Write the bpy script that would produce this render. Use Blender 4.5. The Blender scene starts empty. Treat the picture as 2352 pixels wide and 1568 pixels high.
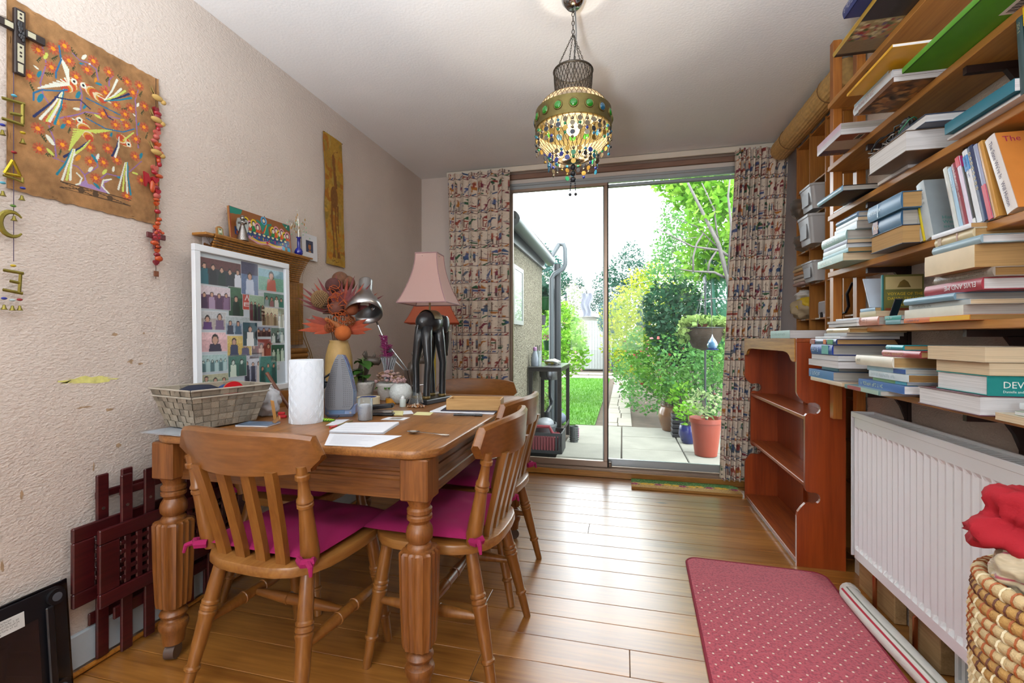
import bpy, bmesh, math, random
import numpy as np
from mathutils import Vector, Matrix, noise
from math import sin, cos, pi, radians as R
random.seed(7); np.random.seed(7)
scene = bpy.context.scene
COL = scene.collection

# ------------------------------------------------------------------ camera
cam_d = bpy.data.cameras.new('camera'); cam = bpy.data.objects.new('camera', cam_d); COL.objects.link(cam)
cam.location = (0, 0, 1.05); cam.rotation_euler = (R(90), 0, R(13.70))
cam_d.sensor_width = 36; cam_d.lens = 36*1050/2352; cam_d.shift_y = -8/2352; cam_d.clip_start = 0.02
scene.camera = cam

# ------------------------------------------------------------------ overcast sky
SKY = 7.0
w = bpy.data.worlds.new('overcast'); scene.world = w; w.use_nodes = True
wn, wl = w.node_tree.nodes, w.node_tree.links
bg = wn['Background']; bg.inputs['Strength'].default_value = SKY
tc = wn.new('ShaderNodeTexCoord'); sp = wn.new('ShaderNodeSeparateXYZ'); wl.new(tc.outputs['Generated'], sp.inputs[0])
ra = wn.new('ShaderNodeValToRGB'); wl.new(sp.outputs['Z'], ra.inputs[0]); wl.new(ra.outputs[0], bg.inputs['Color'])
ra.color_ramp.elements[0].position = 0.0; ra.color_ramp.elements[0].color = (.80, .86, .92, 1)
ra.color_ramp.elements[1].position = 0.6; ra.color_ramp.elements[1].color = (.95, .98, 1.0, 1)
# thin sun behind the cloud, only just directional
sd = bpy.data.lights.new('veiled_sun', 'SUN'); sd.energy = 3.2; sd.angle = R(40); sd.color = (1, .97, .92)
so = bpy.data.objects.new('veiled_sun', sd); COL.objects.link(so); so.rotation_euler = (R(38), 0, R(40)); so.location = (0, 0, 9)

vs = scene.view_settings
vs.view_transform = 'Standard'; vs.look = 'None'; vs.gamma = 1.0; vs.use_curve_mapping = False
vs.exposure = 0.45
scene.cycles.use_denoising = True
scene.cycles.max_bounces = 10; scene.cycles.transparent_max_bounces = 24
scene.cycles.sample_clamp_indirect = 6

def portal(name, loc, rot, sx, sy):
    l = bpy.data.lights.new(name, 'AREA'); l.shape = 'RECTANGLE'; l.size = sx; l.size_y = sy; l.cycles.is_portal = True
    o = bpy.data.objects.new(name, l); COL.objects.link(o); o.location = loc; o.rotation_euler = rot
portal('door_portal', (0, 3.70, 1.2), (R(-90), 0, 0), 1.9, 2.3)
portal('fill_opening_portal', (-.35, -2.58, 1.45), (R(90), 0, 0), 1.5, 1.3)  # steers sky light through the added street-end opening

# ------------------------------------------------------------------ colour and material helpers
def lin(c): return c/12.92 if c <= .04045 else ((c+.055)/1.055)**2.4
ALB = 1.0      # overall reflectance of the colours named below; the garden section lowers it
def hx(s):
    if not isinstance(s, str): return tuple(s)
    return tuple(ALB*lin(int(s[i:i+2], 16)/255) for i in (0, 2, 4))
MATS = {}
def _new(name):
    m = bpy.data.materials.new(name); m.use_nodes = True
    return m, m.node_tree.nodes, m.node_tree.links, m.node_tree.nodes['Principled BSDF']
def mat(name, c, rough=.5, metal=0, bump=0, bscale=60, vary=0, vscale=8, spec=.5, coat=0, trans=0, alpha=1, emit=0, sheen=0, sub=0, rnd=0):
    if name in MATS: return MATS[name]
    m, n, l, b = _new(name); c = hx(c)
    b.inputs['Base Color'].default_value = (*c, 1); b.inputs['Roughness'].default_value = rough; b.inputs['Metallic'].default_value = metal
    b.inputs['Specular IOR Level'].default_value = spec; b.inputs['Coat Weight'].default_value = coat
    b.inputs['Transmission Weight'].default_value = trans; b.inputs['Alpha'].default_value = alpha
    b.inputs['Sheen Weight'].default_value = sheen
    if sub: b.inputs['Subsurface Weight'].default_value = sub; b.inputs['Subsurface Radius'].default_value = (.05, .03, .02)
    if emit: b.inputs['Emission Color'].default_value = (*c, 1); b.inputs['Emission Strength'].default_value = emit
    t = None
    if vary or bump or rnd:
        t = n.new('ShaderNodeTexCoord')
    if vary or rnd:
        mx = n.new('ShaderNodeHueSaturation'); mx.inputs['Color'].default_value = (*c, 1)
        val = n.new('ShaderNodeMath'); val.operation = 'ADD'; val.inputs[0].default_value = 1
        if vary:
            nz = n.new('ShaderNodeTexNoise'); nz.inputs['Scale'].default_value = vscale; nz.inputs['Detail'].default_value = 6; l.new(t.outputs['Object'], nz.inputs['Vector'])
            mr = n.new('ShaderNodeMapRange'); mr.inputs[1].default_value = .3; mr.inputs[2].default_value = .7; mr.inputs[3].default_value = -vary; mr.inputs[4].default_value = vary
            l.new(nz.outputs['Fac'], mr.inputs[0]); l.new(mr.outputs[0], val.inputs[0])
            val.inputs[1].default_value = 1
        if rnd:
            oi = n.new('ShaderNodeObjectInfo'); m2 = n.new('ShaderNodeMapRange'); m2.inputs[3].default_value = 1-rnd; m2.inputs[4].default_value = 1+rnd
            l.new(oi.outputs['Random'], m2.inputs[0]); l.new(m2.outputs[0], val.inputs[1])
            if not vary: val.inputs[0].default_value = 0
        l.new(val.outputs[0], mx.inputs['Value']); l.new(mx.outputs[0], b.inputs['Base Color'])
    if bump:
        nb = n.new('ShaderNodeTexNoise'); nb.inputs['Scale'].default_value = bscale; nb.inputs['Detail'].default_value = 3; l.new(t.outputs['Object'], nb.inputs['Vector'])
        bp = n.new('ShaderNodeBump'); bp.inputs['Strength'].default_value = min(1, bump); bp.inputs['Distance'].default_value = .004
        l.new(nb.outputs['Fac'], bp.inputs['Height']); l.new(bp.outputs[0], b.inputs['Normal'])
    MATS[name] = m
    return m
def wood(name, c1, c2, axis=1, scale=5, rough=.35, coat=.15, rnd=.12, ring=14, bump=.1, knots=0):
    """grain stretched along one object axis"""
    if name in MATS: return MATS[name]
    m, n, l, b = _new(name)
    t = n.new('ShaderNodeTexCoord'); mp = n.new('ShaderNodeMapping'); sc = [ring, ring, ring]; sc[axis] = ring*.06; mp.inputs['Scale'].default_value = sc
    oi = n.new('ShaderNodeObjectInfo'); ad = n.new('ShaderNodeVectorMath'); ad.operation = 'ADD'
    mu = n.new('ShaderNodeMath'); mu.operation = 'MULTIPLY'; mu.inputs[1].default_value = 37; l.new(oi.outputs['Random'], mu.inputs[0])
    l.new(t.outputs['Object'], mp.inputs[0]); l.new(mp.outputs[0], ad.inputs[0]); l.new(mu.outputs[0], ad.inputs[1])
    nz = n.new('ShaderNodeTexNoise'); nz.inputs['Scale'].default_value = scale*.35; nz.inputs['Detail'].default_value = 5; nz.inputs['Distortion'].default_value = .6; l.new(ad.outputs[0], nz.inputs['Vector'])
    n2 = n.new('ShaderNodeTexNoise'); n2.inputs['Scale'].default_value = scale*2.2; n2.inputs['Detail'].default_value = 8; l.new(ad.outputs[0], n2.inputs['Vector'])
    mi = n.new('ShaderNodeMath'); mi.operation = 'MULTIPLY_ADD'; mi.inputs[1].default_value = .5; l.new(n2.outputs['Fac'], mi.inputs[0])
    hf = n.new('ShaderNodeMath'); hf.operation = 'MULTIPLY'; hf.inputs[1].default_value = .5; l.new(nz.outputs['Fac'], hf.inputs[0]); l.new(hf.outputs[0], mi.inputs[2])
    cr = n.new('ShaderNodeValToRGB'); l.new(mi.outputs[0], cr.inputs[0])
    e = cr.color_ramp.elements; e[0].position = .34; e[0].color = (*hx(c2), 1); e[1].position = .62; e[1].color = (*hx(c1), 1)
    out = cr.outputs[0]
    if knots:
        vo = n.new('ShaderNodeTexVoronoi'); vo.inputs['Scale'].default_value = knots; mp2 = n.new('ShaderNodeMapping'); s2 = [1, 1, 1]; s2[axis] = .45; mp2.inputs['Scale'].default_value = s2
        l.new(t.outputs['Object'], mp2.inputs[0]); a2 = n.new('ShaderNodeVectorMath'); a2.operation = 'ADD'; l.new(mp2.outputs[0], a2.inputs[0]); l.new(mu.outputs[0], a2.inputs[1]); l.new(a2.outputs[0], vo.inputs['Vector'])
        kr = n.new('ShaderNodeValToRGB'); kr.color_ramp.elements[0].position = .03; kr.color_ramp.elements[0].color = (1, 1, 1, 1); kr.color_ramp.elements[1].position = .075; kr.color_ramp.elements[1].color = (0, 0, 0, 1)
        l.new(vo.outputs['Distance'], kr.inputs[0])
        km = n.new('ShaderNodeMix'); km.data_type = 'RGBA'; l.new(kr.outputs[0], km.inputs[0]); l.new(out, km.inputs[6]); km.inputs[7].default_value = (*[x*.35 for x in hx(c2)], 1); out = km.outputs[2]
    hs = n.new('ShaderNodeHueSaturation'); l.new(out, hs.inputs['Color'])
    mr = n.new('ShaderNodeMapRange'); mr.inputs[3].default_value = 1-rnd; mr.inputs[4].default_value = 1+rnd; l.new(oi.outputs['Random'], mr.inputs[0]); l.new(mr.outputs[0], hs.inputs['Value'])
    l.new(hs.outputs[0], b.inputs['Base Color'])
    b.inputs['Roughness'].default_value = rough; b.inputs['Coat Weight'].default_value = coat; b.inputs['Coat Roughness'].default_value = .25
    if bump:
        bp = n.new('ShaderNodeBump'); bp.inputs['Strength'].default_value = bump; bp.inputs['Distance'].default_value = .002; l.new(mi.outputs[0], bp.inputs['Height']); l.new(bp.outputs[0], b.inputs['Normal'])
    MATS[name] = m
    return m
def paint(name='printed', rough=.6, coat=0, bump=0, bscale=200, sheen=0):
    """colours flat print from the mesh's own Col attribute"""
    if name in MATS: return MATS[name]
    m, n, l, b = _new(name)
    a = n.new('ShaderNodeAttribute'); a.attribute_name = 'Col'; l.new(a.outputs['Color'], b.inputs['Base Color'])
    b.inputs['Roughness'].default_value = rough; b.inputs['Coat Weight'].default_value = coat; b.inputs['Sheen Weight'].default_value = sheen
    if bump:
        t = n.new('ShaderNodeTexCoord'); nb = n.new('ShaderNodeTexNoise'); nb.inputs['Scale'].default_value = bscale; l.new(t.outputs['Object'], nb.inputs['Vector'])
        bp = n.new('ShaderNodeBump'); bp.inputs['Strength'].default_value = bump; bp.inputs['Distance'].default_value = .002; l.new(nb.outputs['Fac'], bp.inputs['Height']); l.new(bp.outputs[0], b.inputs['Normal'])
    MATS[name] = m
    return m
def glass_mat(name, tint=(.97, .985, .98), refl=1.0, rough=0.0, dirt=.0):
    if name in MATS: return MATS[name]
    m = bpy.data.materials.new(name); m.use_nodes = True; n, l = m.node_tree.nodes, m.node_tree.links; n.clear()
    o = n.new('ShaderNodeOutputMaterial'); tr = n.new('ShaderNodeBsdfTransparent'); tr.inputs[0].default_value = (*tint, 1)
    gl = n.new('ShaderNodeBsdfGlossy'); gl.inputs['Roughness'].default_value = rough; gl.inputs[0].default_value = (refl, refl, refl, 1)
    fr = n.new('ShaderNodeFresnel'); fr.inputs[0].default_value = 1.45; mx = n.new('ShaderNodeMixShader')
    l.new(fr.outputs[0], mx.inputs[0]); l.new(tr.outputs[0], mx.inputs[1]); l.new(gl.outputs[0], mx.inputs[2]); last = mx.outputs[0]
    if dirt:
        df = n.new('ShaderNodeBsdfTranslucent'); df.inputs[0].default_value = (.8, .88, .9, 1); m3 = n.new('ShaderNodeMixShader'); m3.inputs[0].default_value = dirt
        l.new(last, m3.inputs[1]); l.new(df.outputs[0], m3.inputs[2]); last = m3.outputs[0]
    l.new(last, o.inputs[0]); MATS[name] = m
    return m
def leafmat(name, c1, c2, trans=.35):
    """thin leaves that let some light through, colour wandering between two greens"""
    if name in MATS: return MATS[name]
    m = bpy.data.materials.new(name); m.use_nodes = True; n, l = m.node_tree.nodes, m.node_tree.links; n.clear()
    o = n.new('ShaderNodeOutputMaterial'); t = n.new('ShaderNodeTexCoord'); nz = n.new('ShaderNodeTexNoise'); nz.inputs['Scale'].default_value = 5; nz.inputs['Detail'].default_value = 8; l.new(t.outputs['Object'], nz.inputs['Vector'])
    cr = n.new('ShaderNodeValToRGB'); l.new(nz.outputs['Fac'], cr.inputs[0]); e = cr.color_ramp.elements; e[0].position = .35; e[0].color = (*hx(c1), 1); e[1].position = .65; e[1].color = (*hx(c2), 1)
    d = n.new('ShaderNodeBsdfPrincipled'); d.inputs['Roughness'].default_value = .55; d.inputs['Specular IOR Level'].default_value = .2; l.new(cr.outputs[0], d.inputs['Base Color'])
    tl = n.new('ShaderNodeBsdfTranslucent'); l.new(cr.outputs[0], tl.inputs[0]); mx = n.new('ShaderNodeMixShader'); mx.inputs[0].default_value = trans
    l.new(d.outputs[0], mx.inputs[1]); l.new(tl.outputs[0], mx.inputs[2]); l.new(mx.outputs[0], o.inputs[0]); MATS[name] = m
    return m

# ------------------------------------------------------------------ geometry helpers
class G:
    """collects shapes; ob() links them as one mesh"""
    def __init__(s): s.v = []; s.f = []; s.c = []; s.cur = None
    def add(s, vs, fs, M=None):
        k = len(s.v)
        s.v += [tuple(M @ Vector(p)) for p in vs] if M is not None else [tuple(p) for p in vs]
        s.f += [tuple(i+k for i in f) for f in fs]; s.c += [s.cur]*len(vs)
        return s
    def col(s, c): s.cur = hx(c); return s
    def box(s, x0, x1, y0, y1, z0, z1, M=None, b=0):
        if b <= 0:
            vs = [(x, y, z) for z in (z0, z1) for y in (y0, y1) for x in (x0, x1)]
            return s.add(vs, [(0, 2, 3, 1), (4, 5, 7, 6), (0, 1, 5, 4), (2, 6, 7, 3), (0, 4, 6, 2), (1, 3, 7, 5)], M)
        b = min(b, .49*abs(x1-x0), .49*abs(y1-y0), .49*abs(z1-z0))
        pl = [(x0+b, y0), (x1-b, y0), (x1, y0+b), (x1, y1-b), (x1-b, y1), (x0+b, y1), (x0, y1-b), (x0, y0+b)]
        pi_ = [(x0+b, y0+b), (x1-b, y0+b), (x1-b, y0+b), (x1-b, y1-b), (x1-b, y1-b), (x0+b, y1-b), (x0+b, y1-b), (x0+b, y0+b)]
        vs = [(x, y, z0) for x, y in pi_]+[(x, y, z0+b) for x, y in pl]+[(x, y, z1-b) for x, y in pl]+[(x, y, z1) for x, y in pi_]
        fs = [(j*8+i, j*8+(i+1) % 8, j*8+8+(i+1) % 8, j*8+8+i) for j in range(3) for i in range(8)]
        fs += [(7, 5, 3, 1), (25, 27, 29, 31)]
        return s.add(vs, fs, M)
    def lathe(s, prof, n=24, M=None, cap=True, sx=1, sy=1, ph=0):
        vs = [(r*cos(2*pi*i/n+ph)*sx, r*sin(2*pi*i/n+ph)*sy, z) for r, z in prof for i in range(n)]
        fs = [(j*n+i, j*n+(i+1) % n, j*n+n+(i+1) % n, j*n+n+i) for j in range(len(prof)-1) for i in range(n)]
        if cap:
            fs.append(tuple(reversed(range(n)))); fs.append(tuple((len(prof)-1)*n+i for i in range(n)))
        return s.add(vs, fs, M)
    def cyl(s, p, q, r, r2=None, n=12):
        return s.tube([p, q], [r, r if r2 is None else r2], n)
    def tube(s, pts, rad, n=8, cap=True, closed=False, flat=1):
        pts = [Vector(p) for p in pts]; m = len(pts)
        if not hasattr(rad, '__len__'): rad = [rad]*m
        rings = []; up = None
        for i, p in enumerate(pts):
            a = pts[i-1] if (i or closed) else p; c = pts[(i+1) % m] if (i < m-1 or closed) else p
            t = (c-a); t = t.normalized() if t.length > 1e-9 else Vector((0, 0, 1))
            if up is None:
                up = Vector((0, 0, 1)) if abs(t.z) < .9 else Vector((1, 0, 0))
            sd_ = t.cross(up)
            if sd_.length < 1e-6: sd_ = t.cross(Vector((0, 1, 0)))
            sd_.normalize(); up = sd_.cross(t).normalized()
            rings.append([p+sd_*(rad[i]*cos(2*pi*k/n))+up*(rad[i]*flat*sin(2*pi*k/n)) for k in range(n)])
        vs = [v for r_ in rings for v in r_]
        mm = m if closed else m-1
        fs = [(j*n+i, j*n+(i+1) % n, ((j+1) % m)*n+(i+1) % n, ((j+1) % m)*n+i) for j in range(mm) for i in range(n)]
        if cap and not closed: fs.append(tuple(reversed(range(n)))); fs.append(tuple((m-1)*n+i for i in range(n)))
        return s.add(vs, fs)
    def sphere(s, c, r, nu=14, nv=8, sc=(1, 1, 1), M=None):
        vs = [(0, 0, -1)]+[(cos(2*pi*i/nu)*cos(t), sin(2*pi*i/nu)*cos(t), sin(t)) for j in range(1, nv) for t in [-pi/2+pi*j/nv] for i in range(nu)]+[(0, 0, 1)]
        vs = [(c[0]+r*sc[0]*x, c[1]+r*sc[1]*y, c[2]+r*sc[2]*z) for x, y, z in vs]
        fs = [(0, 1+(i+1) % nu, 1+i) for i in range(nu)]
        fs += [(1+j*nu+i, 1+j*nu+(i+1) % nu, 1+(j+1)*nu+(i+1) % nu, 1+(j+1)*nu+i) for j in range(nv-2) for i in range(nu)]
        k = 1+(nv-2)*nu; fs += [(k+i, k+(i+1) % nu, k+nu) for i in range(nu)]
        return s.add(vs, fs, M)
    def prism(s, poly, z0, z1, M=None):
        n = len(poly)
        vs = [(x, y, z0) for x, y in poly]+[(x, y, z1) for x, y in poly]
        return s.add(vs, [tuple(reversed(range(n))), tuple(range(n, 2*n))]+[(i, (i+1) % n, n+(i+1) % n, n+i) for i in range(n)], M)
    def grid(s, fn, nu, nv, M=None, closed_u=False):
        k = nu if closed_u else nu+1
        vs = [fn(i/nu, j/nv) for j in range(nv+1) for i in range(k)]
        fs = [(j*k+i, j*k+(i+1) % k, (j+1)*k+(i+1) % k, (j+1)*k+i) for j in range(nv) for i in range(nu)]
        return s.add(vs, fs, M)
    def torus(s, c, r, t, n=20, k=6, M=None, rx=1, ry=1):
        return s.tube([((M or Matrix()) @ Vector((r*rx*cos(2*pi*i/n), r*ry*sin(2*pi*i/n), 0)))+Vector(c) for i in range(n)], t, k, closed=True)
def T(x=0, y=0, z=0, rx=0, ry=0, rz=0, s=1):
    S = Matrix.Diagonal((*(s if hasattr(s, '__len__') else (s, s, s)), 1))
    return Matrix.Translation((x, y, z)) @ Matrix.Rotation(R(rz), 4, 'Z') @ Matrix.Rotation(R(ry), 4, 'Y') @ Matrix.Rotation(R(rx), 4, 'X') @ S
def mesh(name, g, smooth=False):
    me = bpy.data.meshes.new(name); me.from_pydata(g.v, [], g.f)
    if any(c is not None for c in g.c):
        a = me.attributes.new('Col', 'FLOAT_COLOR', 'POINT')
        a.data.foreach_set('color', np.array([(*(c or (.5, .5, .5)), 1) for c in g.c], dtype=np.float32).ravel())
    if smooth:
        me.polygons.foreach_set('use_smooth', [True]*len(me.polygons))
        if smooth != 2:
            try: me.set_sharp_from_angle(angle=R(35))
            except Exception: pass
    return me
def ob(name, g, m, parent=None, smooth=False, M=None):
    me = g if isinstance(g, bpy.types.Mesh) else mesh(name, g, smooth)
    if m is not None and not me.materials: me.materials.append(m)
    o = bpy.data.objects.new(name, me); COL.objects.link(o)
    if M is not None: o.matrix_world = M
    if parent is not None: o.parent = parent
    return o
def tag(o, label, cat, group=None, kind=None):
    if label: o['label'] = label
    if cat: o['category'] = cat
    if group: o['group'] = group
    if kind: o['kind'] = kind
    return o
def thing(name, label, cat, loc=(0, 0, 0), rz=0, group=None, rot=None):
    o = bpy.data.objects.new(name, None); COL.objects.link(o); o.empty_display_size = .05
    o.location = loc; o.rotation_euler = rot if rot else (0, 0, R(rz))
    return tag(o, label, cat, group)
def struct(name, g=None, m=None, parent=None, smooth=False, label=None):
    if g is None: o = bpy.data.objects.new(name, None); COL.objects.link(o); o.empty_display_size = .05
    else: o = ob(name, g, m, parent, smooth)
    if parent is None:
        o['kind'] = 'structure'
        if label: o['label'] = label
    return o
def copy_tree(o, parent=None):
    c = o.copy(); COL.objects.link(c); c.parent = parent
    if parent is not None: c.matrix_parent_inverse = o.matrix_parent_inverse.copy()
    for ch in o.children: copy_tree(ch, c)
    return c
def strokes(n, size, g=None, M=None):
    """a run of n letter-like marks too small to read"""
    rr = random.Random(n*7); g = g or G(); x = 0
    for i in range(n):
        if rr.random() < .16: x += size*.45; continue
        w_ = size*rr.uniform(.3, .55); h = size*.7
        for a in rr.sample([(0, .12, 0, 1), (.85, 1, 0, 1), (0, 1, .85, 1), (0, 1, 0, .14), (0, 1, .42, .56)], 3): g.add([(x+w_*a[0], h*a[2], 0), (x+w_*a[1], h*a[2], 0), (x+w_*a[1], h*a[3], 0), (x+w_*a[0], h*a[3], 0)], [(0, 1, 2, 3)], M)
        x += w_+size*.14
    return g
def text_g(s, size, g=None, M=None, bold=0, align='LEFT', depth=0.0, shear=0):
    if s[0] == '~': return strokes(int(s[1:]), size, g, M)
    cu = bpy.data.curves.new('t', 'FONT'); cu.body = s; cu.size = size; cu.align_x = align; cu.resolution_u = 2; cu.offset = bold; cu.shear = shear
    o = bpy.data.objects.new('t', cu); COL.objects.link(o); me = bpy.data.meshes.new_from_object(o)
    g = g or G(); g.add([tuple(v.co) for v in me.vertices], [tuple(p.vertices) for p in me.polygons], M)
    bpy.data.objects.remove(o); bpy.data.curves.remove(cu); bpy.data.meshes.remove(me)
    return g
class Can:
    """small raster painted with shapes, laid on a mesh as its Col attribute (u to the side, v up, in metres)"""
    def __init__(s, W, H, res, bg):
        s.W, s.H = W, H; s.nx, s.ny = max(2, round(W/res)), max(2, round(H/res)); s.a = np.zeros((s.ny+1, s.nx+1, 3)); s.a[:] = hx(bg)
        s.u, s.v = np.meshgrid(np.linspace(0, W, s.nx+1), np.linspace(0, H, s.ny+1))
    def ell(s, x, y, rx, ry, c, rot=0):
        dx, dy = s.u-x, s.v-y; k, q = cos(R(rot)), sin(R(rot)); s.a[((dx*k+dy*q)/rx)**2+((dy*k-dx*q)/ry)**2 <= 1] = hx(c); return s
    def ring(s, x, y, rx, ry, t, c):
        d = ((s.u-x)/rx)**2+((s.v-y)/ry)**2; s.a[(d <= 1) & (d >= (1-t)**2)] = hx(c); return s
    def rect(s, x0, x1, y0, y1, c): s.a[(s.u >= x0) & (s.u <= x1) & (s.v >= y0) & (s.v <= y1)] = hx(c); return s
    def line(s, x0, y0, x1, y1, wd, c, w1=None):
        dx, dy = x1-x0, y1-y0; L2 = dx*dx+dy*dy+1e-12; t = np.clip(((s.u-x0)*dx+(s.v-y0)*dy)/L2, 0, 1)
        ww = wd if w1 is None else wd+(w1-wd)*t
        s.a[(s.u-x0-t*dx)**2+(s.v-y0-t*dy)**2 <= (ww/2)**2] = hx(c); return s
    def curve(s, pts, wd, c, w1=None):
        for k, (p, q) in enumerate(zip(pts, pts[1:])):
            f0, f1 = k/(len(pts)-1), (k+1)/(len(pts)-1); a = wd if w1 is None else wd+(w1-wd)*f0; b = wd if w1 is None else wd+(w1-wd)*f1
            s.line(*p, *q, a, c, b)
        return s
    def poly(s, pts, c):
        ins = np.zeros(s.u.shape, bool); j = len(pts)-1
        for i in range(len(pts)):
            (xi, yi), (xj, yj) = pts[i], pts[j]
            ins ^= ((yi > s.v) != (yj > s.v)) & (s.u < (xj-xi)*(s.v-yi)/(yj-yi+1e-12)+xi); j = i
        s.a[ins] = hx(c); return s
    def noise(s, amt, cell=1):
        n = np.random.rand((s.ny+1)//cell+2, (s.nx+1)//cell+2); n = np.kron(n, np.ones((cell, cell)))[:s.ny+1, :s.nx+1]
        s.a *= (1+amt*(2*n-1))[..., None]; return s
    def sheet(s, name, fn, m, parent=None, smooth=2):
        """fn(u, v) in metres -> point"""
        g = G(); nx, ny = s.nx, s.ny
        vs = [fn(s.W*i/nx, s.H*j/ny) for j in range(ny+1) for i in range(nx+1)]
        k = nx+1; g.add(vs, [(j*k+i, j*k+i+1, j*k+k+i+1, j*k+k+i) for j in range(ny) for i in range(nx)])
        me = mesh(name, g, smooth); a = me.attributes.new('Col', 'FLOAT_COLOR', 'POINT')
        a.data.foreach_set('color', np.concatenate([np.clip(s.a, 0, 1), np.ones(s.a.shape[:2]+(1,))], 2).astype(np.float32).ravel())
        return ob(name, me, m, parent)
# ------------------------------------------------------------------ positions: a sight line met with a real plane of the room
def _d(px, py):
    a, b, t = (px-1176)/1050, (776-py)/1050, R(13.70)
    return (-sin(t)+a*cos(t), cos(t)+a*sin(t), b)
def onX(px, py, x): v = _d(px, py); t = x/v[0]; return Vector((x, t*v[1], 1.05+t*v[2]))
def onY(px, py, y): v = _d(px, py); t = y/v[1]; return Vector((t*v[0], y, 1.05+t*v[2]))
def onZ(px, py, z): v = _d(px, py); t = (z-1.05)/v[2]; return Vector((t*v[0], t*v[1], z))

XL, XR, XA, YB, YF, ZC = -1.67, 1.01, 1.30, 3.60, -2.5, 2.40     # walls: side, chimney side, alcove, garden end, street end, ceiling
def wallpaper(name, c, bump, scale, c2=None):
    m, n, l, b = _new(name); t = n.new('ShaderNodeTexCoord')
    nz = n.new('ShaderNodeTexNoise'); nz.inputs['Scale'].default_value = 1.3; nz.inputs['Detail'].default_value = 5; l.new(t.outputs['Object'], nz.inputs['Vector'])
    cr = n.new('ShaderNodeValToRGB'); l.new(nz.outputs['Fac'], cr.inputs[0]); cr.color_ramp.elements[0].position = .35; cr.color_ramp.elements[0].color = (*[x*.93 for x in hx(c)], 1)
    cr.color_ramp.elements[1].position = .65; cr.color_ramp.elements[1].color = (*hx(c2 or c), 1); l.new(cr.outputs[0], b.inputs['Base Color'])
    nb = n.new('ShaderNodeTexNoise'); nb.inputs['Scale'].default_value = scale; nb.inputs['Detail'].default_value = 2.5; mp = n.new('ShaderNodeMapping'); mp.inputs['Scale'].default_value = (1, 1, 1.7); l.new(t.outputs['Object'], mp.inputs[0]); l.new(mp.outputs[0], nb.inputs['Vector'])
    bp = n.new('ShaderNodeBump'); bp.inputs['Strength'].default_value = bump; bp.inputs['Distance'].default_value = .006; l.new(nb.outputs['Fac'], bp.inputs['Height']); l.new(bp.outputs[0], b.inputs['Normal'])
    b.inputs['Roughness'].default_value = .75; b.inputs['Specular IOR Level'].default_value = .25
    return m
M_wall = wallpaper('woodchip_paper', 'd2c5bb', .6, 95, 'd9cdc3')
M_wallr = wallpaper('stippled_plaster', 'bdb0a4', .9, 120, 'c8bbae')
M_ceil = wallpaper('ceiling_paint', 'f3f3f3', .15, 90)
M_pine = wood('pine_board', 'ac7434', '825020', axis=0, scale=4, rough=.3, coat=.75, rnd=.10, ring=9, knots=3.2)
M_white = mat('white_gloss', 'e4e6e6', .35)
M_skirt = mat('skirting_paint', 'b9c6cf', .5, vary=.06)
M_alu = mat('bronze_aluminium', '9c8878', .35, .55, vary=.05)
M_alug = mat('grey_aluminium', 'a4abae', .35, .6)
M_dark = mat('gap_dark', '241c16', .9)
M_lathw = wood('stained_pine', 'b5762c', '8d5418', axis=0, rough=.35, coat=.3)

# floor: pine boards across the room, each its own piece with open joints
fl = struct('floor', label='stripped pine floorboards laid across the room')
ob('subfloor', G().box(XL-.1, XA+.1, YF, YB, -.06, -.0215), M_dark, fl)
y = 3.5; k = 0
while y > YF:
    wd = .129+random.uniform(-.006, .006); y0 = max(YF, y-wd)
    cut = random.uniform(-.9, .9) if k % 3 == 1 else None
    if k == 15: cut = .02
    segs = [(XL, XA)] if cut is None else [(XL, cut-.0008), (cut+.0008, XA)]
    for a, b_ in segs:
        hz = -.0004*random.random()
        ob('floorboard', G().box(a, b_, y0+.0012, y-.0012, -.021, hz, b=.0012), M_pine, fl)
    y = y0; k += 1

struct('ceiling', G().box(XL-.15, XA+.15, YF-.15, YB+.12, ZC, ZC+.12), M_ceil, label='off-white painted ceiling')
wl_ = struct('wall_left', G().box(XL-.15, XL, YF-.15, YB+.15, -.05, ZC+.05), M_wall, label='beige woodchip wall behind the table')
# torn patch of old paint, and scuffs
def blob(cx, cy, rx, ry, n, jag, sd):
    rr = random.Random(sd); return [(cx+rx*cos(2*pi*i/n)*(1+jag*(rr.random()-.5)), cy+ry*sin(2*pi*i/n)*(1+jag*(rr.random()-.5))) for i in range(n)]
def wall_blob(nm, px, py, wpx, hpx, m, sd, jag=.8, n=22):
    c = onX(px, py, XL); a = onX(px-wpx/2, py, XL); b_ = onX(px+wpx/2, py, XL); h = abs(onX(px, py-hpx/2, XL).z-onX(px, py+hpx/2, XL).z)
    ob(nm, G().prism(blob(c.y, c.z, abs(b_.y-a.y)/2, h/2, n, jag, sd), 0, .0006, Matrix(((0, 0, 1, XL), (1, 0, 0, 0), (0, 1, 0, 0), (0, 0, 0, 1)))), m, wl_)
wall_blob('torn_patch', 203, 872, 112, 15, mat('old_yellow_paint', 'd6d27e', .8, vary=.15, vscale=60), 3, .9, 30)
M_scuff = mat('scuff', 'a98f72', .9, vary=.2, vscale=80)
for i, (px, py, a, b_) in enumerate([(262, 768, 12, 7), (300, 830, 14, 9), (272, 1022, 9, 12), (190, 935, 30, 5), (50, 1136, 7, 18), (215, 1073, 4, 18), (5, 1300, 6, 30), (322, 835, 10, 5), (250, 940, 24, 5), (330, 765, 4, 4)]):
    wall_blob('scuff_mark', px, py, a, b_, M_scuff, 20+i, 1.1, 12)
struct('wall_right', G().box(XR, XR+.5, YF-.15, 2.36, -.05, ZC+.05), M_wallr, label='stippled chimney wall behind the bookshelves')
struct('wall_alcove', G().box(XA, XA+.2, 2.3, YB+.15, -.05, ZC+.05), M_wallr, label='recessed wall behind the pigeonhole unit')
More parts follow.
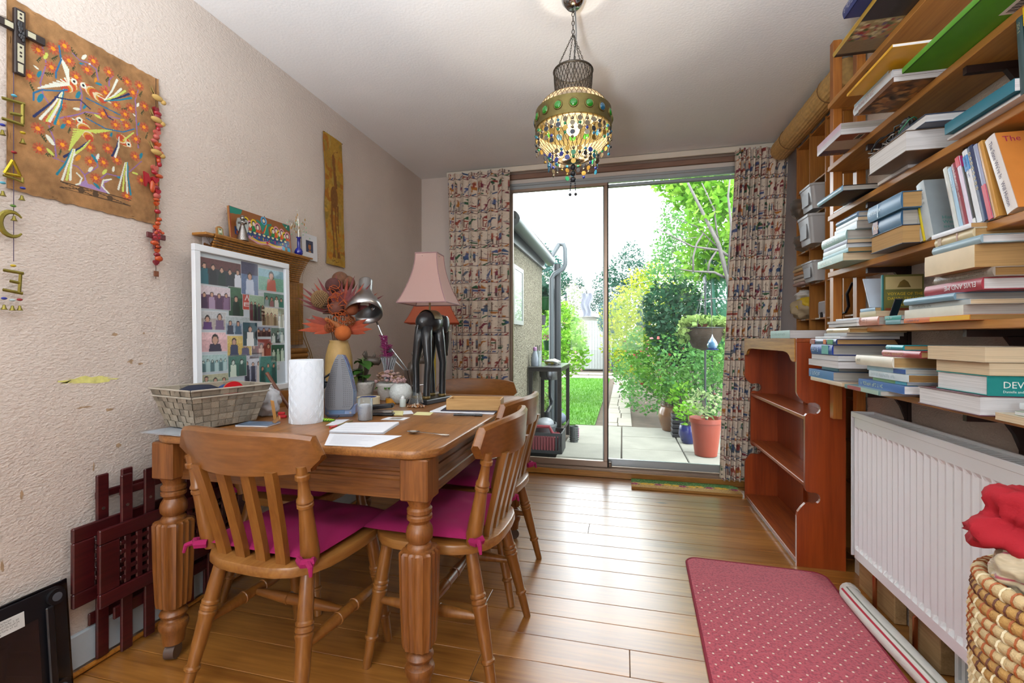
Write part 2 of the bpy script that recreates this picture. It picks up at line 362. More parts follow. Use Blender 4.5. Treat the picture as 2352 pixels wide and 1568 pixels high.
# garden wall: a pier at each side of the door and the beam over it
DX0, DX1, DZ = -.93, .97, 2.305
wb = struct('wall_back', label='garden end wall around the sliding doors')
M_wallb = wallpaper('end_wall_paint', 'd8cbc1', .3, 95)
ob('pier', G().box(XL-.15, DX0, YB, YB+.14, -.05, ZC+.05), M_wallb, wb)
ob('pier', G().box(DX1, XA+.15, YB, YB+.14, -.05, ZC+.05), mat('pale_grey_wall', 'c3b8b4', .8, bump=.2, bscale=100), wb)
ob('beam', G().box(DX0, DX1, YB, YB+.14, DZ, ZC+.05), M_wallb, wb)
# street end behind the camera: unseen wall, its window opening added for fill light
wf = struct('wall_front', label='street end wall with an opening added to let in sky light')
for nm, a in (('pier', (XL-.15, -1.1, -.05, ZC+.05)), ('pier', (.4, XA+.2, -.05, ZC+.05)), ('apron', (-1.1, .4, -.05, .8)), ('beam', (-1.1, .4, 2.1, ZC+.05))):
    ob(nm, G().box(a[0], a[1], YF-.15, YF, a[2], a[3]), M_wallb, wf)
# skirting and quadrant along the table wall
struct('baseboard_left', G().box(XL, XL+.016, YF, YB, .018, .125, b=.004), M_skirt, label='pale painted skirting board')
struct('trim_1', G().box(XL+.0165, XL+.032, YF, YB, .001, .018, b=.006), M_lathw, label='stained quadrant strip along the skirting')
# threshold strip and header boards
struct('trim_2', G().box(XL+.02, .99, 3.502, 3.522, .0005, .045, b=.003), wood('threshold_pine', 'b07a34', '8a5a20', axis=0, rough=.4, coat=.2), label='stained timber strip under the doors')
struct('trim_3', G().box(DX0-.02, DX1, 3.575, 3.599, 2.325, 2.365, b=.004), wood('header_wood', '9b7a68', '7e5f4e', axis=0, rough=.5, coat=.05), label='brown timber batten over the doors')
struct('trim_4', G().box(DX0-.02, DX1, 3.585, 3.599, 2.283, 2.323, b=.003), mat('cream_header', 'd8cfc6', .5), label='cream board over the doors')

# sliding doors
M_glass = glass_mat('window_glass', refl=.25, dirt=.004)
d1 = struct('door_1', label='aluminium sliding patio doors with two large panes')
ob('sill_track', G().box(DX0, DX1, 3.524, 3.68, -.02, .046).box(DX0, DX1, 3.545, 3.555, .046, .058).box(DX0, DX1, 3.60, 3.61, .046, .06), M_alu, d1)
ob('head_track', G().box(DX0, DX1, 3.56, 3.68, 2.262, 2.283, b=.003).box(DX0, DX1, 3.565, 3.575, 2.238, 2.262), M_alug, d1)
ob('jamb', G().box(DX0, -.885, 3.53, 3.68, .046, 2.262, b=.004), mat('white_jamb', 'd9d6cf', .4), d1)
ob('jamb', G().box(.93, DX1, 3.53, 3.68, .046, 2.262, b=.004), MATS['white_jamb'], d1)
def leaf(x0, x1, y, m, zb, st=.03):
    p = ob('door_leaf', G().box(x0, x1, y, y+.03, .06, zb, b=.003).box(x0, x1, y, y+.03, 2.215, 2.24, b=.003).box(x0, x0+st, y, y+.03, zb, 2.215, b=.003).box(x1-st-.005, x1, y, y+.03, zb, 2.215, b=.003), m, d1)
    ob('pane', G().box(x0+st, x1-st, y+.012, y+.017, zb, 2.215), M_glass, p); return p
lf1 = leaf(-.884, -.118, 3.565, M_alu, .105, .022)
lf2 = leaf(-.155, .928, 3.615, M_alug, .115)
ob('gasket', G().box(-.1175, -.112, 3.567, 3.592, .06, 2.24), mat('rubber_black', '16181a', .7), lf1)
ob('door_lock', G().box(-.112, -.088, 3.565, 3.60, .062, .10, b=.004).cyl((-.10, 3.565, .088), (-.10, 3.556, .088), .007), mat('lock_brown', '6a5a4c', .35, .6), d1)
ob('rail', G().box(DX0-.47, 1.06, 3.485, 3.50, 2.355, 2.396, b=.004).box(DX0-.47, 1.06, 3.50, 3.598, 2.388, 2.396), mat('cream_rail', 'd9d0c0', .45), tag(thing('curtain_rail', 'cream plastic curtain rail fixed along the ceiling edge', 'curtain rail'), None, None))

# printed cotton curtains: rows of little riders, towers, boats and trees
def riders(W, H, sd):
    rr = random.Random(sd); c = Can(W, H, .0052, 'd9ccbb'); inks = ['8c3a34', '3c5478', '2f5a3c', 'b0702c', '7a2f40', '4a5a86', '9a4a38', '57606e']
    row = .138
    for j in range(int(H/row)+1):
        y0 = j*row
        c.line(0, y0+.003, W, y0+.006, .0045, '5a2c2a'); c.line(0, y0+.028, W, y0+.026, .003, '6a3a34')
        x = rr.random()*.05
        while x < W:                                      # border of slanting marks
            k = rr.choice(inks)
            c.line(x, y0+.006, x+.018, y0+.025, .007, k); c.ell(x+.03, y0+.015, .008, .006, rr.choice(inks)); x += rr.uniform(.04, .06)
        x = -.02+rr.random()*.05
        while x < W:
            q = rr.random(); b = y0+.032; k = rr.choice(inks); k2 = rr.choice(inks)
            if q < .3:                                     # horse and rider
                c.ell(x+.035, b+.035, .028, .013, k); c.line(x+.015, b+.03, x+.008, b, .007, k); c.line(x+.05, b+.03, x+.06, b+.002, .007, k); c.line(x+.03, b+.03, x+.026, b, .006, k)
                c.line(x+.058, b+.04, x+.07, b+.064, .011, k); c.ell(x+.076, b+.064, .009, .005, k); c.line(x+.036, b+.042, x+.04, b+.075, .014, k2); c.ell(x+.041, b+.083, .006, .007, 'b98a68'); c.line(x+.02, b+.06, x+.085, b+.088, .003, '4a2a24'); x += .095
            elif q < .55:                                  # standing people
                for i in range(rr.choice((2, 3))):
                    k = rr.choice(inks); c.poly([(x+.002, b+.03), (x+.018, b+.03), (x+.015, b+.07), (x+.006, b+.07)], k); c.line(x+.007, b+.03, x+.005, b, .004, '4a3a3a'); c.line(x+.013, b+.03, x+.015, b, .004, '4a3a3a'); c.ell(x+.01, b+.077, .006, .007, 'a8785c'); c.line(x+.01, b+.06, x+.026, b+.052, .004, k); x += .024
            elif q < .75:                                  # tower with an arch
                c.rect(x, x+.04, b, b+.07, '7a3e34'); c.rect(x+.004, x+.036, b+.003, b+.066, 'd9ccbb'); c.rect(x, x+.04, b+.045, b+.058, rr.choice(inks)); c.ell(x+.02, b+.02, .011, .02, '8c3a34'); c.ell(x+.02, b+.018, .007, .015, 'd9ccbb'); c.poly([(x-.003, b+.07), (x+.043, b+.07), (x+.02, b+.095)], k2); x += .052
            elif q < .88:                                  # boat
                c.ell(x+.045, b+.02, .045, .015, k); c.rect(x, x+.09, b+.02, b+.036, 'd9ccbb'); c.line(x, b+.03, x+.09, b+.028, .006, k2); c.line(x+.045, b+.02, x+.045, b+.09, .004, '4a2a24'); c.line(x+.005, b+.035, x+.045, b+.088, .002, '4a2a24'); c.line(x+.045, b+.088, x+.085, b+.035, .002, '4a2a24'); x += .1
            else:                                          # tree
                c.curve([(x+.02, b), (x+.022, b+.03), (x+.015, b+.06), (x+.025, b+.085)], .005, '3c3a40'); c.ell(x+.012, b+.06, .014, .01, '2f5a3c'); c.ell(x+.03, b+.075, .014, .01, k2); c.ell(x+.018, b+.088, .01, .007, '2f5a3c'); x += .05
    return c.noise(.08)
M_cloth = paint('printed_cotton', .85, bump=.15, bscale=900, sheen=.1)
def curtain(name, label, fn, W, H, sd):
    t = thing(name, label, 'curtain', fn(W/2, 0)); o = riders(W, H, sd).sheet('cloth', fn, M_cloth, None); o.parent = t; o.matrix_parent_inverse = Matrix.Translation(t.location).inverted()
    return t
def cl_fn(u, v):
    W, H = .80, 2.26; f = u/W; g = v/H; z = .10+v
    x0, x1 = -1.325+(-.043)*g, -.888+.018*g
    e = max(0, 1-abs(f-.08)/.18)
    A = .036*(.3+.7*min(1, f*3.2)); ph = 2*pi*(f*7.5+.35*sin(3*f+1.3)); s = f-.16*(1-f)*f*2
    return (x0+(x1-x0)*s+.010*sin(2*ph)*min(1, f*3), 3.440+A*sin(ph+.25*sin(2*g))*(1-.12*g)+.008*sin(5*g+7*f), z)
curtain('curtain', 'patterned curtain hanging behind the elephant lamp, between corner and doors', cl_fn, .80, 2.26, 11)
def cr_fn(u, v):
    W, H = .86, 2.285; f = u/W; g = v/H; z = .065+v
    x0 = .655+.099*min(1, g*1.05)**1.3; x1 = 1.0+.085*g
    A = .034*(1 if f < .62 else .3); ph = 2*pi*(f*8.5+.3*sin(4*f))
    s = f*.86 if f < .62 else .533+(f-.62)*1.229
    return (x0+(x1-x0)*s+.010*sin(2*ph)*(f < .7), 3.440+A*sin(ph+.3*sin(3*g))+.006*sin(6*g+5*f), z)
curtain('curtain', 'patterned curtain pushed behind the red-brown open bookcase', cr_fn, .86, 2.285, 23)

# uplighter added out of view to brighten ceiling and walls
t = thing('fill_uplighter', 'unseen white uplighter added to brighten the ceiling and walls', 'lamp', (-.30, -.50, 0))
ob('base', G().lathe([(.14, 0), (.14, .02), (.02, .03)], 28), M_white, t, True); ob('pole', G().cyl((0, 0, .03), (0, 0, .80), .012, n=12), M_white, t, True)
ob('bowl', G().lathe([(.012, .80), (.08, .82), (.16, .90), (.155, .90), (.07, .835), (.012, .82)], 32, cap=False), M_white, t, 2)
ob('bulb', G().sphere((0, 0, .87), .03, 12, 8), mat('fill_bulb', 'fff4e4', .3, emit=20), t, 2)
ld = bpy.data.lights.new('ceiling_fill_light', 'SPOT'); ld.energy = 310; ld.spot_size = R(150); ld.spot_blend = .6; ld.shadow_soft_size = .10; ld.color = (.84, .93, 1.0)
lo = bpy.data.objects.new('ceiling_fill_light', ld); COL.objects.link(lo); lo.parent = t; lo.location = (0, 0, .93); lo.rotation_euler = (R(180), 0, 0)
# ------------------------------------------------------------------ dining table
M_oak = wood('table_oak', '9c6834', '6e4420', axis=1, scale=5, rough=.36, coat=.25, rnd=.05, ring=16)
M_oakx = wood('table_oak_apron', '7c4c20', '50280c', axis=0, scale=5, rough=.4, coat=.2, rnd=.05, ring=18)
M_leg = wood('table_oak_leg', '8a5526', '643610', axis=2, scale=5, rough=.38, coat=.25, rnd=.06, ring=18)
TX0, TX1, TY0, TY1, TZ = -1.50, -.50, 1.15, 2.40, .74
def rrect(x0, x1, y0, y1, r, n=6):
    return [(cx+r*cos(a), cy+r*sin(a)) for cx, cy, a0 in ((x1-r, y1-r, 0), (x0+r, y1-r, 90), (x0+r, y0+r, 180), (x1-r, y0+r, 270)) for a in [R(a0+90*i/n) for i in range(n+1)]]
def slab(g, poly_fn, z0, z1, b):
    """stack of outlines with eased edges; poly_fn(inset)"""
    ls = [(b, z0), (b*.3, z0+b*.3), (0, z0+b), (0, z1-b), (b*.3, z1-b*.3), (b, z1)]; n = len(poly_fn(0)); vs = []
    for i, z in ls: vs += [(x, y, z) for x, y in poly_fn(i)]
    fs = [(j*n+i, j*n+(i+1) % n, j*n+n+(i+1) % n, j*n+n+i) for j in range(len(ls)-1) for i in range(n)]
    return g.add(vs, fs+[tuple(reversed(range(n))), tuple((len(ls)-1)*n+i for i in range(n))])
table = thing('dining_table', 'large oak table with fluted turned legs and grooved apron', 'table', (-1.0, 1.775, 0))
inv = Matrix.Translation(table.location).inverted()
def tp(name, g, m, par=table, smooth=True):
    o = ob(name, g, m, par, smooth); o.matrix_parent_inverse = inv if par is table else Matrix(); return o
seam = 1.545
tp('tabletop_leaf', slab(G(), lambda i: [(x, min(y, seam-.0008)) for x, y in rrect(TX0+i, TX1-i, TY0+i, seam+.3, .09-i)], TZ-.026, TZ, .008), M_oak)
tp('tabletop_leaf', slab(G(), lambda i: [(x, max(y, seam+.0008)) for x, y in rrect(TX0+i, TX1-i, seam-.3, TY1-i, .09-i)], TZ-.026, TZ, .008), M_oak)
def apron(x0, x1, y0, y1, along):
    g = G(); n = along; zs = [.59, .617, .620, .640, .643, .652, .655, .664, .667, .676, .679, .7138]; dp = [0, 0, .004, .004, .009, .009, .004, .004, .009, .009, .004, .004]
    # face profile stepping inwards with three reeded grooves
    o0, o1 = (y0, y1) if n == 'x' else (x0, x1)
    sgn = 1 if o1 > o0 else -1
    prof = [(o0+sgn*d, z) for d, z in zip(dp, zs)]+[(o1, zs[-1]), (o1, zs[0])]
    vs = []; 
    for a in ((x0, x1) if n == 'x' else (y0, y1)):
        vs += [(a, o, z) if n == 'x' else (o, a, z) for o, z in prof]
    k = len(prof); return g.add(vs, [(i, (i+1) % k, k+(i+1) % k, k+i) for i in range(k)]+[tuple(range(k)), tuple(range(k, 2*k))])
AI = .045
tp('apron', apron(TX0+.09, TX1-.09, TY0+AI, TY0+AI+.03, 'x'), M_oakx, smooth=False)
tp('apron', apron(TX0+.09, TX1-.09, TY1-AI, TY1-AI-.03, 'x'), M_oakx, smooth=False)
M_oaky = wood('table_oak_side', '7c4c20', '50280c', axis=1, scale=5, rough=.4, coat=.2, rnd=.05, ring=18)
tp('apron', apron(TX0+AI, TX0+AI+.03, TY0+.1, TY1-.1, 'y'), M_oaky, smooth=False)
tp('apron', apron(TX1-AI, TX1-AI-.03, TY0+.1, TY1-.1, 'y'), M_oaky, smooth=False)
def table_leg():
    g = G(); g.box(-.042, .042, -.042, .042, .595, .7138, b=.004)
    g.lathe([(.040, .598), (.031, .578), (.030, .572), (.036, .566), (.036, .556), (.031, .552), (.036, .547), (.036, .538), (.030, .532), (.028, .526), (.036, .512), (.039, .498), (.037, .482), (.028, .470), (.034, .464), (.036, .460), (.036, .452)], 24)
    n = 64; rows = [(.030, .456), (.050, .452), (.055, .446), (.054, .40), (.052, .30), (.047, .19), (.044, .176), (.03, .170)]
    def rad(a, r):
        sq = 1/max(abs(cos(a)), abs(sin(a))); sq = 1+(min(sq, 1.18)-1)*.8
        return r*.93*sq*(1-.07*abs(cos(a*8)))
    vs = [(rad(2*pi*i/n, r)*cos(2*pi*i/n), rad(2*pi*i/n, r)*sin(2*pi*i/n), z) for r, z in rows for i in range(n)]
    g.add(vs, [(j*n+(i+1) % n, j*n+i, j*n+n+i, j*n+n+(i+1) % n) for j in range(len(rows)-1) for i in range(n)])
    g.lathe([(.028, .174), (.026, .166), (.036, .158), (.040, .150), (.036, .140), (.028, .134), (.030, .128), (.040, .122), (.043, .112), (.040, .100), (.034, .088), (.032, .07), (.030, .052)], 24)
    return g
lm = mesh('leg', table_leg(), True)
cm = mesh('caster', G().cyl((-.015, -.006, .026), (.015, -.006, .026), .0255, n=20).tube([(0, 0, .06), (0, 0, .045), (0, -.002, .04)], .01, 10), True)
M_cast = mat('caster_brown', '5a4a42', .35, .2)
for x, y, a in ((-1.44, 1.20, 20), (-.565, 1.205, 200), (-1.44, 2.335, 70), (-.565, 2.335, 110)):
    l_ = tp('leg', lm, M_leg); l_.location = (x, y, 0)
    c_ = ob('caster', cm, M_cast, l_); c_.rotation_euler.z = R(a)

# ------------------------------------------------------------------ farmhouse chairs
M_beech = wood('chair_beech', '8e5c28', '744418', axis=2, scale=4, rough=.33, coat=.3, rnd=.05, ring=12)
M_beechx = wood('chair_beech_cross', '865424', '6c4016', axis=0, scale=4, rough=.33, coat=.3, rnd=.05, ring=12)
M_mag = mat('magenta_cotton', '940c50', .9, bump=.3, bscale=700, vary=.08)
def turned(g, p, q, prof, n=14):
    """turned spindle from p to q; prof = (t, radius)"""
    p, q = Vector(p), Vector(q); return g.tube([p.lerp(q, t) for t, r in prof], [r for t, r in prof], n)
LEGP = [(0, .017), (.05, .019), (.2, .0205), (.3, .021), (.31, .0245), (.325, .0245), (.335, .0205), (.345, .0245), (.365, .0245), (.375, .0205), (.385, .0245), (.4, .024), (.42, .0215), (.6, .0195), (.74, .0165), (.75, .021), (.765, .021), (.775, .016), (.9, .0145), (1, .013)]
STRP = [(0, .009), (.1, .012), (.3, .017), (.38, .018), (.385, .020), (.4, .020), (.405, .017), (.595, .017), (.6, .020), (.615, .020), (.62, .018), (.7, .017), (.9, .012), (1, .009)]
def make_chair(label):
    c = thing('dining_chair', label, 'chair', group='matching farmhouse dining chairs')
    SZ = .43
    def seat_out(i):
        pts = []
        for k in range(28):
            a = 2*pi*k/28; x, y = cos(a), sin(a)
            f = (abs(x)**3.2+abs(y)**3.2)**(-1/3.2); X, Y = x*f, y*f
            wdt = .218+.012*Y; pts.append((X*(wdt-i), Y*(.212-i)))
        return pts
    ob('seat', slab(G(), seat_out, SZ-.032, SZ, .007), wood('chair_beech_seat', '9a6a34', '7c4c1e', axis=1, scale=4, rough=.35, coat=.3, rnd=.05, ring=10), c, True)
    for sx in (-1, 1):
        ob('leg', turned(G(), (sx*.155, -.135, SZ-.03), (sx*.205, -.225, 0), LEGP), M_beech, c, True)
        ob('leg', turned(G(), (sx*.165, .145, SZ-.03), (sx*.195, .205, 0), LEGP), M_beech, c, True)
        ob('stretcher', turned(G(), (sx*.181, -.18, .215), (sx*.181, .175, .215), STRP), M_beech, c, True)
        bx, tx = sx*.180, sx*.196                      # turned back post, square and flared at the foot
        g = G(); p0, p1 = Vector((bx, -.150, SZ)), Vector((tx, -.202, .70))
        pr = [(0, .021), (.05, .022), (.12, .026), (.3, .0235), (.55, .019), (.62, .0185), (.63, .022), (.66, .022), (.67, .018), (.69, .022), (.71, .021), (.73, .0175), (.86, .014), (.91, .014), (.92, .0195), (.96, .0195), (.97, .015), (1.05, .014)]
        turned(g, p0, p1, pr, 12); ob('back_post', g, M_beech, c, True)
    ob('stretcher', turned(G(), (-.181, 0, .215), (.181, 0, .215), STRP), M_beechx, c, True)
    # curved crest rail: taller in the middle, ends swept forward
    def crest(u, v):
        a = (u-.5)*2; top = .805-.018*abs(a)**3.5; bot = .683+.012*a*a; sw = 1-.13*(1-v)
        if abs(a) > .93: t = (abs(a)-.93)/.07; top -= .045*t*t
        yc = -.245+.062*a*a
        return a*.25*sw, yc, bot+(top-bot)*v
    g = G(); N = 24; vs = []
    for i in range(N+1):
        u = i/N; x0, y0, z0 = crest(u, 0); x1, y1, z1 = crest(u, 1)
        vs += [(x0, y0-.010, z0+.002), (x0, y0-.012, z0+.01), (x1, y1-.016, z1-.01), (x1, y1-.009, z1), (x1, y1+.005, z1), (x1, y1+.012, z1-.01), (x0, y0+.012, z0+.01), (x0, y0+.010, z0+.002)]
    g.add(vs, [(i*8+k, i*8+(k+1) % 8, i*8+8+(k+1) % 8, i*8+8+k) for i in range(N) for k in range(8)]+[tuple(range(8)), tuple(reversed(range(N*8, N*8+8)))])
    ob('crest_rail', g, M_beechx, c, True)
    for bx, tx in ((-.105, -.128), (-.036, -.044), (.036, .044), (.105, .128)):      # bowed slats
        g = G(); vs = []; N = 12
        for i in range(N+1):
            t = i/N; x = bx+(tx-bx)*t; yc = -.172-.066*t**1.7-.010*sin(pi*t); z = SZ-.005+t*.275; hw = .0165-.002*t
            vs += [(x-hw, yc-.009, z), (x+hw, yc-.009, z), (x+hw, yc+.009, z), (x-hw, yc+.009, z)]
        g.add(vs, [(i*4+k, i*4+(k+1) % 4, i*4+4+(k+1) % 4, i*4+4+k) for i in range(N) for k in range(4)]+[(3, 2, 1, 0), (N*4, N*4+1, N*4+2, N*4+3)])
        ob('slat', g, M_beech, c, True)
    return c
def cushion(label, seed, tilt=0):
    t = thing('seat_cushion', label, 'cushion', group='magenta seat cushions on the dining chairs')
    rr = random.Random(seed); dz = [(rr.uniform(-.1, .1), rr.uniform(-.1, .1)) for _ in range(4)]
    def top(u, v, s):
        x, y = (u-.5)*2, (v-.5)*2; e = (1-abs(x)**6)*(1-abs(y)**6); d = sum(math.exp(-((x*.2-a)**2+(y*.19-b)**2)/.0009) for a, b in ((-.09, -.08), (.09, -.08), (-.09, .09), (.09, .09)))
        z = s*(.020*max(0, e)**.5-.009*d*(s > 0))+.004*sin(7*x+seed)*sin(6*y)*e
        return (x*.196*(1-.03*abs(y)), y*.188+.02, .446+z+.002+tilt*(y+.3)*.3)
    g = G().grid(lambda u, v: top(u, v, 1), 24, 24).grid(lambda u, v: top(1-u, v, -.7), 24, 24)
    ob('pad', g, M_mag, t, 2)
    for sx in (-1, 1):                                     # ties knotted round the back posts
        pts = [(sx*.165, -.15, .447), (sx*.20, -.165, .448), (sx*.212, -.182, .45), (sx*.19, -.196, .451), (sx*.165, -.18, .45)]
        ob('tie', G().tube(pts, .009, 6, flat=1.4), M_mag, t)
        ob('tie_tail', G().tube([(sx*.205, -.19, .452), (sx*.222, -.20, .446), (sx*.226, -.204, .425)], [.008, .007, .004], 6), M_mag, t)
    return t
chair0 = make_chair('farmhouse dining chair standing at the table end beside the grey woven basket')
spots = [(-1.005, 1.255, -4, None), (-.585, 1.495, 88, 'farmhouse dining chair at the long table side by the spoon and open floor'), (-.632, 1.962, 85, 'farmhouse dining chair at the table side, between its neighbour and the patio doors'),
         (-.852, 2.405, 180, 'farmhouse dining chair at the table end towards the curtained garden window'), (-1.33, 1.705, -90, 'farmhouse dining chair tucked between the table and the wall of pictures')]
for i, (x, y, rz, lb) in enumerate(spots):
    c = chair0 if i == 0 else copy_tree(chair0)
    if lb: c['label'] = lb
    c.location = (x, y, 0); c.rotation_euler.z = R(rz)
cus = [('magenta cushion on the chair at the table end, tied round its posts', -1.005, 1.255, -4, 1), ('magenta cushion on the side chair by the open floor, hanging past its seat', -.60, 1.49, 89, 2), ('magenta cushion on the side chair towards the patio doors', -.632, 1.962, 85, 3), ('magenta cushion on the chair against the wall of pictures', -1.33, 1.705, -90, 5)]
for lb, x, y, rz, sd_ in cus:
    c = cushion(lb, sd_); c.location = (x, y, 0); c.rotation_euler.z = R(rz)
# the pale fabric seen on the chair by the doors
tag(ob('folded_cloth', slab(G(), lambda i: rrect(-.17+i, .15-i, -.05+i, .17-i, .03), .471, .492, .008), mat('pale_grey_cloth', 'aab4ba', .9, bump=.4, bscale=300), None, True, T(-.852, 2.405, -.036, rz=180)), 'pale grey folded cloth on the chair at the garden end of the table', 'cloth')

# ------------------------------------------------------------------ red-brown open bookcase
M_mahx = wood('mahogany_shelf', 'a4511f', '7a3210', axis=1, scale=4, rough=.42, coat=.1, rnd=.08, ring=14)
M_mah = wood('mahogany_panel', '9c4317', '7c300e', axis=2, scale=3, rough=.35, coat=.25, rnd=.08, ring=12)
M_vala = wood('striped_light_veneer', 'c9953f', '8f5c1c', axis=1, scale=3, rough=.55, coat=.0, rnd=.02, ring=10)
bc = thing('open_bookcase', 'low red-brown veneered bookcase with scrolled side panels and three shelves', 'bookcase', (.87, 2.83, 0))
bi = Matrix.Translation(bc.location).inverted()
def bp_(name, g, m, sm=False):
    o = ob(name, g, m, bc, sm); o.matrix_parent_inverse = bi; return o
BX0, BX1 = .775, .973
def arc(cx, cy, r, a0, a1, n=7): return [(cx+r*cos(R(a0+(a1-a0)*i/n)), cy+r*sin(R(a0+(a1-a0)*i/n))) for i in range(n+1)]
prof = [(BX1, 0), (BX1, 1.03), (BX0, 1.03), (BX0, .80)]+[(BX0+.005, .785), (BX0+.018, .768), (BX0+.034, .755), (BX0+.042, .750), (BX0+.055, .754)]+arc(.846, .728, .027, 80, -80)+[(BX0+.056, .706), (BX0+.042, .703), (BX0+.034, .692), (BX0+.034, .36)]
prof += [(BX0+.040, .348), (BX0+.055, .343)]+arc(.846, .318, .026, 80, -80)+[(BX0+.055, .294), (BX0+.035, .292), (BX0+.018, .272), (BX0+.004, .25), (BX0, .23), (BX0, 0)]
SIDE = Matrix(((1, 0, 0, 0), (0, 0, 1, 0), (0, 1, 0, 0), (0, 0, 0, 1)))
for y0 in (2.355, 3.275):
    bp_('side_panel', G().prism(prof[::-1], y0, y0+.018, SIDE), M_mah)
for z, x0 in ((.012, BX0), (.365, BX0+.035), (.672, BX0+.035)):
    bp_('shelf', G().box(x0, BX1-.006, 2.3735, 3.2745, z, z+.018, b=.002), M_mahx)
bp_('plinth', G().box(BX0+.006, BX0+.02, 2.3735, 3.2745, 0, .0115), mat('grey_strip', 'a8a4a0', .5))
bp_('top_board', G().box(BX0, BX1, 2.355, 3.293, 1.0305, 1.048, b=.002), M_mahx)
for a, b_ in ((2.374, 2.82), (2.826, 3.274)):
    bp_('back_panel', G().box(BX1-.0055, BX1, a, b_, .005, 1.03), M_mah)
bp_('back_batten', G().box(BX1-.02, BX1-.006, 2.80, 2.846, .032, .363), M_mah)
bp_('back_batten', G().box(BX1-.02, BX1-.006, 2.80, 2.846, .385, .67), M_mah)
bp_('back_batten', G().box(BX1-.02, BX1-.006, 2.80, 2.846, .692, 1.03), M_mah)
vz = [(2.373, .94), (2.405, .94), (2.425, .948), (2.44, .966), (2.47, .979), (2.52, .985), (3.13, .985), (3.18, .979), (3.21, .966), (3.225, .948), (3.245, .94), (3.275, .94), (3.275, 1.048), (2.373, 1.048)]
bp_('valance', G().prism(vz, BX0-.004, BX0+.011, Matrix(((0, 0, 1, 0), (1, 0, 0, 0), (0, 1, 0, 0), (0, 0, 0, 1)))), M_vala)

# ------------------------------------------------------------------ wall shelves on brackets with ladder posts at their end
M_shelf = wood('shelf_pine', 'b8813f', '96602a', axis=1, scale=4, rough=.45, coat=.08, rnd=.05, ring=12)
M_post = wood('post_pine', 'b06f2c', '8e521b', axis=2, scale=4, rough=.4, coat=.15, rnd=.05, ring=14)
M_brk = mat('bracket_brown', '33231f', .45, .3)
SH = {1: 2.037, 2: 1.765, 3: 1.552, 4: 1.31, 5: 1.073, 6: .851}           # undersides
ST = .021
def ztop(k): return SH[k]+ST
wall_labels = {1: 'topmost pine wall shelf, close under the ceiling', 2: 'pine wall shelf carrying the green and yellow books', 3: 'pine wall shelf carrying the headphones and teal binder', 4: 'pine wall shelf carrying the leaning upright paperbacks', 5: 'pine wall shelf carrying the red memoir and brown box', 6: 'lowest pine wall shelf, hung over the radiator'}
for k, z in SH.items():
    t = thing('wall_shelf', wall_labels[k], 'shelf', (.935, 2.24, z), group='pine wall shelves of books')
    o = ob('board', G().box(.858, XR, -.4, 2.243, z, z+ST, b=.0015), M_shelf, t); o.matrix_parent_inverse = Matrix.Translation(t.location).inverted()
    for yb in (1.955, 1.455, .8):
        g = G().box(.875, XR-.012, yb-.007, yb+.007, z-.02, z-.0005).prism([(XR-.012, z-.10), (XR-.012, z-.018), (XR-.05, z-.018), (XR-.03, z-.05)], yb-.007, yb+.007, SIDE)
        o = ob('bracket', g, M_brk, t); o.matrix_parent_inverse = Matrix.Translation(t.location).inverted()
for yb in (1.955, 1.455, .8):
    tag(ob('bracket_rail', G().box(XR-.0115, XR-.0005, yb-.012, yb+.012, .74, 2.16), M_brk), {1.955: 'dark slotted shelf rail on the wall close to the ladder posts', 1.455: 'dark slotted shelf rail on the wall behind the leaning paperbacks', .8: 'dark slotted shelf rail on the wall past the laundry basket'}[yb], 'rail', 'slotted shelf rails')
lad = thing('shelf_ladder', 'pine ladder frame of two upright posts at the shelf ends', 'frame', (.95, 2.262, .69))
li = Matrix.Translation(lad.location).inverted()
for x in (.880, .968):
    o = ob('post', G().box(x, x+.034, 2.2445, 2.28, .70, 2.335, b=.002), M_post, lad); o.matrix_parent_inverse = li
for k, z in SH.items():
    o = ob('rung', G().box(.9145, .9675, 2.252, 2.274, z, z+.02), M_post, lad); o.matrix_parent_inverse = li

# ------------------------------------------------------------------ pigeonhole unit in the alcove
M_pig = wood('pigeonhole_pine', 'b87c38', '98602a', axis=2, scale=4, rough=.45, coat=.1, rnd=.06, ring=12)
pg = thing('pigeonhole_unit', 'tall pine pigeonhole unit standing in the alcove behind the bookcase', 'shelving unit', (1.16, 2.8, 0))
pv = Matrix.Translation(pg.location).inverted()
PX0, PX1 = 1.055, 1.28
PYS = [2.372, 2.582, 2.787, 3.003, 3.205]
PZS = [.02, .36, .56, .76, .96, 1.163, 1.365, 1.57, 1.76, 1.945, 2.23]
for y_ in PYS:
    o = ob('upright', G().box(PX0, PX1, y_-.006, y_+.006, 0, 2.24), M_pig, pg); o.matrix_parent_inverse = pv
for a, b_ in zip(PYS, PYS[1:]):
    for z in PZS:
        o = ob('shelf', G().box(PX0+.003, PX1, a+.0065, b_-.0065, z-.008, z), M_shelf, pg); o.matrix_parent_inverse = pv
        if 1 < z < 2.1:
            o = ob('label_holder', G().box(PX0+.0015, PX0+.0028, (a+b_)/2-.03, (a+b_)/2+.03, z-.0075, z-.0005), mat('pale_paper', 'ddd6c8', .8), pg); o.matrix_parent_inverse = pv
o = ob('back_panel', G().box(PX1, PX1+.006, PYS[0], PYS[-1], 0, 2.24), mat('hardboard', '8a5a2c', .7), pg); o.matrix_parent_inverse = pv

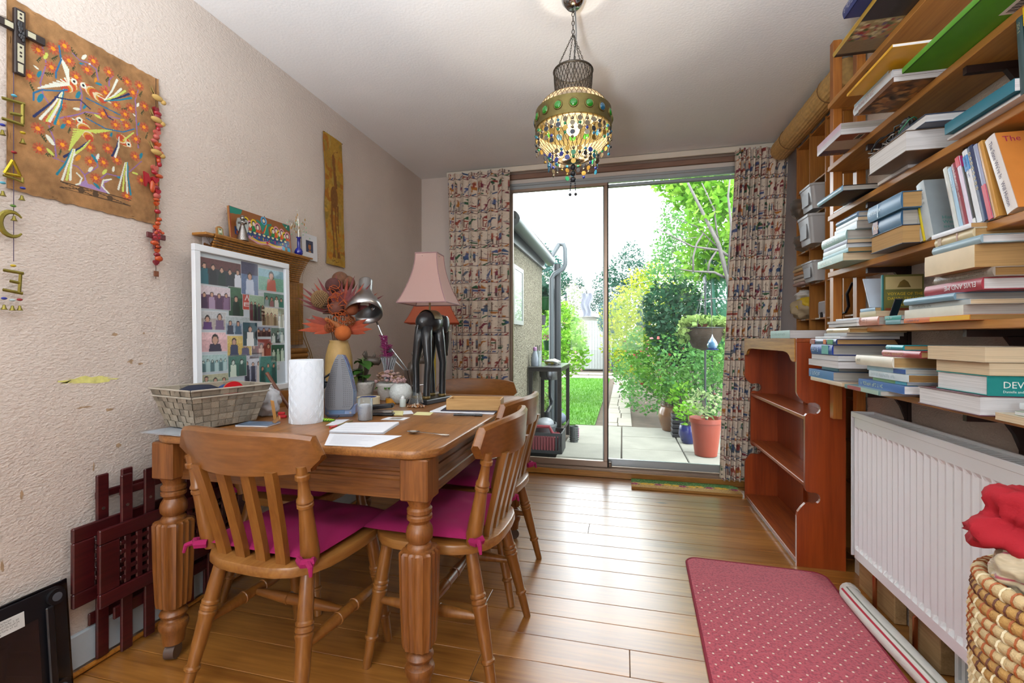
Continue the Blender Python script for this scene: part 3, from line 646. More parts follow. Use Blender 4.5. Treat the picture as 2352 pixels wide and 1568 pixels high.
# rolled bamboo blind lying along the top
t = thing('bamboo_roll', 'long rolled-up bamboo blind hung under the ceiling by the alcove', 'blind', (1.02, 2.95, 2.30))
g = G(); n = 46; rows = 60; vs = []
for j in range(rows+1):
    y_ = 2.45+j*.94/rows; rr_ = .062*(1+.02*sin(j*.9))
    vs += [((rr_+(.0022 if i % 2 else 0))*cos(2*pi*i/n), y_-2.95, (rr_+(.0022 if i % 2 else 0))*sin(2*pi*i/n)) for i in range(n)]
g.add(vs, [(j*n+i, j*n+n+i, j*n+n+(i+1) % n, j*n+(i+1) % n) for j in range(rows) for i in range(n)]+[tuple(range(n)), tuple(reversed(range(rows*n, rows*n+n)))])
ob('slats', g, mat('bamboo', 'c8a062', .55, vary=.15, vscale=50), t)
for y_ in (2.62, 3.2):
    ob('hanging_tie', G().tube([(.066*cos(a), y_-2.95, .066*sin(a)) for a in [2*pi*i/24 for i in range(24)]], .0022, 5, closed=True).cyl((0, y_-2.95, .064), (0, y_-2.95, .0995), .0022, n=5), mat('string_tan', '7a5a34', .9), t)

# ------------------------------------------------------------------ radiator
M_rad = mat('radiator_enamel', 'dfe3e6', .25, coat=.2)
t = thing('radiator', 'long white ribbed panel radiator under the lowest shelf', 'radiator', (.94, 1.5, .17))
rv = Matrix.Translation(t.location).inverted()
def rp(name, g, m, sm=False):
    o = ob(name, g, m, t, sm); o.matrix_parent_inverse = rv; return o
RY0, RY1, RZ0, RZ1, RX = .88, 2.12, .175, .755, .895
g = G(); pitch = .0333; nr = int((RY1-RY0-.03)/pitch); y0 = RY0+.015
def rib(yy):      # depth of the pressed channel across one pitch
    f = yy/pitch % 1; return .011 if .22 < f < .78 else (.011*(f/.22) if f <= .22 else .011*(1-f)/.22)
ys = sorted(set([0]+[i*pitch+f*pitch for i in range(nr) for f in (0, .10, .22, .30, .70, .78, .9)]+[nr*pitch]))
zs = [RZ0+.001, RZ0+.034, RZ0+.036, RZ0+.05, RZ1-.072, RZ1-.058, RZ1-.056, RZ1-.02]
zf = [0, 0, 0, 1, 1, 0, 0, 0]
vs = [(RX+rib(yy)*f, y0+yy, z) for z, f in zip(zs, zf) for yy in ys]; k = len(ys)
g.add(vs, [(j*k+i, j*k+k+i, j*k+k+i+1, j*k+i+1) for j in range(len(zs)-1) for i in range(k-1)])
rp('front_panel', g, M_rad)
rp('back_panel', G().box(.972, .978, RY0+.01, RY1-.01, RZ0+.01, RZ1-.02), M_rad)
for y_ in (RY0, RY1-.004): rp('side_cover', G().box(RX-.002, .985, y_, y_+.004, RZ0, RZ1, b=.0015), M_rad)
rp('top_rim', G().box(RX-.002, RX+.008, RY0+.004, RY1-.004, RZ1-.022, RZ1, b=.002).box(.972, .982, RY0+.004, RY1-.004, RZ1-.022, RZ1, b=.002), M_rad)
ng = int((RY1-RY0)/.02)
for i in range(ng):
    yy = RY0+.01+i*(RY1-RY0-.02)/ng
    rp('grille_bar', G().box(RX+.0085, .9715, yy, yy+.011, RZ1-.012, RZ1-.009), M_rad)
rp('wall_bracket', G().box(.985, XR-.001, 1.2, 1.24, .25, .7).box(.985, XR-.001, 1.9, 1.94, .25, .7), M_rad)
rp('pipe', G().tube([(.935, 1.2, .175), (.935, 1.2, .15), (.945, 1.25, .138), (.945, 1.78, .138), (.945, 1.80, .12), (.945, 1.80, .0)], .0075, 8), mat('copper', 'a8603c', .3, .9), True)
rp('pipe', G().tube([(.935, 2.03, .175), (.935, 2.03, .0)], .0075, 8), MATS['copper'], True)
# packing blocks, vent and strip below the radiator
tag(ob('timber_block', G().box(.965, 1.005, 1.96, 2.22, .001, .135, b=.003), wood('raw_timber', 'b59468', '97764c', axis=1, rough=.7, coat=0)), 'rough timber block on the floor under the radiator', 'timber block')
tag(ob('timber_block', G().box(.958, .998, 1.70, 1.86, .001, .13, b=.003), MATS['raw_timber']), 'second timber block under the radiator, beside the copper pipe', 'timber block')
t = thing('wall_vent', 'white slotted vent low on the wall under the radiator', 'vent', (.985, 1.4, 0))
o = ob('frame', G().box(-.012, .0, -.26, .26, .01, .028).box(-.012, 0, -.26, .26, .13, .148).box(-.012, 0, -.26, -.245, .028, .13).box(-.012, 0, .245, .26, .028, .13), M_white, t)
ob('backing', G().box(0, .003, -.26, .26, .01, .148), mat('vent_dark', '3a3a52', .8), t)
sm_ = mesh('slat', G().box(-.01, 0, -.007, .007, .028, .13))
for i in range(17):
    s_ = ob('slat', sm_, M_white, t); s_.location.y = -.226+i*.0283

# ------------------------------------------------------------------ mats, towel, basket of cloths
def mat_tuft(name, c1, c2):
    m, n, l, b = _new(name); t = n.new('ShaderNodeTexCoord'); nz = n.new('ShaderNodeTexNoise'); nz.inputs['Scale'].default_value = 130; nz.inputs['Detail'].default_value = 4; l.new(t.outputs['Object'], nz.inputs['Vector'])
    cr = n.new('ShaderNodeValToRGB'); l.new(nz.outputs['Fac'], cr.inputs[0]); e = cr.color_ramp.elements; e[0].position = .38; e[0].color = (*hx(c2), 1); e[1].position = .52; e[1].color = (*hx(c1), 1)
    l.new(cr.outputs[0], b.inputs['Base Color']); b.inputs['Roughness'].default_value = .95; b.inputs['Sheen Weight'].default_value = .3
    bp = n.new('ShaderNodeBump'); bp.inputs['Strength'].default_value = .8; bp.inputs['Distance'].default_value = .004; l.new(nz.outputs['Fac'], bp.inputs['Height']); l.new(bp.outputs[0], b.inputs['Normal']); return m
t = thing('floor_mat', 'red carpet mat with small cream dots lying beside the bookcase', 'mat', (.55, 1.6, .0005), -2)
ob('pile', slab(G(), lambda i: rrect(-.285+i, .285-i, -.78+i, .70-i, .05), .001, .010, .004), mat_tuft('red_carpet', 'bc4858', '9a3044'), t)
def pill(i): return rrect(-.290+i, .290-i, -.785+i, .705-i, .055)
ob('edge_binding', G().tube([(x, y, .006) for x, y in rrect(-.287, .287, -.782, .702, .052)], .0055, 6, closed=True), mat('dark_red_binding', '8a2438', .9), t)
dm = mesh('dot', G().box(-.003, .003, -.003, .003, .0098, .0108)); M_dot = mat('cream_tuft', 'e6cfc0', .9); nd = 0
for j in range(34):
    for i in range(12):
        x, y = -.265+i*.048+(.024 if j % 2 else 0), -.20+j*.0265
        if nd < 295 and abs(x) < .27 and y < .67:
            d_ = ob('dot', dm, M_dot, t); d_.location = (x+random.uniform(-.003, .003), y, 0); nd += 1
t = thing('doormat', 'coir doormat painted with grass and flowers at the patio doors', 'doormat', (.41, 3.385, .0005))
cm_ = Can(.71, .19, .0045, 'c9a060'); rr = random.Random(4)
cm_.rect(0, .71, .105, .19, '4d7a3a')
for _ in range(420): cm_.ell(rr.random()*.71, rr.uniform(.095, .19), .006, .004, rr.choice(['3c6a34', '6a9448', '58803c', '7c9c58']), rr.random()*180)
for i in range(13):
    x, y = .03+i*.054+rr.uniform(-.01, .01), rr.uniform(.065, .1)
    k = 'd8a412' if i % 3 else '8c2c50'
    for q in range(5): cm_.ell(x+.016*cos(q*1.257), y+.013*sin(q*1.257), .012, .009, k if q % 2 else ('e0b83a' if i % 3 else 'a84a6c'))
    cm_.ell(x+.03, y-.012, .008, .006, '3f7038')
cm_.noise(.25)
def dmf(u, v):
    x, y = u-.355, v-.095; r_ = .07
    if x > .355-r_ and y > .095-r_:
        dx, dy = x-(.355-r_), y-(.095-r_); q = math.hypot(dx, dy); m_ = max(dx, dy)
        if q > 1e-6: x, y = .355-r_+dx*m_/q, .095-r_+dy*m_/q
    return (x, y, .017+.0012*sin(u*900)*sin(v*870))
o = cm_.sheet('painted_top', dmf, paint('painted_coir', .95, bump=.6, bscale=350), t)
ob('coir_body', G().prism([tuple(dmf(.355+a, .095+b_)[:2]) for a, b_ in [(-.355, -.095), (.355, -.095), (.355, .025), (.352, .05), (.34, .07), (.31, .09), (.285, .095), (-.355, .095)]], .001, .0155), mat('coir', 'a8773a', 1, bump=.8, bscale=300), t)
# towel rolled as a draught stop
t = thing('rolled_towel', 'white towel with red stripes rolled up on the floor under the radiator', 'towel', (.88, 1.7, .0005))
def tw(u, v):
    a = 2*pi*u; y = -.56+v*.94; r_ = .031*(1+.05*sin(9*v+2*a)); return (r_*1.2*cos(a)+.006*sin(5*v), y, .0335+r_*sin(a)*.97)
cw = Can(1, 1, .0125, 'dcdad4')
for a in (.37, .62): cw.rect(a, a+.035, 0, 1, 'b0283a')
for a in (.30, .7): cw.rect(a, a+.02, 0, 1, '7a7a6c')
cw.noise(.05); cw.sheet('cloth', tw, paint('terry', .95, bump=.5, bscale=500), t)
ob('fringe', G().tube([(0, .38, .034), (0, .41, .033)], [.033, .0325], 14), mat('fringe_white', 'd8d4cc', .95, bump=.6, bscale=400), t)

bx_, by_ = .735, .915
t = thing('coil_basket', 'tall coiled grass laundry basket standing against the radiator', 'basket', (bx_, by_, 0))
M_straw = mat('pale_straw', 'cdb486', .7, bump=.5, bscale=400, vary=.12, vscale=70); M_strawd = mat('tan_straw', 'b98f52', .7, bump=.5, bscale=400, vary=.12, vscale=70)
wraps = [mat('wrap_pale', 'd8cba8', .6), mat('wrap_rust', '9a5226', .6), mat('wrap_brown', '5e3626', .6)]
wm = []
for z in range(31):
    zz = .012+z*.0205; r_ = .108+.036*sin(min(1, zz/.55)*pi/2)-.008*max(0, (zz-.56)/.1)
    ring = [(r_*cos(2*pi*i/56), r_*sin(2*pi*i/56), zz+.0205*i/56) for i in range(57)]
    ob('coil', G().tube(ring, .0115, 8), M_straw if z % 5 < 3 else M_strawd, t, 2)
    if zz > .42:
        nw = 52
        for q, wm_ in enumerate(wraps):
            g = G()
            for i in range(nw):
                a = 2*pi*(i+.5*(z % 2))/nw; kind = 1 if (z in (30, 28, 27, 26, 25) and (i*7 % 10) < 7) else (2 if z in (29, 24) or (z == 23 and i % 3 == 0) else 0)
                if kind != q: continue
                c_ = Vector((r_*cos(a), r_*sin(a), zz+.0205*((a/(2*pi)) % 1)))
                g.tube([c_+Vector((cos(a)*.0118*cos(b_), sin(a)*.0118*cos(b_), .0118*sin(b_))) for b_ in [2*pi*k_/10 for k_ in range(10)]], .0019, 4, closed=True)
            if g.v: o = ob('wrapping', g, wm_, t); o['kind'] = 'stuff'
ob('base', G().lathe([(.12, .002), (.12, .012)], 32), M_straw, t)
# cloths in the basket
def heap(name, label, cx, cy, cz, rx, ry, rz_, m, sd, amp=.35, parts=None, cancol=None):
    rr = random.Random(sd); o1, o2, o3 = rr.random()*9, rr.random()*9, rr.random()*9
    def f(u, v):
        a, b_ = 2*pi*u, pi*(v-.5); d_ = Vector((cos(a)*cos(b_), sin(a)*cos(b_), sin(b_)))
        q = 1+amp*noise.noise(d_*1.6+Vector((o1, o2, o3)))+amp*.5*noise.noise(d_*4+Vector((o2, o3, o1)))-amp*.5*abs(noise.noise(d_*2.6+Vector((o3, o1, o2))))
        return (d_.x*rx*q, d_.y*ry*q, d_.z*rz_*q)
    t = thing(name, label, 'cloth', (cx, cy, cz))
    if cancol:
        c = Can(1, 1, .012, cancol[0])
        for _ in range(60):
            k = rr.choice(cancol[1:]); x, y = rr.random(), rr.random(); c.line(x, y, x+rr.uniform(.04, .15), y+rr.uniform(-.06, .06), .022, k)
        c.noise(.1); c.sheet('cloth', lambda u, v: f(u, v), paint('printed_silk', .55, sheen=.3), t)
    else: ob('cloth', G().grid(f, 40, 24), m, t, 2)
    return t
M_red = mat('red_cotton', '9e0c1e', .85, bump=.2, bscale=500)
t = thing('red_cloth', 'bright red cloth bunched up out of the laundry basket', 'cloth', (bx_, by_, 0))
def wad(c_, r3, sd, amp):
    o_ = Vector((sd*3.1, sd*1.7, sd))
    def f(u, v):
        a, b_ = 2*pi*u, pi*(v-.5); d_ = Vector((cos(a)*cos(b_), sin(a)*cos(b_), sin(b_))); q = 1+amp*noise.noise(d_*1.7+o_)-amp*.7*abs(noise.noise(d_*2.4+o_))+amp*.10*noise.noise(d_*5+o_)
        return (c_[0]+d_.x*r3[0]*q, c_[1]+d_.y*r3[1]*q, c_[2]+d_.z*r3[2]*q)
    ob('fold', G().grid(f, 48, 30), M_red, t, 2)
wad((-.065, .045, .725), (.078, .062, .062), 1.0, .6); wad((.0, .015, .765), (.055, .05, .085), 2.3, .5); wad((.05, -.005, .73), (.06, .05, .05), 3.4, .5); wad((-.05, .03, .66), (.05, .05, .08), 4.4, .3)
heap('patterned_scarf', 'scarf printed in cream, teal and rust folded over the basket rim', bx_-.075, by_+.01, .662, .062, .052, .048, None, 5, .3, cancol=('b0a184', '2f7f84', '8c2f3c', 'c08a2c', 'd8cbb0', '31958c', 'a34a50'))
heap('pink_scarf', 'dusty pink scarf with a striped border on top of the basket', bx_-.035, by_+.0, .706, .055, .050, .048, None, 9, .3, cancol=('a2616c', '93525f', 'a2616c', 'b57a80', '2f8a90', 'c7a03c', 'a2616c'))
# ------------------------------------------------------------------ things on the table-side wall
M_bark = paint('bark_paper', .9, bump=.5, bscale=120)
WF = Matrix(((0, 0, 1, 0), (1, 0, 0, 0), (0, 1, 0, 0), (0, 0, 0, 1)))      # local x -> +Y, local y -> +Z, local z -> +X (out of the wall)
def wall_thing(name, label, cat, y, z, out=.0, group=None):
    t = thing(name, label, cat, (0, 0, 0), group=group); t.matrix_world = Matrix.Translation((XL+out, y, z)) @ WF; return t
# painted bark paper: flowers, birds and scrolling stems
c = Can(.425, .535, .00165, '9a7248')
nzx = np.zeros(c.u.shape)
for sc, am in ((9, .22), (25, .2), (70, .15)):
    ox = random.random()*50
    nzx += am*np.array([[noise.noise((x*sc*1.2+ox, y_*sc, .3)) for x in np.linspace(0, .425, c.nx+1)] for y_ in np.linspace(0, .535, c.ny+1)])
c.a *= np.clip(1+nzx*1.5, .5, 1.35)[..., None]
def q1(x, y): p = onX(x/4.356, y/4.356, XL+.004); return (p.y-.90, p.z-1.465)
def q2(x, y): p = onX(x/3.921, 340+y/3.921, XL+.004); return (p.y-.90, p.z-1.465)
def scroll(q, pts, wd, col, w1=None): c.curve([q(*p) for p in pts], wd, col, w1)
PUR, TEA, WHI, LIM, NAV = '8f6a9c', '1f7d94', 'dfe3d4', 'c3cf62', '26305c'
for q, pts in ((q1, [(560, 1568), (540, 1400), (480, 1240), (560, 1150), (430, 950), (400, 830), (460, 640), (420, 460)]), (q1, [(600, 1180), (760, 1150), (860, 1120), (1000, 1140), (1200, 1190), (1240, 1270)]), (q1, [(800, 1110), (820, 960), (800, 860)]),
               (q1, [(980, 800), (960, 690), (880, 630), (790, 600), (720, 530)]), (q1, [(1380, 1480), (1360, 1200), (1350, 1000), (1380, 900)]), (q1, [(1090, 860), (1090, 800), (1130, 760)]), (q2, [(780, 330), (760, 240), (880, 170), (860, 60)]), (q2, [(900, 280), (960, 230), (1080, 260), (1180, 200), (1270, 120)]), (q2, [(760, 240), (700, 170), (600, 130), (480, 90)])):
    scroll(q, pts, .0042, PUR, .003)
for x, y, a in ((385, 590, 60), (540, 580, 50), (480, 740, 20), (730, 520, -40), (735, 670, 70), (930, 750, 60), (985, 690, 80), (1070, 790, 60), (1200, 780, -20), (310, 870, -60), (605, 1100, 60), (690, 1300, 70), (1400, 940, 60), (1420, 1120, 60), (1240, 1090, 30), (1290, 1190, -40), (430, 1380, -50), (600, 1520, 70), (490, 1545, 20), (1460, 1360, 70), (500, 1290, 50), (870, 1150, 0), (1390, 1420, 70)):
    p = q1(x, y)
    for k in range(-3, 4): c.line(p[0]+k*.003*cos(R(a)), p[1]+k*.003*sin(R(a)), p[0]+(k*.003+.004)*cos(R(a)), p[1]+(k*.003)*sin(R(a))+(.005 if k % 2 else -.005), .0026, '3a4428')
for q, x, y, rx, a, k in ((q1, 840, 570, .012, 60, WHI), (q1, 830, 645, .011, 10, TEA), (q1, 900, 640, .006, 30, WHI), (q1, 390, 740, .012, 70, TEA), (q1, 455, 560, .012, 70, LIM), (q1, 985, 840, .010, 10, TEA), (q1, 955, 800, .009, 70, 'd68a22'), (q1, 930, 885, .008, -20, WHI), (q1, 1060, 880, .008, -50, 'cf5560'), (q1, 400, 980, .016, 70, TEA), (q1, 780, 950, .014, 70, TEA), (q1, 765, 1090, .010, 20, WHI), (q1, 845, 1070, .009, 60, TEA), (q1, 980, 1165, .011, -10, LIM), (q1, 1225, 1200, .009, 20, 'd6a022'), (q1, 630, 1260, .012, 60, TEA), (q1, 565, 1200, .014, -70, 'd68a22'), (q1, 500, 1400, .016, -50, WHI), (q1, 500, 1520, .012, -40, LIM), (q1, 1375, 1050, .009, 70, WHI), (q1, 1385, 1240, .008, 60, TEA), (q1, 1110, 1350, .010, 70, TEA), (q1, 360, 675, .007, -20, WHI), (q1, 1340, 1150, .006, -30, WHI), (q1, 730, 1190, .005, 0, WHI), (q2, 815, 190, .012, 60, WHI), (q2, 880, 80, .012, 80, WHI), (q2, 1020, 190, .010, 80, WHI), (q2, 940, 215, .012, 60, LIM), (q2, 870, 340, .012, -40, TEA), (q2, 1075, 265, .009, 10, TEA), (q2, 1215, 228, .010, 0, LIM), (q2, 1265, 70, .013, 70, TEA), (q2, 700, 90, .013, 60, 'd68a22'), (q2, 850, 95, .014, -50, TEA)):
    p = q(x, y); c.ell(*p, rx, rx*.38, k, a)
flow = [(q1, x, y) for x, y in ((380, 500), (530, 487), (645, 460), (690, 608), (935, 612), (870, 697), (515, 675), (1088, 722), (760, 768), (1270, 818), (1390, 857), (290, 760), (1328, 925), (1050, 925), (605, 1040), (1157, 1048), (1305, 1082), (1440, 1062), (1250, 1143), (1030, 1137), (688, 1222), (1155, 1248), (1265, 1258), (1437, 1272), (375, 1285), (485, 1200), (1055, 1360), (1357, 1390), (623, 1447), (390, 1487), (1075, 1483), (900, 1475))]
flow += [(q2, x, y) for x, y in ((810, 120), (930, 128), (1050, 108), (860, 270), (1140, 432), (1270, 290), (1215, 75), (970, 5))]
for q, x, y in flow:
    p = q(x, y)
    for k in range(14): a = 2*pi*k/14; c.line(p[0]+.004*cos(a), p[1]+.004*sin(a), p[0]+.0155*cos(a+.2), p[1]+.0155*sin(a+.2), .0034, 'b04a34' if k % 2 else 'c0603c')
    c.ell(*p, .0058, .0058, 'e89a22')
def bird(q, head, body, wing, tails, wc):
    h, b = q(*head), q(*body); n = 12
    for k in range(n):                                   # striped body
        t = k/n; p = (h[0]+(b[0]-h[0])*t, h[1]+(b[1]-h[1])*t); c.ell(*p, .006+.014*sin(pi*min(1, t*.8+.12)), .006+.011*sin(pi*min(1, t*.8+.12)), ('c25a34', 'd9c9a0', 'c98a2c', 'b84a30')[k % 4])
    for wx, wy in wing:                                  # fan of feathers
        w_ = q(wx, wy)
        m = ((h[0]+b[0])/2, (h[1]+b[1])/2); c.line(*m, *w_, .0022, wc, .0042)
    for k, (tx, ty) in enumerate(tails): c.curve([b, ((b[0]+q(tx, ty)[0])/2+.004, (b[1]+q(tx, ty)[1])/2), q(tx, ty)], .003, (NAV, WHI, LIM, WHI, TEA, 'cf4a5a')[k % 6], .0068)
    c.ell(*h, .0085, .009, WHI); c.ell(*h, .0038, .0038, '1a1a22')
bird(q1, (740, 815), (640, 890), [(380+k*38, 880-abs(5-k)**1*0-k*14) for k in range(9)]+[(600+k*14, 560+k*22) for k in range(7)], [(335, 1165), (398, 1190), (466, 1210), (495, 1215), (545, 1240)], WHI)
bird(q1, (832, 855), (1040, 1010), [(930+k*25, 930+k*14) for k in range(8)], [(1290, 940), (1210, 890), (1250, 910), (1170, 800), (1310, 980)], 'd6cfb0')
bird(q1, (795, 1200), (900, 1400), [(690+k*6, 1500-k*26) for k in range(9)]+[(960+k*30, 1330-k*5) for k in range(7)], [(640, 1568), (720, 1560), (760, 1530)], LIM)
bird(q1, (1285, 1445), (1190, 1370), [(1230+k*17, 1400-k*12) for k in range(7)], [(1120, 1560), (1150, 1568)], LIM)
for fx, tl in ((650, (510, 560, 600, 630)), (1125, (1065, 1105, 1145, 1175))):
    for k, x in enumerate(tl): scroll(q2, [(fx+k*8, 10 if fx < 900 else 130), ((fx+x)/2, 150 if fx < 900 else 250), (x, 235+(50 if k else 0) if fx < 900 else 370+k*16)], .003, (TEA, WHI, LIM, WHI)[k] if fx < 900 else (WHI, LIM, WHI, TEA)[k], .0065)
scroll(q1, [(590, 460), (610, 600), (560, 720), (560, 780)], .0045, '2a6a94'); scroll(q1, [(670, 900), (600, 910), (420, 900), (330, 930), (330, 1000)], .0045, '2a6a94'); scroll(q1, [(860, 980), (1000, 1050), (1200, 1150)], .004, '2a6a94')
scroll(q1, [(550, 970), (700, 1000), (800, 1000), (900, 1090)], .004, NAV); scroll(q1, [(1040, 1095), (1080, 1170), (1130, 1200)], .004, NAV); scroll(q1, [(860, 1180), (1060, 1290), (1230, 1320), (1340, 1290)], .004, '2a6a94')
c.poly([q2(*p) for p in ((690, 330), (760, 290), (750, 220), (790, 320), (830, 330), (900, 375), (915, 300), (960, 275), (1000, 285), (935, 320), (945, 380), (990, 415))], 'a184b4')
scroll(q2, [(690, 225), (735, 270), (715, 320), (685, 330)], .0045, WHI); scroll(q2, [(1000, 280), (930, 290), (915, 340), (985, 415)], .0045, WHI)
for a, b in (((545, 300), (1175, 470)), ((540, 355), (1170, 520)), ((545, 300), (860, 440)), ((860, 390), (1170, 520)), ((540, 350), (860, 390))): scroll(q2, [a, b], .0028, '4a3828')
for x, y in ((730, 380), (860, 415), (990, 450)): c.ell(*q2(x, y), .009, .009, '54402c')
c.noise(.07)
t = wall_thing('bark_painting', 'brown bark paper painted with bright birds and red flowers', 'painting', .90, 1.465, .0005)
edge = [random.uniform(-.003, .003) for _ in range(80)]
def bark(u, v):
    e = .004*noise.noise((u*18, v*18, 1)); k = (v/.535-.5)*2; kk = (u/.425-.5)*2
    return (u+(.005*noise.noise((v*30, 2, 0)) if abs(kk) > .97 else 0)-.016*(v < .3)*(.3-v)*kk*0, v+(.006*noise.noise((u*40, 0, 5)) if abs(k) > .97 else 0), .004+.003*abs(e)*300*.3+.006*(abs(kk)**6))
c.sheet('painted_sheet', bark, M_bark, t)
ob('backing_sheet', G().box(.003, .422, .003, .532, .001, .0035), mat('bark_plain', '7c5c38', .9), t)

# inlaid cross in front of its corner
t = wall_thing('wall_cross', 'small dark wooden cross inlaid with mother-of-pearl', 'cross', 0, 0, .012)
cy, cz = onX(45, 85, XL+.02).y, onX(45, 85, XL+.02).z
M_ebony = mat('ebony', '2c2220', .35)
H_ = abs(onX(45, 20, XL+.02).z-onX(45, 170, XL+.02).z)
hw = .0125; top = cz+H_*.42; bot = cz-H_*.58
ob('upright', G().box(cy-hw, cy+hw, bot, top, 0, .012, b=.002), M_ebony, t)
ob('crossbar', G().box(cy-.058, cy-hw-.0003, cz+.008, cz+.031, 0, .012, b=.002).box(cy+hw+.0003, cy+.058, cz+.008, cz+.031, 0, .012, b=.002), M_ebony, t)
M_pearl = mat('pearl_inlay', 'b9b49a', .25, coat=.4)
for (a, b_, d_, e) in ((-.007, .007, bot+.035-cz, bot+.085-cz), (-.007, .007, .045, .07), (-.034, -.016, .012, .027), (.016, .034, .012, .027), (-.006, .006, bot+.006-cz, bot+.03-cz)):
    ob('inlay', G().box(cy+a, cy+b_, cz+d_, cz+e, .0122, .0130), M_pearl, t)
for dz in (.052, .063, -.03, -.045, -.055): ob('inlay_dot', G().cyl((cy, cz+dz, .0131), (cy, cz+dz, .0136), .003, n=10), M_ebony, t)
g = G()
for k in range(16): g.sphere((cy+random.uniform(-.006, .006), cz+.02+random.uniform(-.028, .018), .014), .004, 6, 4, (1, 1.6, .6))
ob('carved_figure', g, mat('pewter_dark', '4a4a4c', .4, .7), t, 2)

# brass mobile with bells on a cord
t = wall_thing('brass_mobile', 'hanging string of brass shapes, beads and tiny bells on the wall', 'wall hanging', 0, 0, .012)
M_brass = mat('aged_brass', '8a7f3a', .35, .75, vary=.15, vscale=60); M_brassb = mat('bright_brass', 'b59c2c', .25, .85)
def W2(px, py): p = onX(px, py, XL+.014); return p.y, p.z
beadc = {'b': mat('bead_blue', '25308c', .3), 'g': mat('bead_green', '4f7c2c', .3), 'y': mat('bead_yellow', 'b8a01c', .3), 'r': mat('bead_red', '8c1c24', .3), 't': mat('bead_sky', '4fa0b8', .3), 'w': mat('bead_pale', 'a8bcc0', .3)}
cx_ = W2(30, 400)[0]
ob('cord', G().tube([(*W2(30, 165), .004), (*W2(30, 600), .004)], .0009, 5), mat('cord_purple', '4a4058', .9), t)
def bead(px, py, k, r=.0055): ob('bead', G().sphere((*W2(px, py), .006), r, 10, 6, (1.2, .7, 1)), beadc[k], t, 2)
bellm = mesh('bell', G().lathe([(.001, .008), (.003, .007), (.0035, .002), (.006, -.004), (.0075, -.006)], 12, T(rx=-90)), 2)
def bell(px, py): o = ob('bell', bellm, M_brass, t); o.location = (*W2(px, py), .006)
def bars(segs, th=.006):
    g = G()
    for (a, b_) in segs: g.tube([(*W2(*a), .006), (*W2(*b_), .006)], th, 4, flat=.5)
    return g
ob('letter_shape', bars([((2, 225), (55, 240)), ((50, 238), (50, 285)), ((20, 260), (50, 266)), ((2, 272), (52, 288))], .0045), M_brass, t)
ob('triangle_shape', bars([((27, 368), (8, 398)), ((8, 398), (45, 405)), ((45, 405), (27, 368))], .004), M_brassb, t)
ob('bow_shape', bars([((4, 402), (28, 410)), ((28, 410), (52, 420)), ((50, 408), (50, 420))], .003), M_brass, t)
cc = W2(26, 515); pts = []
for k in range(17):
    a = R(40+280*k/16); pts.append((cc[0]+.028*cos(a)*.95, cc[1]+.034*sin(a), .006))
ob('crescent_shape', G().tube(pts, [.0025+.0055*sin(pi*k/16) for k in range(17)], 6, flat=.5), M_brass, t)
ob('letter_shape', bars([((5, 620), (52, 628)), ((45, 630), (42, 672)), ((20, 645), (44, 650)), ((4, 665), (50, 674))], .0042), M_brass, t)
for px, py, k in ((30, 220, 't'), (30, 350, 'r'), (4, 420, 't'), (50, 432, 'b'), (28, 473, 'g'), (28, 610, 'y'), (7, 685, 'b'), (26, 689, 'w'), (43, 688, 'r'), (50, 305, 'y'), (3, 287, 'b')): bead(px, py, k)
for px, py in ((50, 325), (4, 445), (48, 455), (30, 502), (7, 706), (26, 708), (43, 708), (3, 305)): bell(px, py)

# strand of red charms with felt birds and a cross
t = wall_thing('charm_strand', 'long strand of red hearts, charms and yellow birds beside the bark painting', 'wall hanging', 0, 0, .014)
M_rbead = [mat('charm_red', 'a01828', .3, coat=.4), mat('charm_crimson', '7c1424', .3, coat=.4), mat('charm_orange', 'b8481c', .3, coat=.4), mat('charm_coral', 'b85a50', .4), mat('charm_brown', '7a4a34', .5)]
M_felt = mat('yellow_felt', 'c2a05c', .8, vary=.1)
ob('cord', G().tube([(*W2(357, 180), .002), (*W2(357, 640), .002)], .001, 5), mat('cord_dark', '3c2820', .9), t)
for px, py in ((352, 220), (350, 270), (350, 345)):
    p = W2(px, py); ob('felt_bird', G().sphere((p[0]+.006, p[1]-.006, .012), .014, 14, 8, (1.5, .75, .6)).sphere((p[0]+.028, p[1]-.012, .012), .010, 12, 8, (1, .9, .7)).add([(p[0]-.004, p[1]-.002, .014), (p[0]-.026, p[1]+.028, .012), (p[0]-.018, p[1]+.006, .012), (p[0]-.014, p[1]+.030, .010), (p[0]+.002, p[1]+.004, .006), (p[0]-.01, p[1]+.01, .004)], [(0, 1, 2), (0, 2, 3), (0, 3, 4), (1, 0, 5), (3, 2, 5), (4, 3, 5)]), M_felt, t, 2)
rr = random.Random(3)
heart = [(0, -.9), (.75, -.1), (.85, .45), (.5, .8), (.12, .6), (0, .4), (-.12, .6), (-.5, .8), (-.85, .45), (-.75, -.1)]
for k, py in enumerate(range(252, 612, 9)):
    if 470 < py < 500 and k % 2: continue
    p = W2(357+rr.uniform(-6, 6), py); m_ = rr.choice(M_rbead[:4]); s_ = rr.uniform(.009, .0145)
    if k % 3 == 0: ob('heart_charm', G().prism([(p[0]+s_*x, p[1]+s_*y) for x, y in heart], .002, .009+rr.random()*.005), m_, t)
    else: ob('bead', G().sphere((*p, .007), s_*.8, 10, 6, (rr.uniform(.9, 1.6), rr.uniform(.7, 1.2), .8)), m_, t, 2)
p = W2(357, 545); ob('charm_cross', G().box(p[0]-.012, p[0]+.012, p[1]-.045, p[1]+.03, .001, .008, b=.002).box(p[0]-.035, p[0]+.034, p[1]-.006, p[1]+.014, .0005, .0075, b=.002), mat('cross_dark_red', '5c1a20', .35, coat=.4), t)
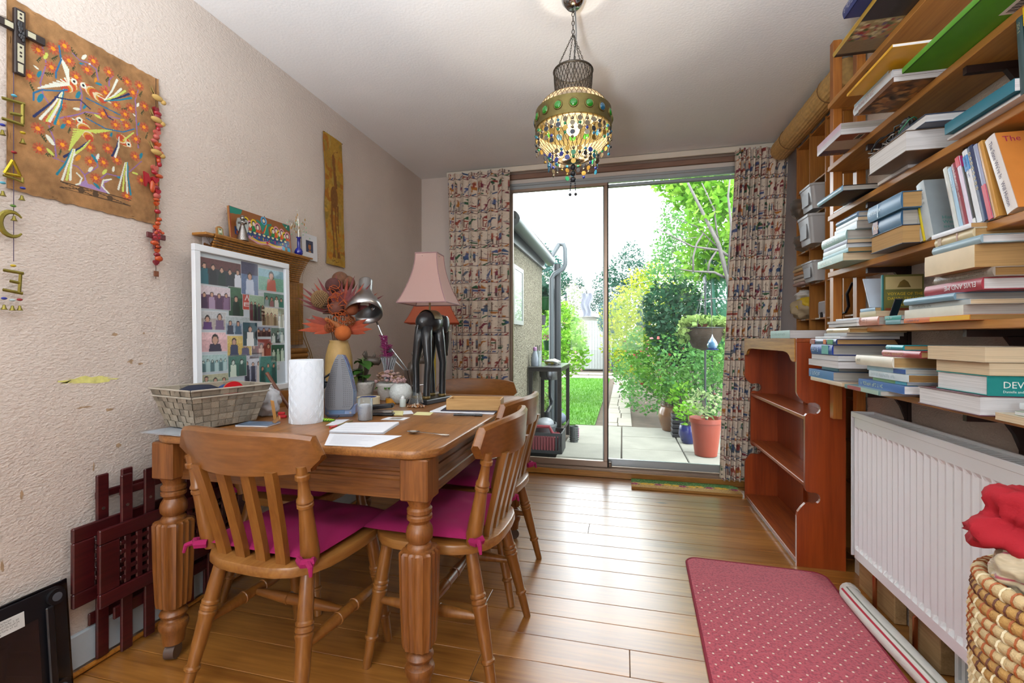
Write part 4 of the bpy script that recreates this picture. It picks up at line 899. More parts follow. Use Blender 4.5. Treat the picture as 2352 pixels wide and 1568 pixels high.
for _ in range(14): ob('heart_charm', G().sphere((p[0]+rr.uniform(-.03, .03)*(1 if rr.random() < .4 else .3), p[1]+rr.uniform(-.035, .025), .010), .006, 8, 5, (1.3, 1, .7)), rr.choice(M_rbead[:3]), t, 2)
p = W2(335, 415); ob('heel_charm', G().prism([(p[0]-.012, p[1]+.03), (p[0]+.004, p[1]+.026), (p[0]+.012, p[1]+.006), (p[0]+.014, p[1]-.012), (p[0]+.002, p[1]-.002), (p[0]-.004, p[1]-.022), (p[0]-.008, p[1]-.02)], .002, .008), M_rbead[0], t)
p = W2(345, 425); ob('felt_charm', G().sphere((p[0]+.002, p[1]-.005, .008), .012, 12, 8, (.8, 1.9, .6)), M_rbead[2], t, 2)
p = W2(357, 628); ob('square_tag', G().box(p[0]-.009, p[0]+.009, p[1]-.011, p[1]+.009, .002, .006, b=.001), M_rbead[4], t)

# batik strip
c = Can(.178, .755, .004, 'a9822c')
for _ in range(70): c.ell(random.random()*.178, random.random()*.755, random.uniform(.01, .04), random.uniform(.01, .05), random.choice(['a07a28', 'b48a34', 'a0661c', '94782e', 'b07420', 'a8883c']))
gc = '7c501e'
c.poly([(.075, .61), (.088, .65), (.10, .67), (.13, .675), (.135, .685), (.10, .665)], gc)
for a in ((.09, .64, .095, .55, .022, .026), (.095, .55, .10, .47, .026, .03)): c.line(*a[:4], a[4], gc, a[5])
c.ell(.085, .40, .035, .065, gc, 5)
for x, y0, y1 in ((.065, .36, .06), (.10, .36, .06), (.12, .35, .2)): c.line(x, y0, x+.004, y1, .016, gc, .010)
for x in (.068, .115): c.poly([(x-.016, .045), (x+.02, .045), (x+.006, .085), (x-.004, .085)], gc)
c.curve([(.05, .03), (.06, .022), (.075, .03), (.09, .02), (.11, .024)], .003, '54381a')
c.noise(.12, 3)
t = wall_thing('batik_strip', 'narrow ochre batik cloth with a brown giraffe hanging on the wall', 'wall hanging', 2.278, 1.478, .001)
c.sheet('cloth', lambda u, v: (u+.004*sin(v*16)+(.018*(1-v/.755)), v-.0*u, .004+.004*abs(sin(v*9+u*12))+.008*(1-v/.755)), paint('batik_cloth', .85, bump=.3, bscale=500), t)
ob('nail', G().cyl((.004, .75, 0), (.004, .75, .012), .002, n=6).cyl((.176, .75, 0), (.176, .75, .012), .002, n=6), M_brk, t)

# bamboo pelmet used as a ledge, its blind hanging below
M_bam = mat('bamboo_slat', '9c6a2c', .5, vary=.18, vscale=40, rnd=.1)
M_bamd = mat('bamboo_thread', '6e4a20', .8)
t = thing('bamboo_pelmet', 'bamboo roman blind with a flared pelmet top, fixed to the wall', 'blind', (XL, 1.78, .93))
pw = Matrix.Translation(t.location).inverted()
PY0, PY1, PZT = 1.505, 2.085, 1.472
def pp(name, g, m, sm=False):
    o = ob(name, g, m, t, sm); o.matrix_parent_inverse = pw; return o
pp('ledge', G().box(XL+.0005, -1.594, PY0, PY1+.015, PZT-.008, PZT, b=.002), M_bam)
pp('ledge_end', G().box(XL+.0005, -1.60, PY0-.04, PY0-.001, PZT-.012, PZT-.002, b=.002), M_bam)
ns = 13; sl = {}
for i in range(ns):                                       # flared pelmet slats
    f = i/(ns-1); z = PZT-.012-f*.118; x = -1.598-.046*sin(f*pi/2); yo = .02*(1-f)
    pp('slat', G().tube([(x, PY0+.012-yo+.01, z), (x, PY1-.035+yo*1.2, z)], .0053, 6, flat=.8), M_bam)
g = G()
for i in range(22):
    y_ = PY0+.02+i*.0258; g.tube([(-1.5935-.046*sin(f*pi/2)+.0015, y_, PZT-.012-f*.118) for f in [k/6 for k in range(7)]], .0008, 4)
pp('thread', g, M_bamd)
for i in range(33):
    z = PZT-.138-i*.0098; pp('slat', G().box(-1.652+.0004*(i % 3), -1.6475, PY0, PY1+.005, z-.0045, z+.0045), M_bam)
g = G()
for i in range(26): y_ = PY0+.012+i*.0224; g.cyl((-1.6465, y_, PZT-.14), (-1.6465, y_, PZT-.462), .0007, n=4)
pp('thread', g, M_bamd)
for k in range(4): pp('bottom_roll', G().cyl((-1.64, PY0, .985-k*.026), (-1.64, PY1+.02, .985-k*.026), .0135, n=10), M_bam, True)
pp('pull_cord', G().tube([(-1.63, 2.03, 1.33), (-1.627, 2.04, 1.2), (-1.62, 2.07, 1.06), (-1.617, 2.11, .98), (-1.617, 2.125, .94), (-1.62, 2.11, .915)], .0022, 5).tube([(-1.63, 2.028, 1.33), (-1.629, 2.032, 1.2), (-1.62, 2.05, 1.06), (-1.617, 2.10, .97), (-1.617, 2.115, .93)], .0022, 5), mat('cord_ochre', '8a6424', .8))
def ledge(px, x=-1.625): v = _d(px, 600); return (x, x/v[0]*v[1], PZT)
# things standing on the ledge
p = ledge(600, -1.63)
y0, y1 = onX(531, 540, -1.625).y, onX(670, 600, -1.625).y; ph = .145; pw_ = y1-y0
t = thing('supper_panel', 'bright folk painting of people at a long table on a wooden panel', 'painting', (-1.628, (y0+y1)/2, PZT+.0005), rot=(0, R(-6), 0))
ob('panel', G().box(-.006, .004, -pw_/2, pw_/2, 0, ph, b=.001), wood('panel_wood', 'a8743c', '8a5a2c', axis=1), t)
c = Can(pw_, ph, .0022, '8a5226'); u_, v_ = pw_, ph
c.noise(.1); RED = '8c1c22'
c.poly([(0, v_), (.2*u_, v_), (.17*u_, .84*v_), (.1*u_, .8*v_), (0, .78*v_)], '1a7a68'); c.poly([(.85*u_, v_), (u_, v_), (u_, .78*v_), (.93*u_, .82*v_)], '1a7a68')
c.rect(.06*u_, .96*u_, .33*v_, .42*v_, '22406c'); c.rect(.06*u_, .96*u_, .18*v_, .33*v_, '28407c')
c.poly([(.5*u_, .42*v_), (.46*u_, .72*v_), (.40*u_, .80*v_), (.42*u_, .84*v_), (.5*u_, .78*v_), (.56*u_, .78*v_), (.66*u_, .84*v_), (.66*u_, .78*v_), (.60*u_, .70*v_), (.60*u_, .42*v_)], '1f8470'); c.line(.57*u_, .74*v_, .5*u_, .45*v_, .006, 'b8242c'); c.line(.575*u_, .74*v_, .52*u_, .45*v_, .003, 'd8b81c')
def saint(x, y, s, robe, halo):
    c.ell(x, y, .022*s, .024*s, halo); c.ell(x, y-.002, .014*s, .018*s, '2a201c'); c.ell(x, y-.003, .009*s, .012*s, 'e6d8c8'); c.poly([(x-.02*s, .42*v_), (x+.02*s, .42*v_), (x+.012*s, y-.016*s), (x-.012*s, y-.016*s)], robe)
c.ell(.53*u_, .87*v_, .019, .019, '4fa0d0'); c.ell(.53*u_, .865*v_, .011, .014, '2a201c'); c.ell(.53*u_, .865*v_, .007, .009, 'e6d8c8')
for k, (x, y) in enumerate(((.16, .60), (.24, .68), (.30, .6), (.36, .68), (.42, .6), (.68, .62), (.74, .68), (.79, .58), (.84, .66), (.89, .57), (.94, .6))): saint(x*u_, y*v_, .8, ('c8501c', '14803c')[k % 2], ('d890a0', 'e0c01c')[k % 2])
for k in range(11): c.ell((.14+.075*k)*u_, .375*v_, .008, .0045, 'e0d8a0')
for k in range(26): x = (.08+.034*k)*u_; c.rect(x, x+.006, .2*v_+(k % 3)*.004, .3*v_-(k % 2)*.004, ('c85a1c', '2a9040', 'd8b81c', 'b83a78', '2f98a8')[k % 5])
c.curve([(.28*u_, .2*v_), (.42*u_, .09*v_), (.56*u_, .16*v_), (.7*u_, .07*v_), (.84*u_, .14*v_)], .016, 'c890a4'); c.curve([(.3*u_, .19*v_), (.44*u_, .12*v_), (.56*u_, .16*v_), (.72*u_, .11*v_), (.8*u_, .15*v_)], .007, 'd8b81c'); c.ell(.56*u_, .16*v_, .007, .007, 'b8242c')
for x in (.82, .92): c.rect(x*u_, (x+.05)*u_, .03*v_, .17*v_, '38a0c8')
c.rect(0, u_, 0, .02*v_, RED); c.rect(0, u_, .985*v_, v_, RED); c.rect(0, .012*u_, 0, v_, RED); c.rect(.988*u_, u_, 0, v_, RED); c.rect(0, u_, .02*v_, .06*v_, '7a3c1c')
c.sheet('painted_face', lambda u, v: (.0046, u-pw_/2, v), paint('gloss_paint', .4, coat=.2), t)
ob('hanging_hook', G().tube([(-.001, .02, ph), (-.001, .024, ph+.008), (-.001, .03, ph)], .0008, 5), M_brk, t)
# punched-metal angel
p = onX(558, 565, -1.605)
t = thing('angel_figure', 'small silver punched-metal angel with folded wings on the bamboo ledge', 'figurine', (-1.607, p.y, PZT+.0005))
M_silver = mat('antique_silver', '9a9590', .28, .95, vary=.15, vscale=80)
ob('skirt', G().lathe([(.024, 0), (.0235, .002), (.017, .035), (.009, .062), (.007, .068)], 24), M_silver, t, True)
g = G()
for j in range(8):
    for i in range(16):
        z = .006+j*.0068; r_ = .0237-.0155*z/.062; a = 2*pi*(i+.5*(j % 2))/16; g.sphere((r_*cos(a), r_*sin(a), z), .0017, 5, 3)
o = ob('punched_dots', g, mat('dark_silver', '3a3836', .5, .6), t); o['kind'] = 'stuff'
ob('torso', G().lathe([(.007, .066), (.011, .074), (.009, .084), (.004, .088)], 14), M_silver, t, True)
ob('head', G().sphere((0, 0, .097), .0095, 14, 9), M_silver, t, 2)
ob('halo', G().torus((0, 0, .107), .008, .0012), M_silver, t, 2)
for s in (-1, 1):
    w_ = [(0, 0), (.010, .014), (.022, .010), (.027, -.010), (.024, -.036), (.016, -.048), (.012, -.03), (.004, -.012)]
    ob('wing', G().prism([(s*(.006+x), .082+z) for x, z in w_][::s], -.002, .001, T(rz=90) @ T(rx=90)), M_silver, t)
    ob('arm', G().tube([(.004, s*.01, .078), (.014, s*.007, .074), (.019, 0, .08)], .0025, 6), M_silver, t, 2)
# small icon and cards
p = onX(511, 525, -1.63); t = thing('icon_block', 'tiny arched wooden icon leaning on the bamboo ledge', 'icon', (-1.64, p.y-.005, PZT+.0005), rot=(0, R(-8), 0))
ob('block', G().prism([(-.016, 0), (.016, 0), (.016, .034), (.010, .041), (0, .044), (-.010, .041), (-.016, .034)], 0, .007, WF), wood('icon_wood', 'a8773c', '84582a', axis=2), t)
c = Can(.022, .03, .002, '9fb08c'); c.ell(.011, .018, .006, .008, 'd8d8cc'); c.ell(.011, .024, .0035, .004, '6a4a38'); c.ell(.012, .006, .007, .004, '6c7c58')
c.sheet('picture', lambda u, v: (.0075, u-.011, .005+v), paint(), t)
def card(name, label, px, py0, py1, wpx, xx, paint_fn, lean=-8, zb=None):
    a, b_ = onX(px-wpx/2, py1, xx), onX(px+wpx/2, py1, xx); W_ = abs(b_.y-a.y); H_ = abs(onX(px, py0, xx).z-onX(px, py1, xx).z)
    t = thing(name, label, 'card', (xx, (a.y+b_.y)/2, zb if zb else PZT+.0005), rot=(0, R(lean), 0))
    ob('card', G().box(-.0012, 0, -W_/2, W_/2, 0, H_), mat('card_white', 'd9dade', .6), t)
    c = Can(W_, H_, .002, 'd9dade'); paint_fn(c, W_, H_); c.sheet('print', lambda u, v: (.0004, u-W_/2, v), paint(), t); return t
def pf1(c, W, H):
    c.curve([(.12*W, .55*H), (.5*W, .5*H), (.9*W, .62*H)], .014, '8c5a30'); c.ell(.62*W, .6*H, .012, .016, '96602e'); c.ell(.55*W, .25*H, .014, .008, '8c5a30'); c.ell(.8*W, .2*H, .01, .008, '96602e')
    for k in range(5): c.line(.5*W, .55*H, .2*W+k*.15*W, .85*H, .002, '7a4a24')
card('greeting_card', 'white card with a brown bird drawing beside the bamboo ledge', 485, 535, 600, 38, -1.655, pf1, -1, onX(485, 600, -1.655).z)
def pf2(c, W, H): c.rect(.25*W, .72*W, .3*H, .75*H, '3c4460'); c.ell(.49*W, .52*H, .011, .018, 'a8683c'); c.rect(.38*W, .62*W, .6*H, .64*H, '2c2c3c'); c.rect(.4*W, .58*W, .3*H, .36*H, 'b07a4c')
card('greeting_card', 'white card with a small owl print behind the blue bottle', 712, 541, 600, 34, -1.652, pf2, -2)
# blue bottle with a wire tree
p = ledge(686, -1.625)
t = thing('blue_bottle', 'cobalt blue glass bottle with a long neck on the bamboo ledge', 'bottle', (p[0], p[1], PZT+.0005))
M_blue = mat('cobalt_glass', '10208c', .08, coat=.6, spec=.8)
ob('body', G().lathe([(.008, 0), (.016, .003), (.021, .014), (.021, .022), (.016, .034), (.008, .042), (.0075, .09), (.013, .094), (.0125, .096), (.006, .094)], 22), M_blue, t, 2)
t2 = thing('wire_tree', 'bead and wire twig tree with amber leaves standing in the blue bottle', 'ornament', (p[0], p[1], PZT+.05))
rr = random.Random(8); M_wire = mat('silver_wire', 'c8c4b8', .3, .8); M_amb = [mat('amber_leaf', 'a87a24', .3, coat=.4), mat('clear_bead', 'd8d4c4', .1, coat=.6), mat('iris_bead', '8cc0a0', .1, coat=.6)]
ob('trunk', G().tube([(0, 0, 0), (0, 0, .06), (.002, -.002, .10), (0, -.004, .14)], .0018, 6), M_wire, t2)
for k in range(26):
    z0 = rr.uniform(.06, .14); a = rr.random()*2*pi; L = rr.uniform(.04, .085); e = Vector((cos(a)*L*.28, sin(a)*L*1.0, z0+rr.uniform(-.02, .06)))
    ob('twig', G().tube([(0, -.002, z0), (e.x*.5, e.y*.5, (z0+e.z)/2+.015), tuple(e)], .0006, 4), M_wire, t2)
    for q in range(2):
        b_ = Vector((0, 0, z0)).lerp(e, .6+.4*q); m_ = M_amb[(k+q) % 3]
        ob('leaf_bead', G().sphere((b_.x, b_.y, b_.z-.006), .0035, 7, 5, (.6, .9, 2.2 if m_ is M_amb[0] else 1.1)), m_, t2, 2)

# ------------------------------------------------------------------ framed photograph collage leaning behind the table
FW, FH = .505, .60
t = thing('photo_frame', 'large white frame of old family photographs leaning at the wall', 'picture frame', (-1.570, 1.645, .8085), rot=(0, R(-1.2), 0))
M_fr = mat('frame_white', 'dfe4ea', .4)
fb = .026
ob('frame_bar', G().box(-.009, .009, -FW/2, FW/2, 0, fb, b=.002), M_fr, t); ob('frame_bar', G().box(-.009, .009, -FW/2, FW/2, FH-fb, FH, b=.002), M_fr, t)
ob('frame_bar', G().box(-.009, .009, -FW/2, -FW/2+fb, fb+.0003, FH-fb-.0003, b=.002), M_fr, t); ob('frame_bar', G().box(-.009, .009, FW/2-fb, FW/2, fb+.0003, FH-fb-.0003, b=.002), M_fr, t)
ob('mount', G().box(-.005, -.003, -FW/2+fb, FW/2-fb, fb, FH-fb), mat('mount_pale', 'b4c0c8', .7), t)
ph_list = [(140, 170, 540, 500, '2e2e34', ['1f5a68', '24262c', '22302c', '2c2c34', 'c8ccd8'], 5, '5a3434'), (545, 250, 735, 580, '5a6c90', ['b8c4d8', '6a84b8'], 1, '3c3450'), (745, 310, 1040, 580, '6fa08c', ['b86a5c'], 1, '7fa8b8'), (170, 460, 450, 715, '5c3c58', ['3c2444', '9a84a0', '4c3050', '7c6080'], 4, 'c8bcc4'), (445, 505, 600, 785, '2c4a34', ['1c2c24', '4a5c44'], 1, '3c6044'), (590, 585, 680, 735, 'b04a3c', [], 0, 'a8443a'), (665, 600, 835, 860, '4c6c54', ['5c3038', '2a2c30', '3a3a44'], 4, '8ca890'), (830, 570, 1080, 750, '4c7464', ['8c9ca0', '8c6464', 'd0d4d0', '2c6c5c'], 4, '5c8478'), (200, 715, 440, 915, 'a49c98', ['54306a', '6c5878'], 2, 'b4b8bc'), (455, 790, 680, 985, '8c9cac', ['2c3448', '3c5870', '44587c'], 3, 'a8b4b8'), (820, 730, 1030, 930, 'b0a888', ['6c5c44', '8c7c64', 'a09078'], 5, 'd0ccb0'), (1010, 770, 1110, 955, '5c6450', ['c8ccc0', 'a4a898'], 3, '848c74'), (230, 925, 485, 1130, 'd0a8ac', ['30243c'], 1, 'e0bcc0'), (765, 920, 940, 1040, '5c4848', ['3c2c30'], 3, '8490a4'), (945, 955, 1120, 1120, '3c5854', ['c4d0cc', '242c2c', 'b8c4c0'], 3, '5c7870'), (490, 990, 720, 1200, 'c4a854', ['2c3454', '54506c'], 2, 'd0b868'), (720, 1045, 960, 1250, '74302c', ['542420', 'c8a494', '8c4438'], 3, '8c4440'), (965, 1135, 1140, 1310, '1c4438', ['b4c8b8', '94b09c'], 3, '24503f'), (260, 1150, 490, 1325, '7ca0a4', ['4c6c70', 'a8c4c4'], 6, 'a4c0c0'), (515, 1195, 690, 1400, '2c5c50', ['c4d4c4', '244840'], 2, '3c6c60'), (670, 1200, 870, 1520, '9498ac', ['28283c', '2c3048', 'c4bcb8'], 3, 'b8bcc8'), (840, 1250, 1045, 1540, '2c6c68', ['1c4c4c', '3c8480'], 3, '44807c'), (280, 1345, 520, 1500, '8c9c84', ['d0d4cc', '6c8068'], 3, 'a8a88c'), (620, 875, 775, 1105, '14343c', ['d8dcdc'], 1, '1c4450'), (1015, 1320, 1070, 1400, 'a8b0b4', [], 0, 'b8c0c4')]
def fuv(x, y):
    for _ in range(4):
        xl, xr = 125+(y-140)*.123, 1030+(y-345)*.114; u = (x-xl)/(xr-xl)
    v = (y-(140+205*u))/((1540+20*u)-(140+205*u)); return u, v
IW, IH = FW-2*fb, FH-2*fb
for k, (x0, y0, x1, y1, bgc, bods, n_, skyc) in enumerate(ph_list):
    u0, v0 = fuv(x0, y0+(x1-x0)*.1); u1, v1 = fuv(x1, y1); du, dv = (u1-u0)*.07+.006, (v1-v0)*.08+.006; u0, u1, v0, v1 = max(.004, u0-du), min(.996, u1+du), max(.004, v0-dv), min(.996, v1+dv)
    W_, H_ = (u1-u0)*IW, (v1-v0)*IH
    c = Can(W_, H_, .0028, bgc); c.rect(0, W_, H_*.62, H_, skyc); rr = random.Random(k); c.noise(.12, 2)
    for i in range(n_):
        bx = W_*(i+.6)/(n_+.2); hh = H_*rr.uniform(.55, .72); s_ = min(W_/(n_+1.2)*.55, .03); bd = bods[i % len(bods)]
        c.poly([(bx-s_, 0), (bx+s_, 0), (bx+s_*.8, hh-s_*.6), (bx-s_*.8, hh-s_*.6)], bd); c.ell(bx, hh, s_*.55, s_*.7, '2a1e1c'); c.ell(bx, hh-s_*.12, s_*.4, s_*.52, 'b8907c' if k not in (14, 17, 18, 19) else 'b8c8c0')
    if k == 5:
        for a in ((.2, .25, .2, .45), (.2, .25, .8, .25), (.2, .45, .8, .45), (.2, .35, .7, .35), (.3, .6, .5, .9), (.5, .9, .7, .6)): c.line(a[0]*W_, a[1]*H_, a[2]*W_, a[3]*H_, .004, 'd8d0d0')
    if k < 24: b_ = .0016; c.rect(0, b_, 0, H_, 'd0d4d8'); c.rect(W_-b_, W_, 0, H_, 'd0d4d8'); c.rect(0, W_, 0, b_, 'd0d4d8'); c.rect(0, W_, H_-b_, H_, 'd0d4d8')
    dep = -.0026+.00035*(k % 4+ (4 if k == 23 else 0))
    c.sheet('photograph', lambda u, v: (dep, -IW/2+u0*IW+u, FH-fb-v1*IH+v), paint('photo_print', .35, coat=.3), t)

# ------------------------------------------------------------------ folded slatted tables against the skirting
M_dred = wood('dark_red_stain', '4a1517', '300b0e', axis=1, scale=4, rough=.35, coat=.25, rnd=.1, ring=12)
def folding_table(label, x, y0, y1, zoff):
    t = thing('folding_table', label, 'folding table', (x, (y0+y1)/2, 0), group='folded garden tables')
    L = y1-y0; W = .245; z0 = .205+zoff
    def B(nm, a, b_, z_0, z_1, d0, d1): return ob(nm, G().box(d0, d1, a-L/2, b_-L/2, z_0, z_1, b=.003), M_dred, t)
    B('top_rail', 0, L, z0+W-.045, z0+W, 0, .014); B('top_rail', 0, L, z0, z0+.045, 0, .014)
    B('end_slat', 0, .06, z0+.0453, z0+W-.0453, .0, .014); B('end_slat', L-.06, L, z0+.0453, z0+W-.0453, .0, .014)
    n = int((L-.12)/.036)
    for i in range(n): a = .074+i*(L-.14)/n; B('lattice_slat', a, a+.021, z0+.0453, z0+W-.0453, .004, .0132)
    for j in range(5): z = z0+.0585+j*.0283; B('lattice_bar', .0603, L-.0603, z, z+.0160, .003, .0128)
    for a in (.075, .15): B('leg', a, a+.036, .021, .60+zoff*.5, -.012, -.001)
    for a in (L-.19, L-.11): B('leg', a, a+.036, .021, .56, -.012, -.001)
    B('brace', .06, L-.05, .135, .175, -.022, -.0125); B('brace', .08, L-.06, .53, .555, -.022, -.0125)
    for a in (.093, .168): ob('screw', G().cyl((-.001, a-L/2, .5), (.0005, a-L/2, .5), .005, n=8), M_silver, t)
    return t
folding_table('dark red folded garden table with a square lattice top, leaning outermost', -1.592, 1.075, 1.66, 0)
folding_table('second dark red folded table, standing behind the outermost one by the skirting', -1.632, 1.03, 1.60, .02)

# black glass scales on edge
t = thing('bathroom_scale', 'black scales stood on edge by the skirting, underside with label showing', 'scales', (-1.60, .775, .002), rot=(0, R(-5), 0))
M_blk = mat('black_plastic', '16161a', .3, coat=.2)
ob('glass_plate', G().box(-.012, -.006, -.25, .25, 0, .325, b=.002), mat('black_glass', '0a0a10', .05, coat=.6), t)
ob('frame', slab(G(), lambda i: rrect(-.24+i, .24-i, .006+i, .318-i, .03), -.0055, .002, .002), M_blk, t, True, None).data.transform(WF)
ob('recess_panel', G().box(.0022, .003, -.205, .17, .03, .25), mat('scale_dark_panel', '241c1e', .18, coat=.4, vary=.3, vscale=9), t)
ob('side_bar', G().box(.003, .012, .185, .205, .04, .27, b=.003), M_blk, t)
for a, b_ in ((.212, .29), (.212, .028), (-.212, .29), (-.212, .028)):
    f_ = ob('foot', G().cyl((.002, a, b_), (.012, a, b_), .022, n=20), M_blk, t, True); ob('foot_pad', G().cyl((.0121, a, b_), (.0135, a, b_), .012, n=18), mat('grey_rubber', '4c5058', .5), f_)
o = ob('rating_label', G().box(.0023, .0034, .08, .14, .247, .288), mat('label_white', 'd4d4d0', .6), t)
g = G()
for i, s in enumerate(('~9', '~14', '~13', '~12', 'CE')): text_g(s, .0062, g, Matrix(((0, 0, 1, .0036), (1, 0, 0, .083), (0, 1, 0, .279-i*.0072), (0, 0, 0, 1))))
ob('lettering', g, mat('ink_black', '1c1c20', .7), o)
# ------------------------------------------------------------------ things on the table
TT = TZ+.0006
def tpos(px, py, dx=0, dy=0): p = onZ(px, py, TZ); return (p.x+dx, p.y+dy, TT)
M_paper = mat('white_paper', 'dcdfe6', .7); M_ink = mat('print_grey', '8a90a0', .8)
# grey woven strap basket, corner towards the room
def strap_basket():
    t = thing('woven_basket', 'square grey basket of woven straps on the table corner', 'basket', (-1.437, 1.345, TT), -12)
    M_st = mat('strap_taupe', '938979', .75, bump=.6, bscale=500, rnd=.3); M_rim = mat('strap_edge', 'aaa294', .7)
    h, b0, b1 = .135, (.085, .105), (.118, .142); nv = 6
    sides = []
    for sgn, ax in ((-1, 0), (1, 0), (-1, 1), (1, 1)):
        def pt(u, v, o, sgn=sgn, ax=ax):          # u across the face, v up, o outwards
            hx_, hy = b0[0]+(b1[0]-b0[0])*v+o, b0[1]+(b1[1]-b0[1])*v+o
            return ((u*2-1)*(hx_-o), sgn*hy, h*v) if ax == 0 else (sgn*hx_, (u*2-1)*(hy-o), h*v)
        n = 8 if ax == 0 else 9
        for j in range(nv):
            for i in range(n):
                up = (i+j) % 2 == 0; o = .0055 if up else .0015
                u0, u1, v0, v1 = (i+.02)/n, (i+.98)/n, (j+.03)/nv, (j+.97)/nv
                um, vm = (u0+u1)/2, (v0+v1)/2
                g = G(); vs = [pt(u, v, o*(1.0 if (a == 1 and b_ == 1) else .45)) for b_, v in enumerate((v0, vm, v1)) for a, u in enumerate((u0, um, u1))]
                fs = [(0, 1, 4, 3), (1, 2, 5, 4), (3, 4, 7, 6), (4, 5, 8, 7)]
                g.add(vs, fs); g.add([pt(u, v, -.002) for u, v in ((u0, v0), (u1, v0), (u1, v1), (u0, v1))], [(0, 1, 2, 3)])
                ob('strap', g, M_st, t, 2)
        for v in (.80, .985):
            g = G().tube([pt(u, v, .004) for u in (0, .5, 1)], .0032, 6); ob('rim_edge', g, M_rim, t)
    ob('base', G().box(-.083, .083, -.103, .103, 0, .004), M_st, t)
strap_basket()
bz = TT+.05
t = thing('table_tennis_bat', 'red-faced bat head standing up in the grey basket', 'bat', (-1.39, 1.40, TT+.006), rot=(R(4), R(-6), R(60)))
pl = [(.032*cos(a)*1.05, .113+.033*sin(a)) for a in [R(-20+220*i/16) for i in range(17)]]+[(-.012, .062), (-.011, .003), (.011, .003), (.012, .062)]
WX = Matrix(((1, 0, 0, 0), (0, 0, -1, 0), (0, 1, 0, 0), (0, 0, 0, 1)))
ob('red_rubber', G().prism(pl[:17], 0, .004, WX), mat('rubber_red', 'c00e1c', .5), t); ob('blade', G().prism(pl, -.006, -.0003, WX), wood('bat_ply', 'a88250', '8c683c'), t); ob('black_rubber', G().prism(pl[:17], -.010, -.0063, WX), M_blk, t)
t = thing('navy_cap', 'dark navy cloth cap lying in the grey basket', 'cap', (-1.475, 1.325, TT+.095)); ob('crown', G().lathe([(.062, 0), (.064, .012), (.058, .034), (.035, .045), (.002, .047)], 24), mat('navy_felt', '1c2236', .9), t, 2)
t = thing('blue_shoe', 'rounded blue slipper toe sticking out of the grey basket', 'slipper', (-1.44, 1.42, TT+.10), 20); ob('upper', G().sphere((0, 0, .012), .03, 18, 10, (1.5, .8, .9)), mat('blue_felt', '2c4478', .85), t, 2); ob('sole', G().sphere((0, 0, -.012), .03, 18, 8, (1.55, .85, .2)), mat('pale_sole', '9ab0c8', .8), t, 2)
# papers in a clear sleeve under the basket, overhanging the table end
t = thing('paper_sleeve', 'papers in a clear plastic sleeve lying under the grey basket', 'papers', (-1.43, 1.21, TT), -4)
ob('sheet', G().box(-.10, .09, -.055, .08, 0, .0004).box(-.098, .088, -.053, .08, .0005, .0009), M_paper, t)
ob('sleeve', G().grid(lambda u, v: (-.115+u*.22, -.065+v*.15, .0012+.003*abs(sin(9*u+3*v))*(1-v)), 24, 8), glass_mat('clear_plastic', (.93, .95, .97), dirt=.25), t, 2)
for o in bpy.data.objects:
    if o.name.startswith('woven_basket'): o.location.z += .0045
# carrier bag with orange lettering
t = thing('carrier_bag', 'crumpled white carrier bag with orange lettering beside the basket', 'bag', tpos(612, 955), -10)
M_bag = mat('thin_white_plastic', 'd4d6dc', .3, trans=.15)
def bagf(u, v):
    a = 2*pi*u; b_ = pi*(v-.5); d_ = Vector((cos(a)*cos(b_), sin(a)*cos(b_), sin(b_))); q = 1+.22*noise.noise(d_*2.2+Vector((3, 1, 2)))-.18*abs(noise.noise(d_*5))
    return (d_.x*.065*q, d_.y*.05*q, max(.001, .055+d_.z*.058*q))
ob('bag_body', G().grid(bagf, 44, 26), M_bag, t, 2)
g = G(); text_g('S', .042, g, T(-.045, 0, .062, rx=90, rz=0)); text_g('Cin', .040, g, T(-.055, 0, .018, rx=90))
def onbag(v):
    x, z = v[0], v[2]; r_ = max(0, 1-(x/.07)**2-((z-.055)/.062)**2); return (x, -.05*math.sqrt(r_)*1.12-.004, z)
g.v = [onbag(v) for v in g.v]; ob('lettering', g, mat('orange_print', 'd8681c', .5), t)
# kitchen roll
t = thing('kitchen_roll', 'white embossed kitchen paper roll standing on the table', 'kitchen roll', tpos(680, 975, 0, .055))
ob('paper', G().lathe([(.022, 0), (.0575, 0), (.0585, .002), (.0585, .228), (.0575, .23), (.022, .23), (.022, 0)], 48, cap=False), mat('soft_tissue', 'dfe6ee', .9, bump=.15, bscale=400), t, True)
# raised basket-weave strokes
g = G()
for j in range(11):
    for i in range(20):
        for k in range(3):
            a0 = 2*pi*i/20; z0 = .012+j*.0198; sg = 1 if (i+j) % 2 else -1
            p_ = []
            for f in (-.5, .5):
                a = a0+(f*.20)+sg*0-(k-1)*.05*sg*0; z = z0+sg*f*.015+(k-1)*.0058; p_.append((.0588*cos(a), .0588*sin(a), z))
            g.tube(p_, .0007, 3, cap=False)
o = ob('embossing', g, MATS['soft_tissue'], t); o['kind'] = 'stuff'
# steam iron standing on its heel, sole towards the room
t = thing('steam_iron', 'blue steam iron standing on its heel, grey soleplate showing', 'iron', tpos(768, 962, 0, .03), 22)
sole = []
for i in range(25):
    f = i/24; z = .03+f*.215; w_ = .0535*min(1, (1.02-f)**.62*1.25)*(1 if f > .08 else (.78+2.75*f)); sole.append((z, max(.0015, w_)))
poly = [(w_, z) for z, w_ in sole]+[(-w_, z) for z, w_ in reversed(sole)]
tiltm = T(0, 0, 0, rx=-4)
ob('soleplate', G().prism(poly, 0, .006, tiltm @ WX), mat('grey_sole', '66666a', .45, .15), t)
g = G()
for r_ in range(5):
    for i in range(26):
        f = .06+i*.034-.002*r_; k_ = min(24, int(f*24)); w_ = sole[k_][1]*(.84-.13*r_)
        for s in (-1, 1):
            if w_ > .004: g.sphere((s*w_, -.0066, .03+f*.215), .0011, 5, 3, M=tiltm)
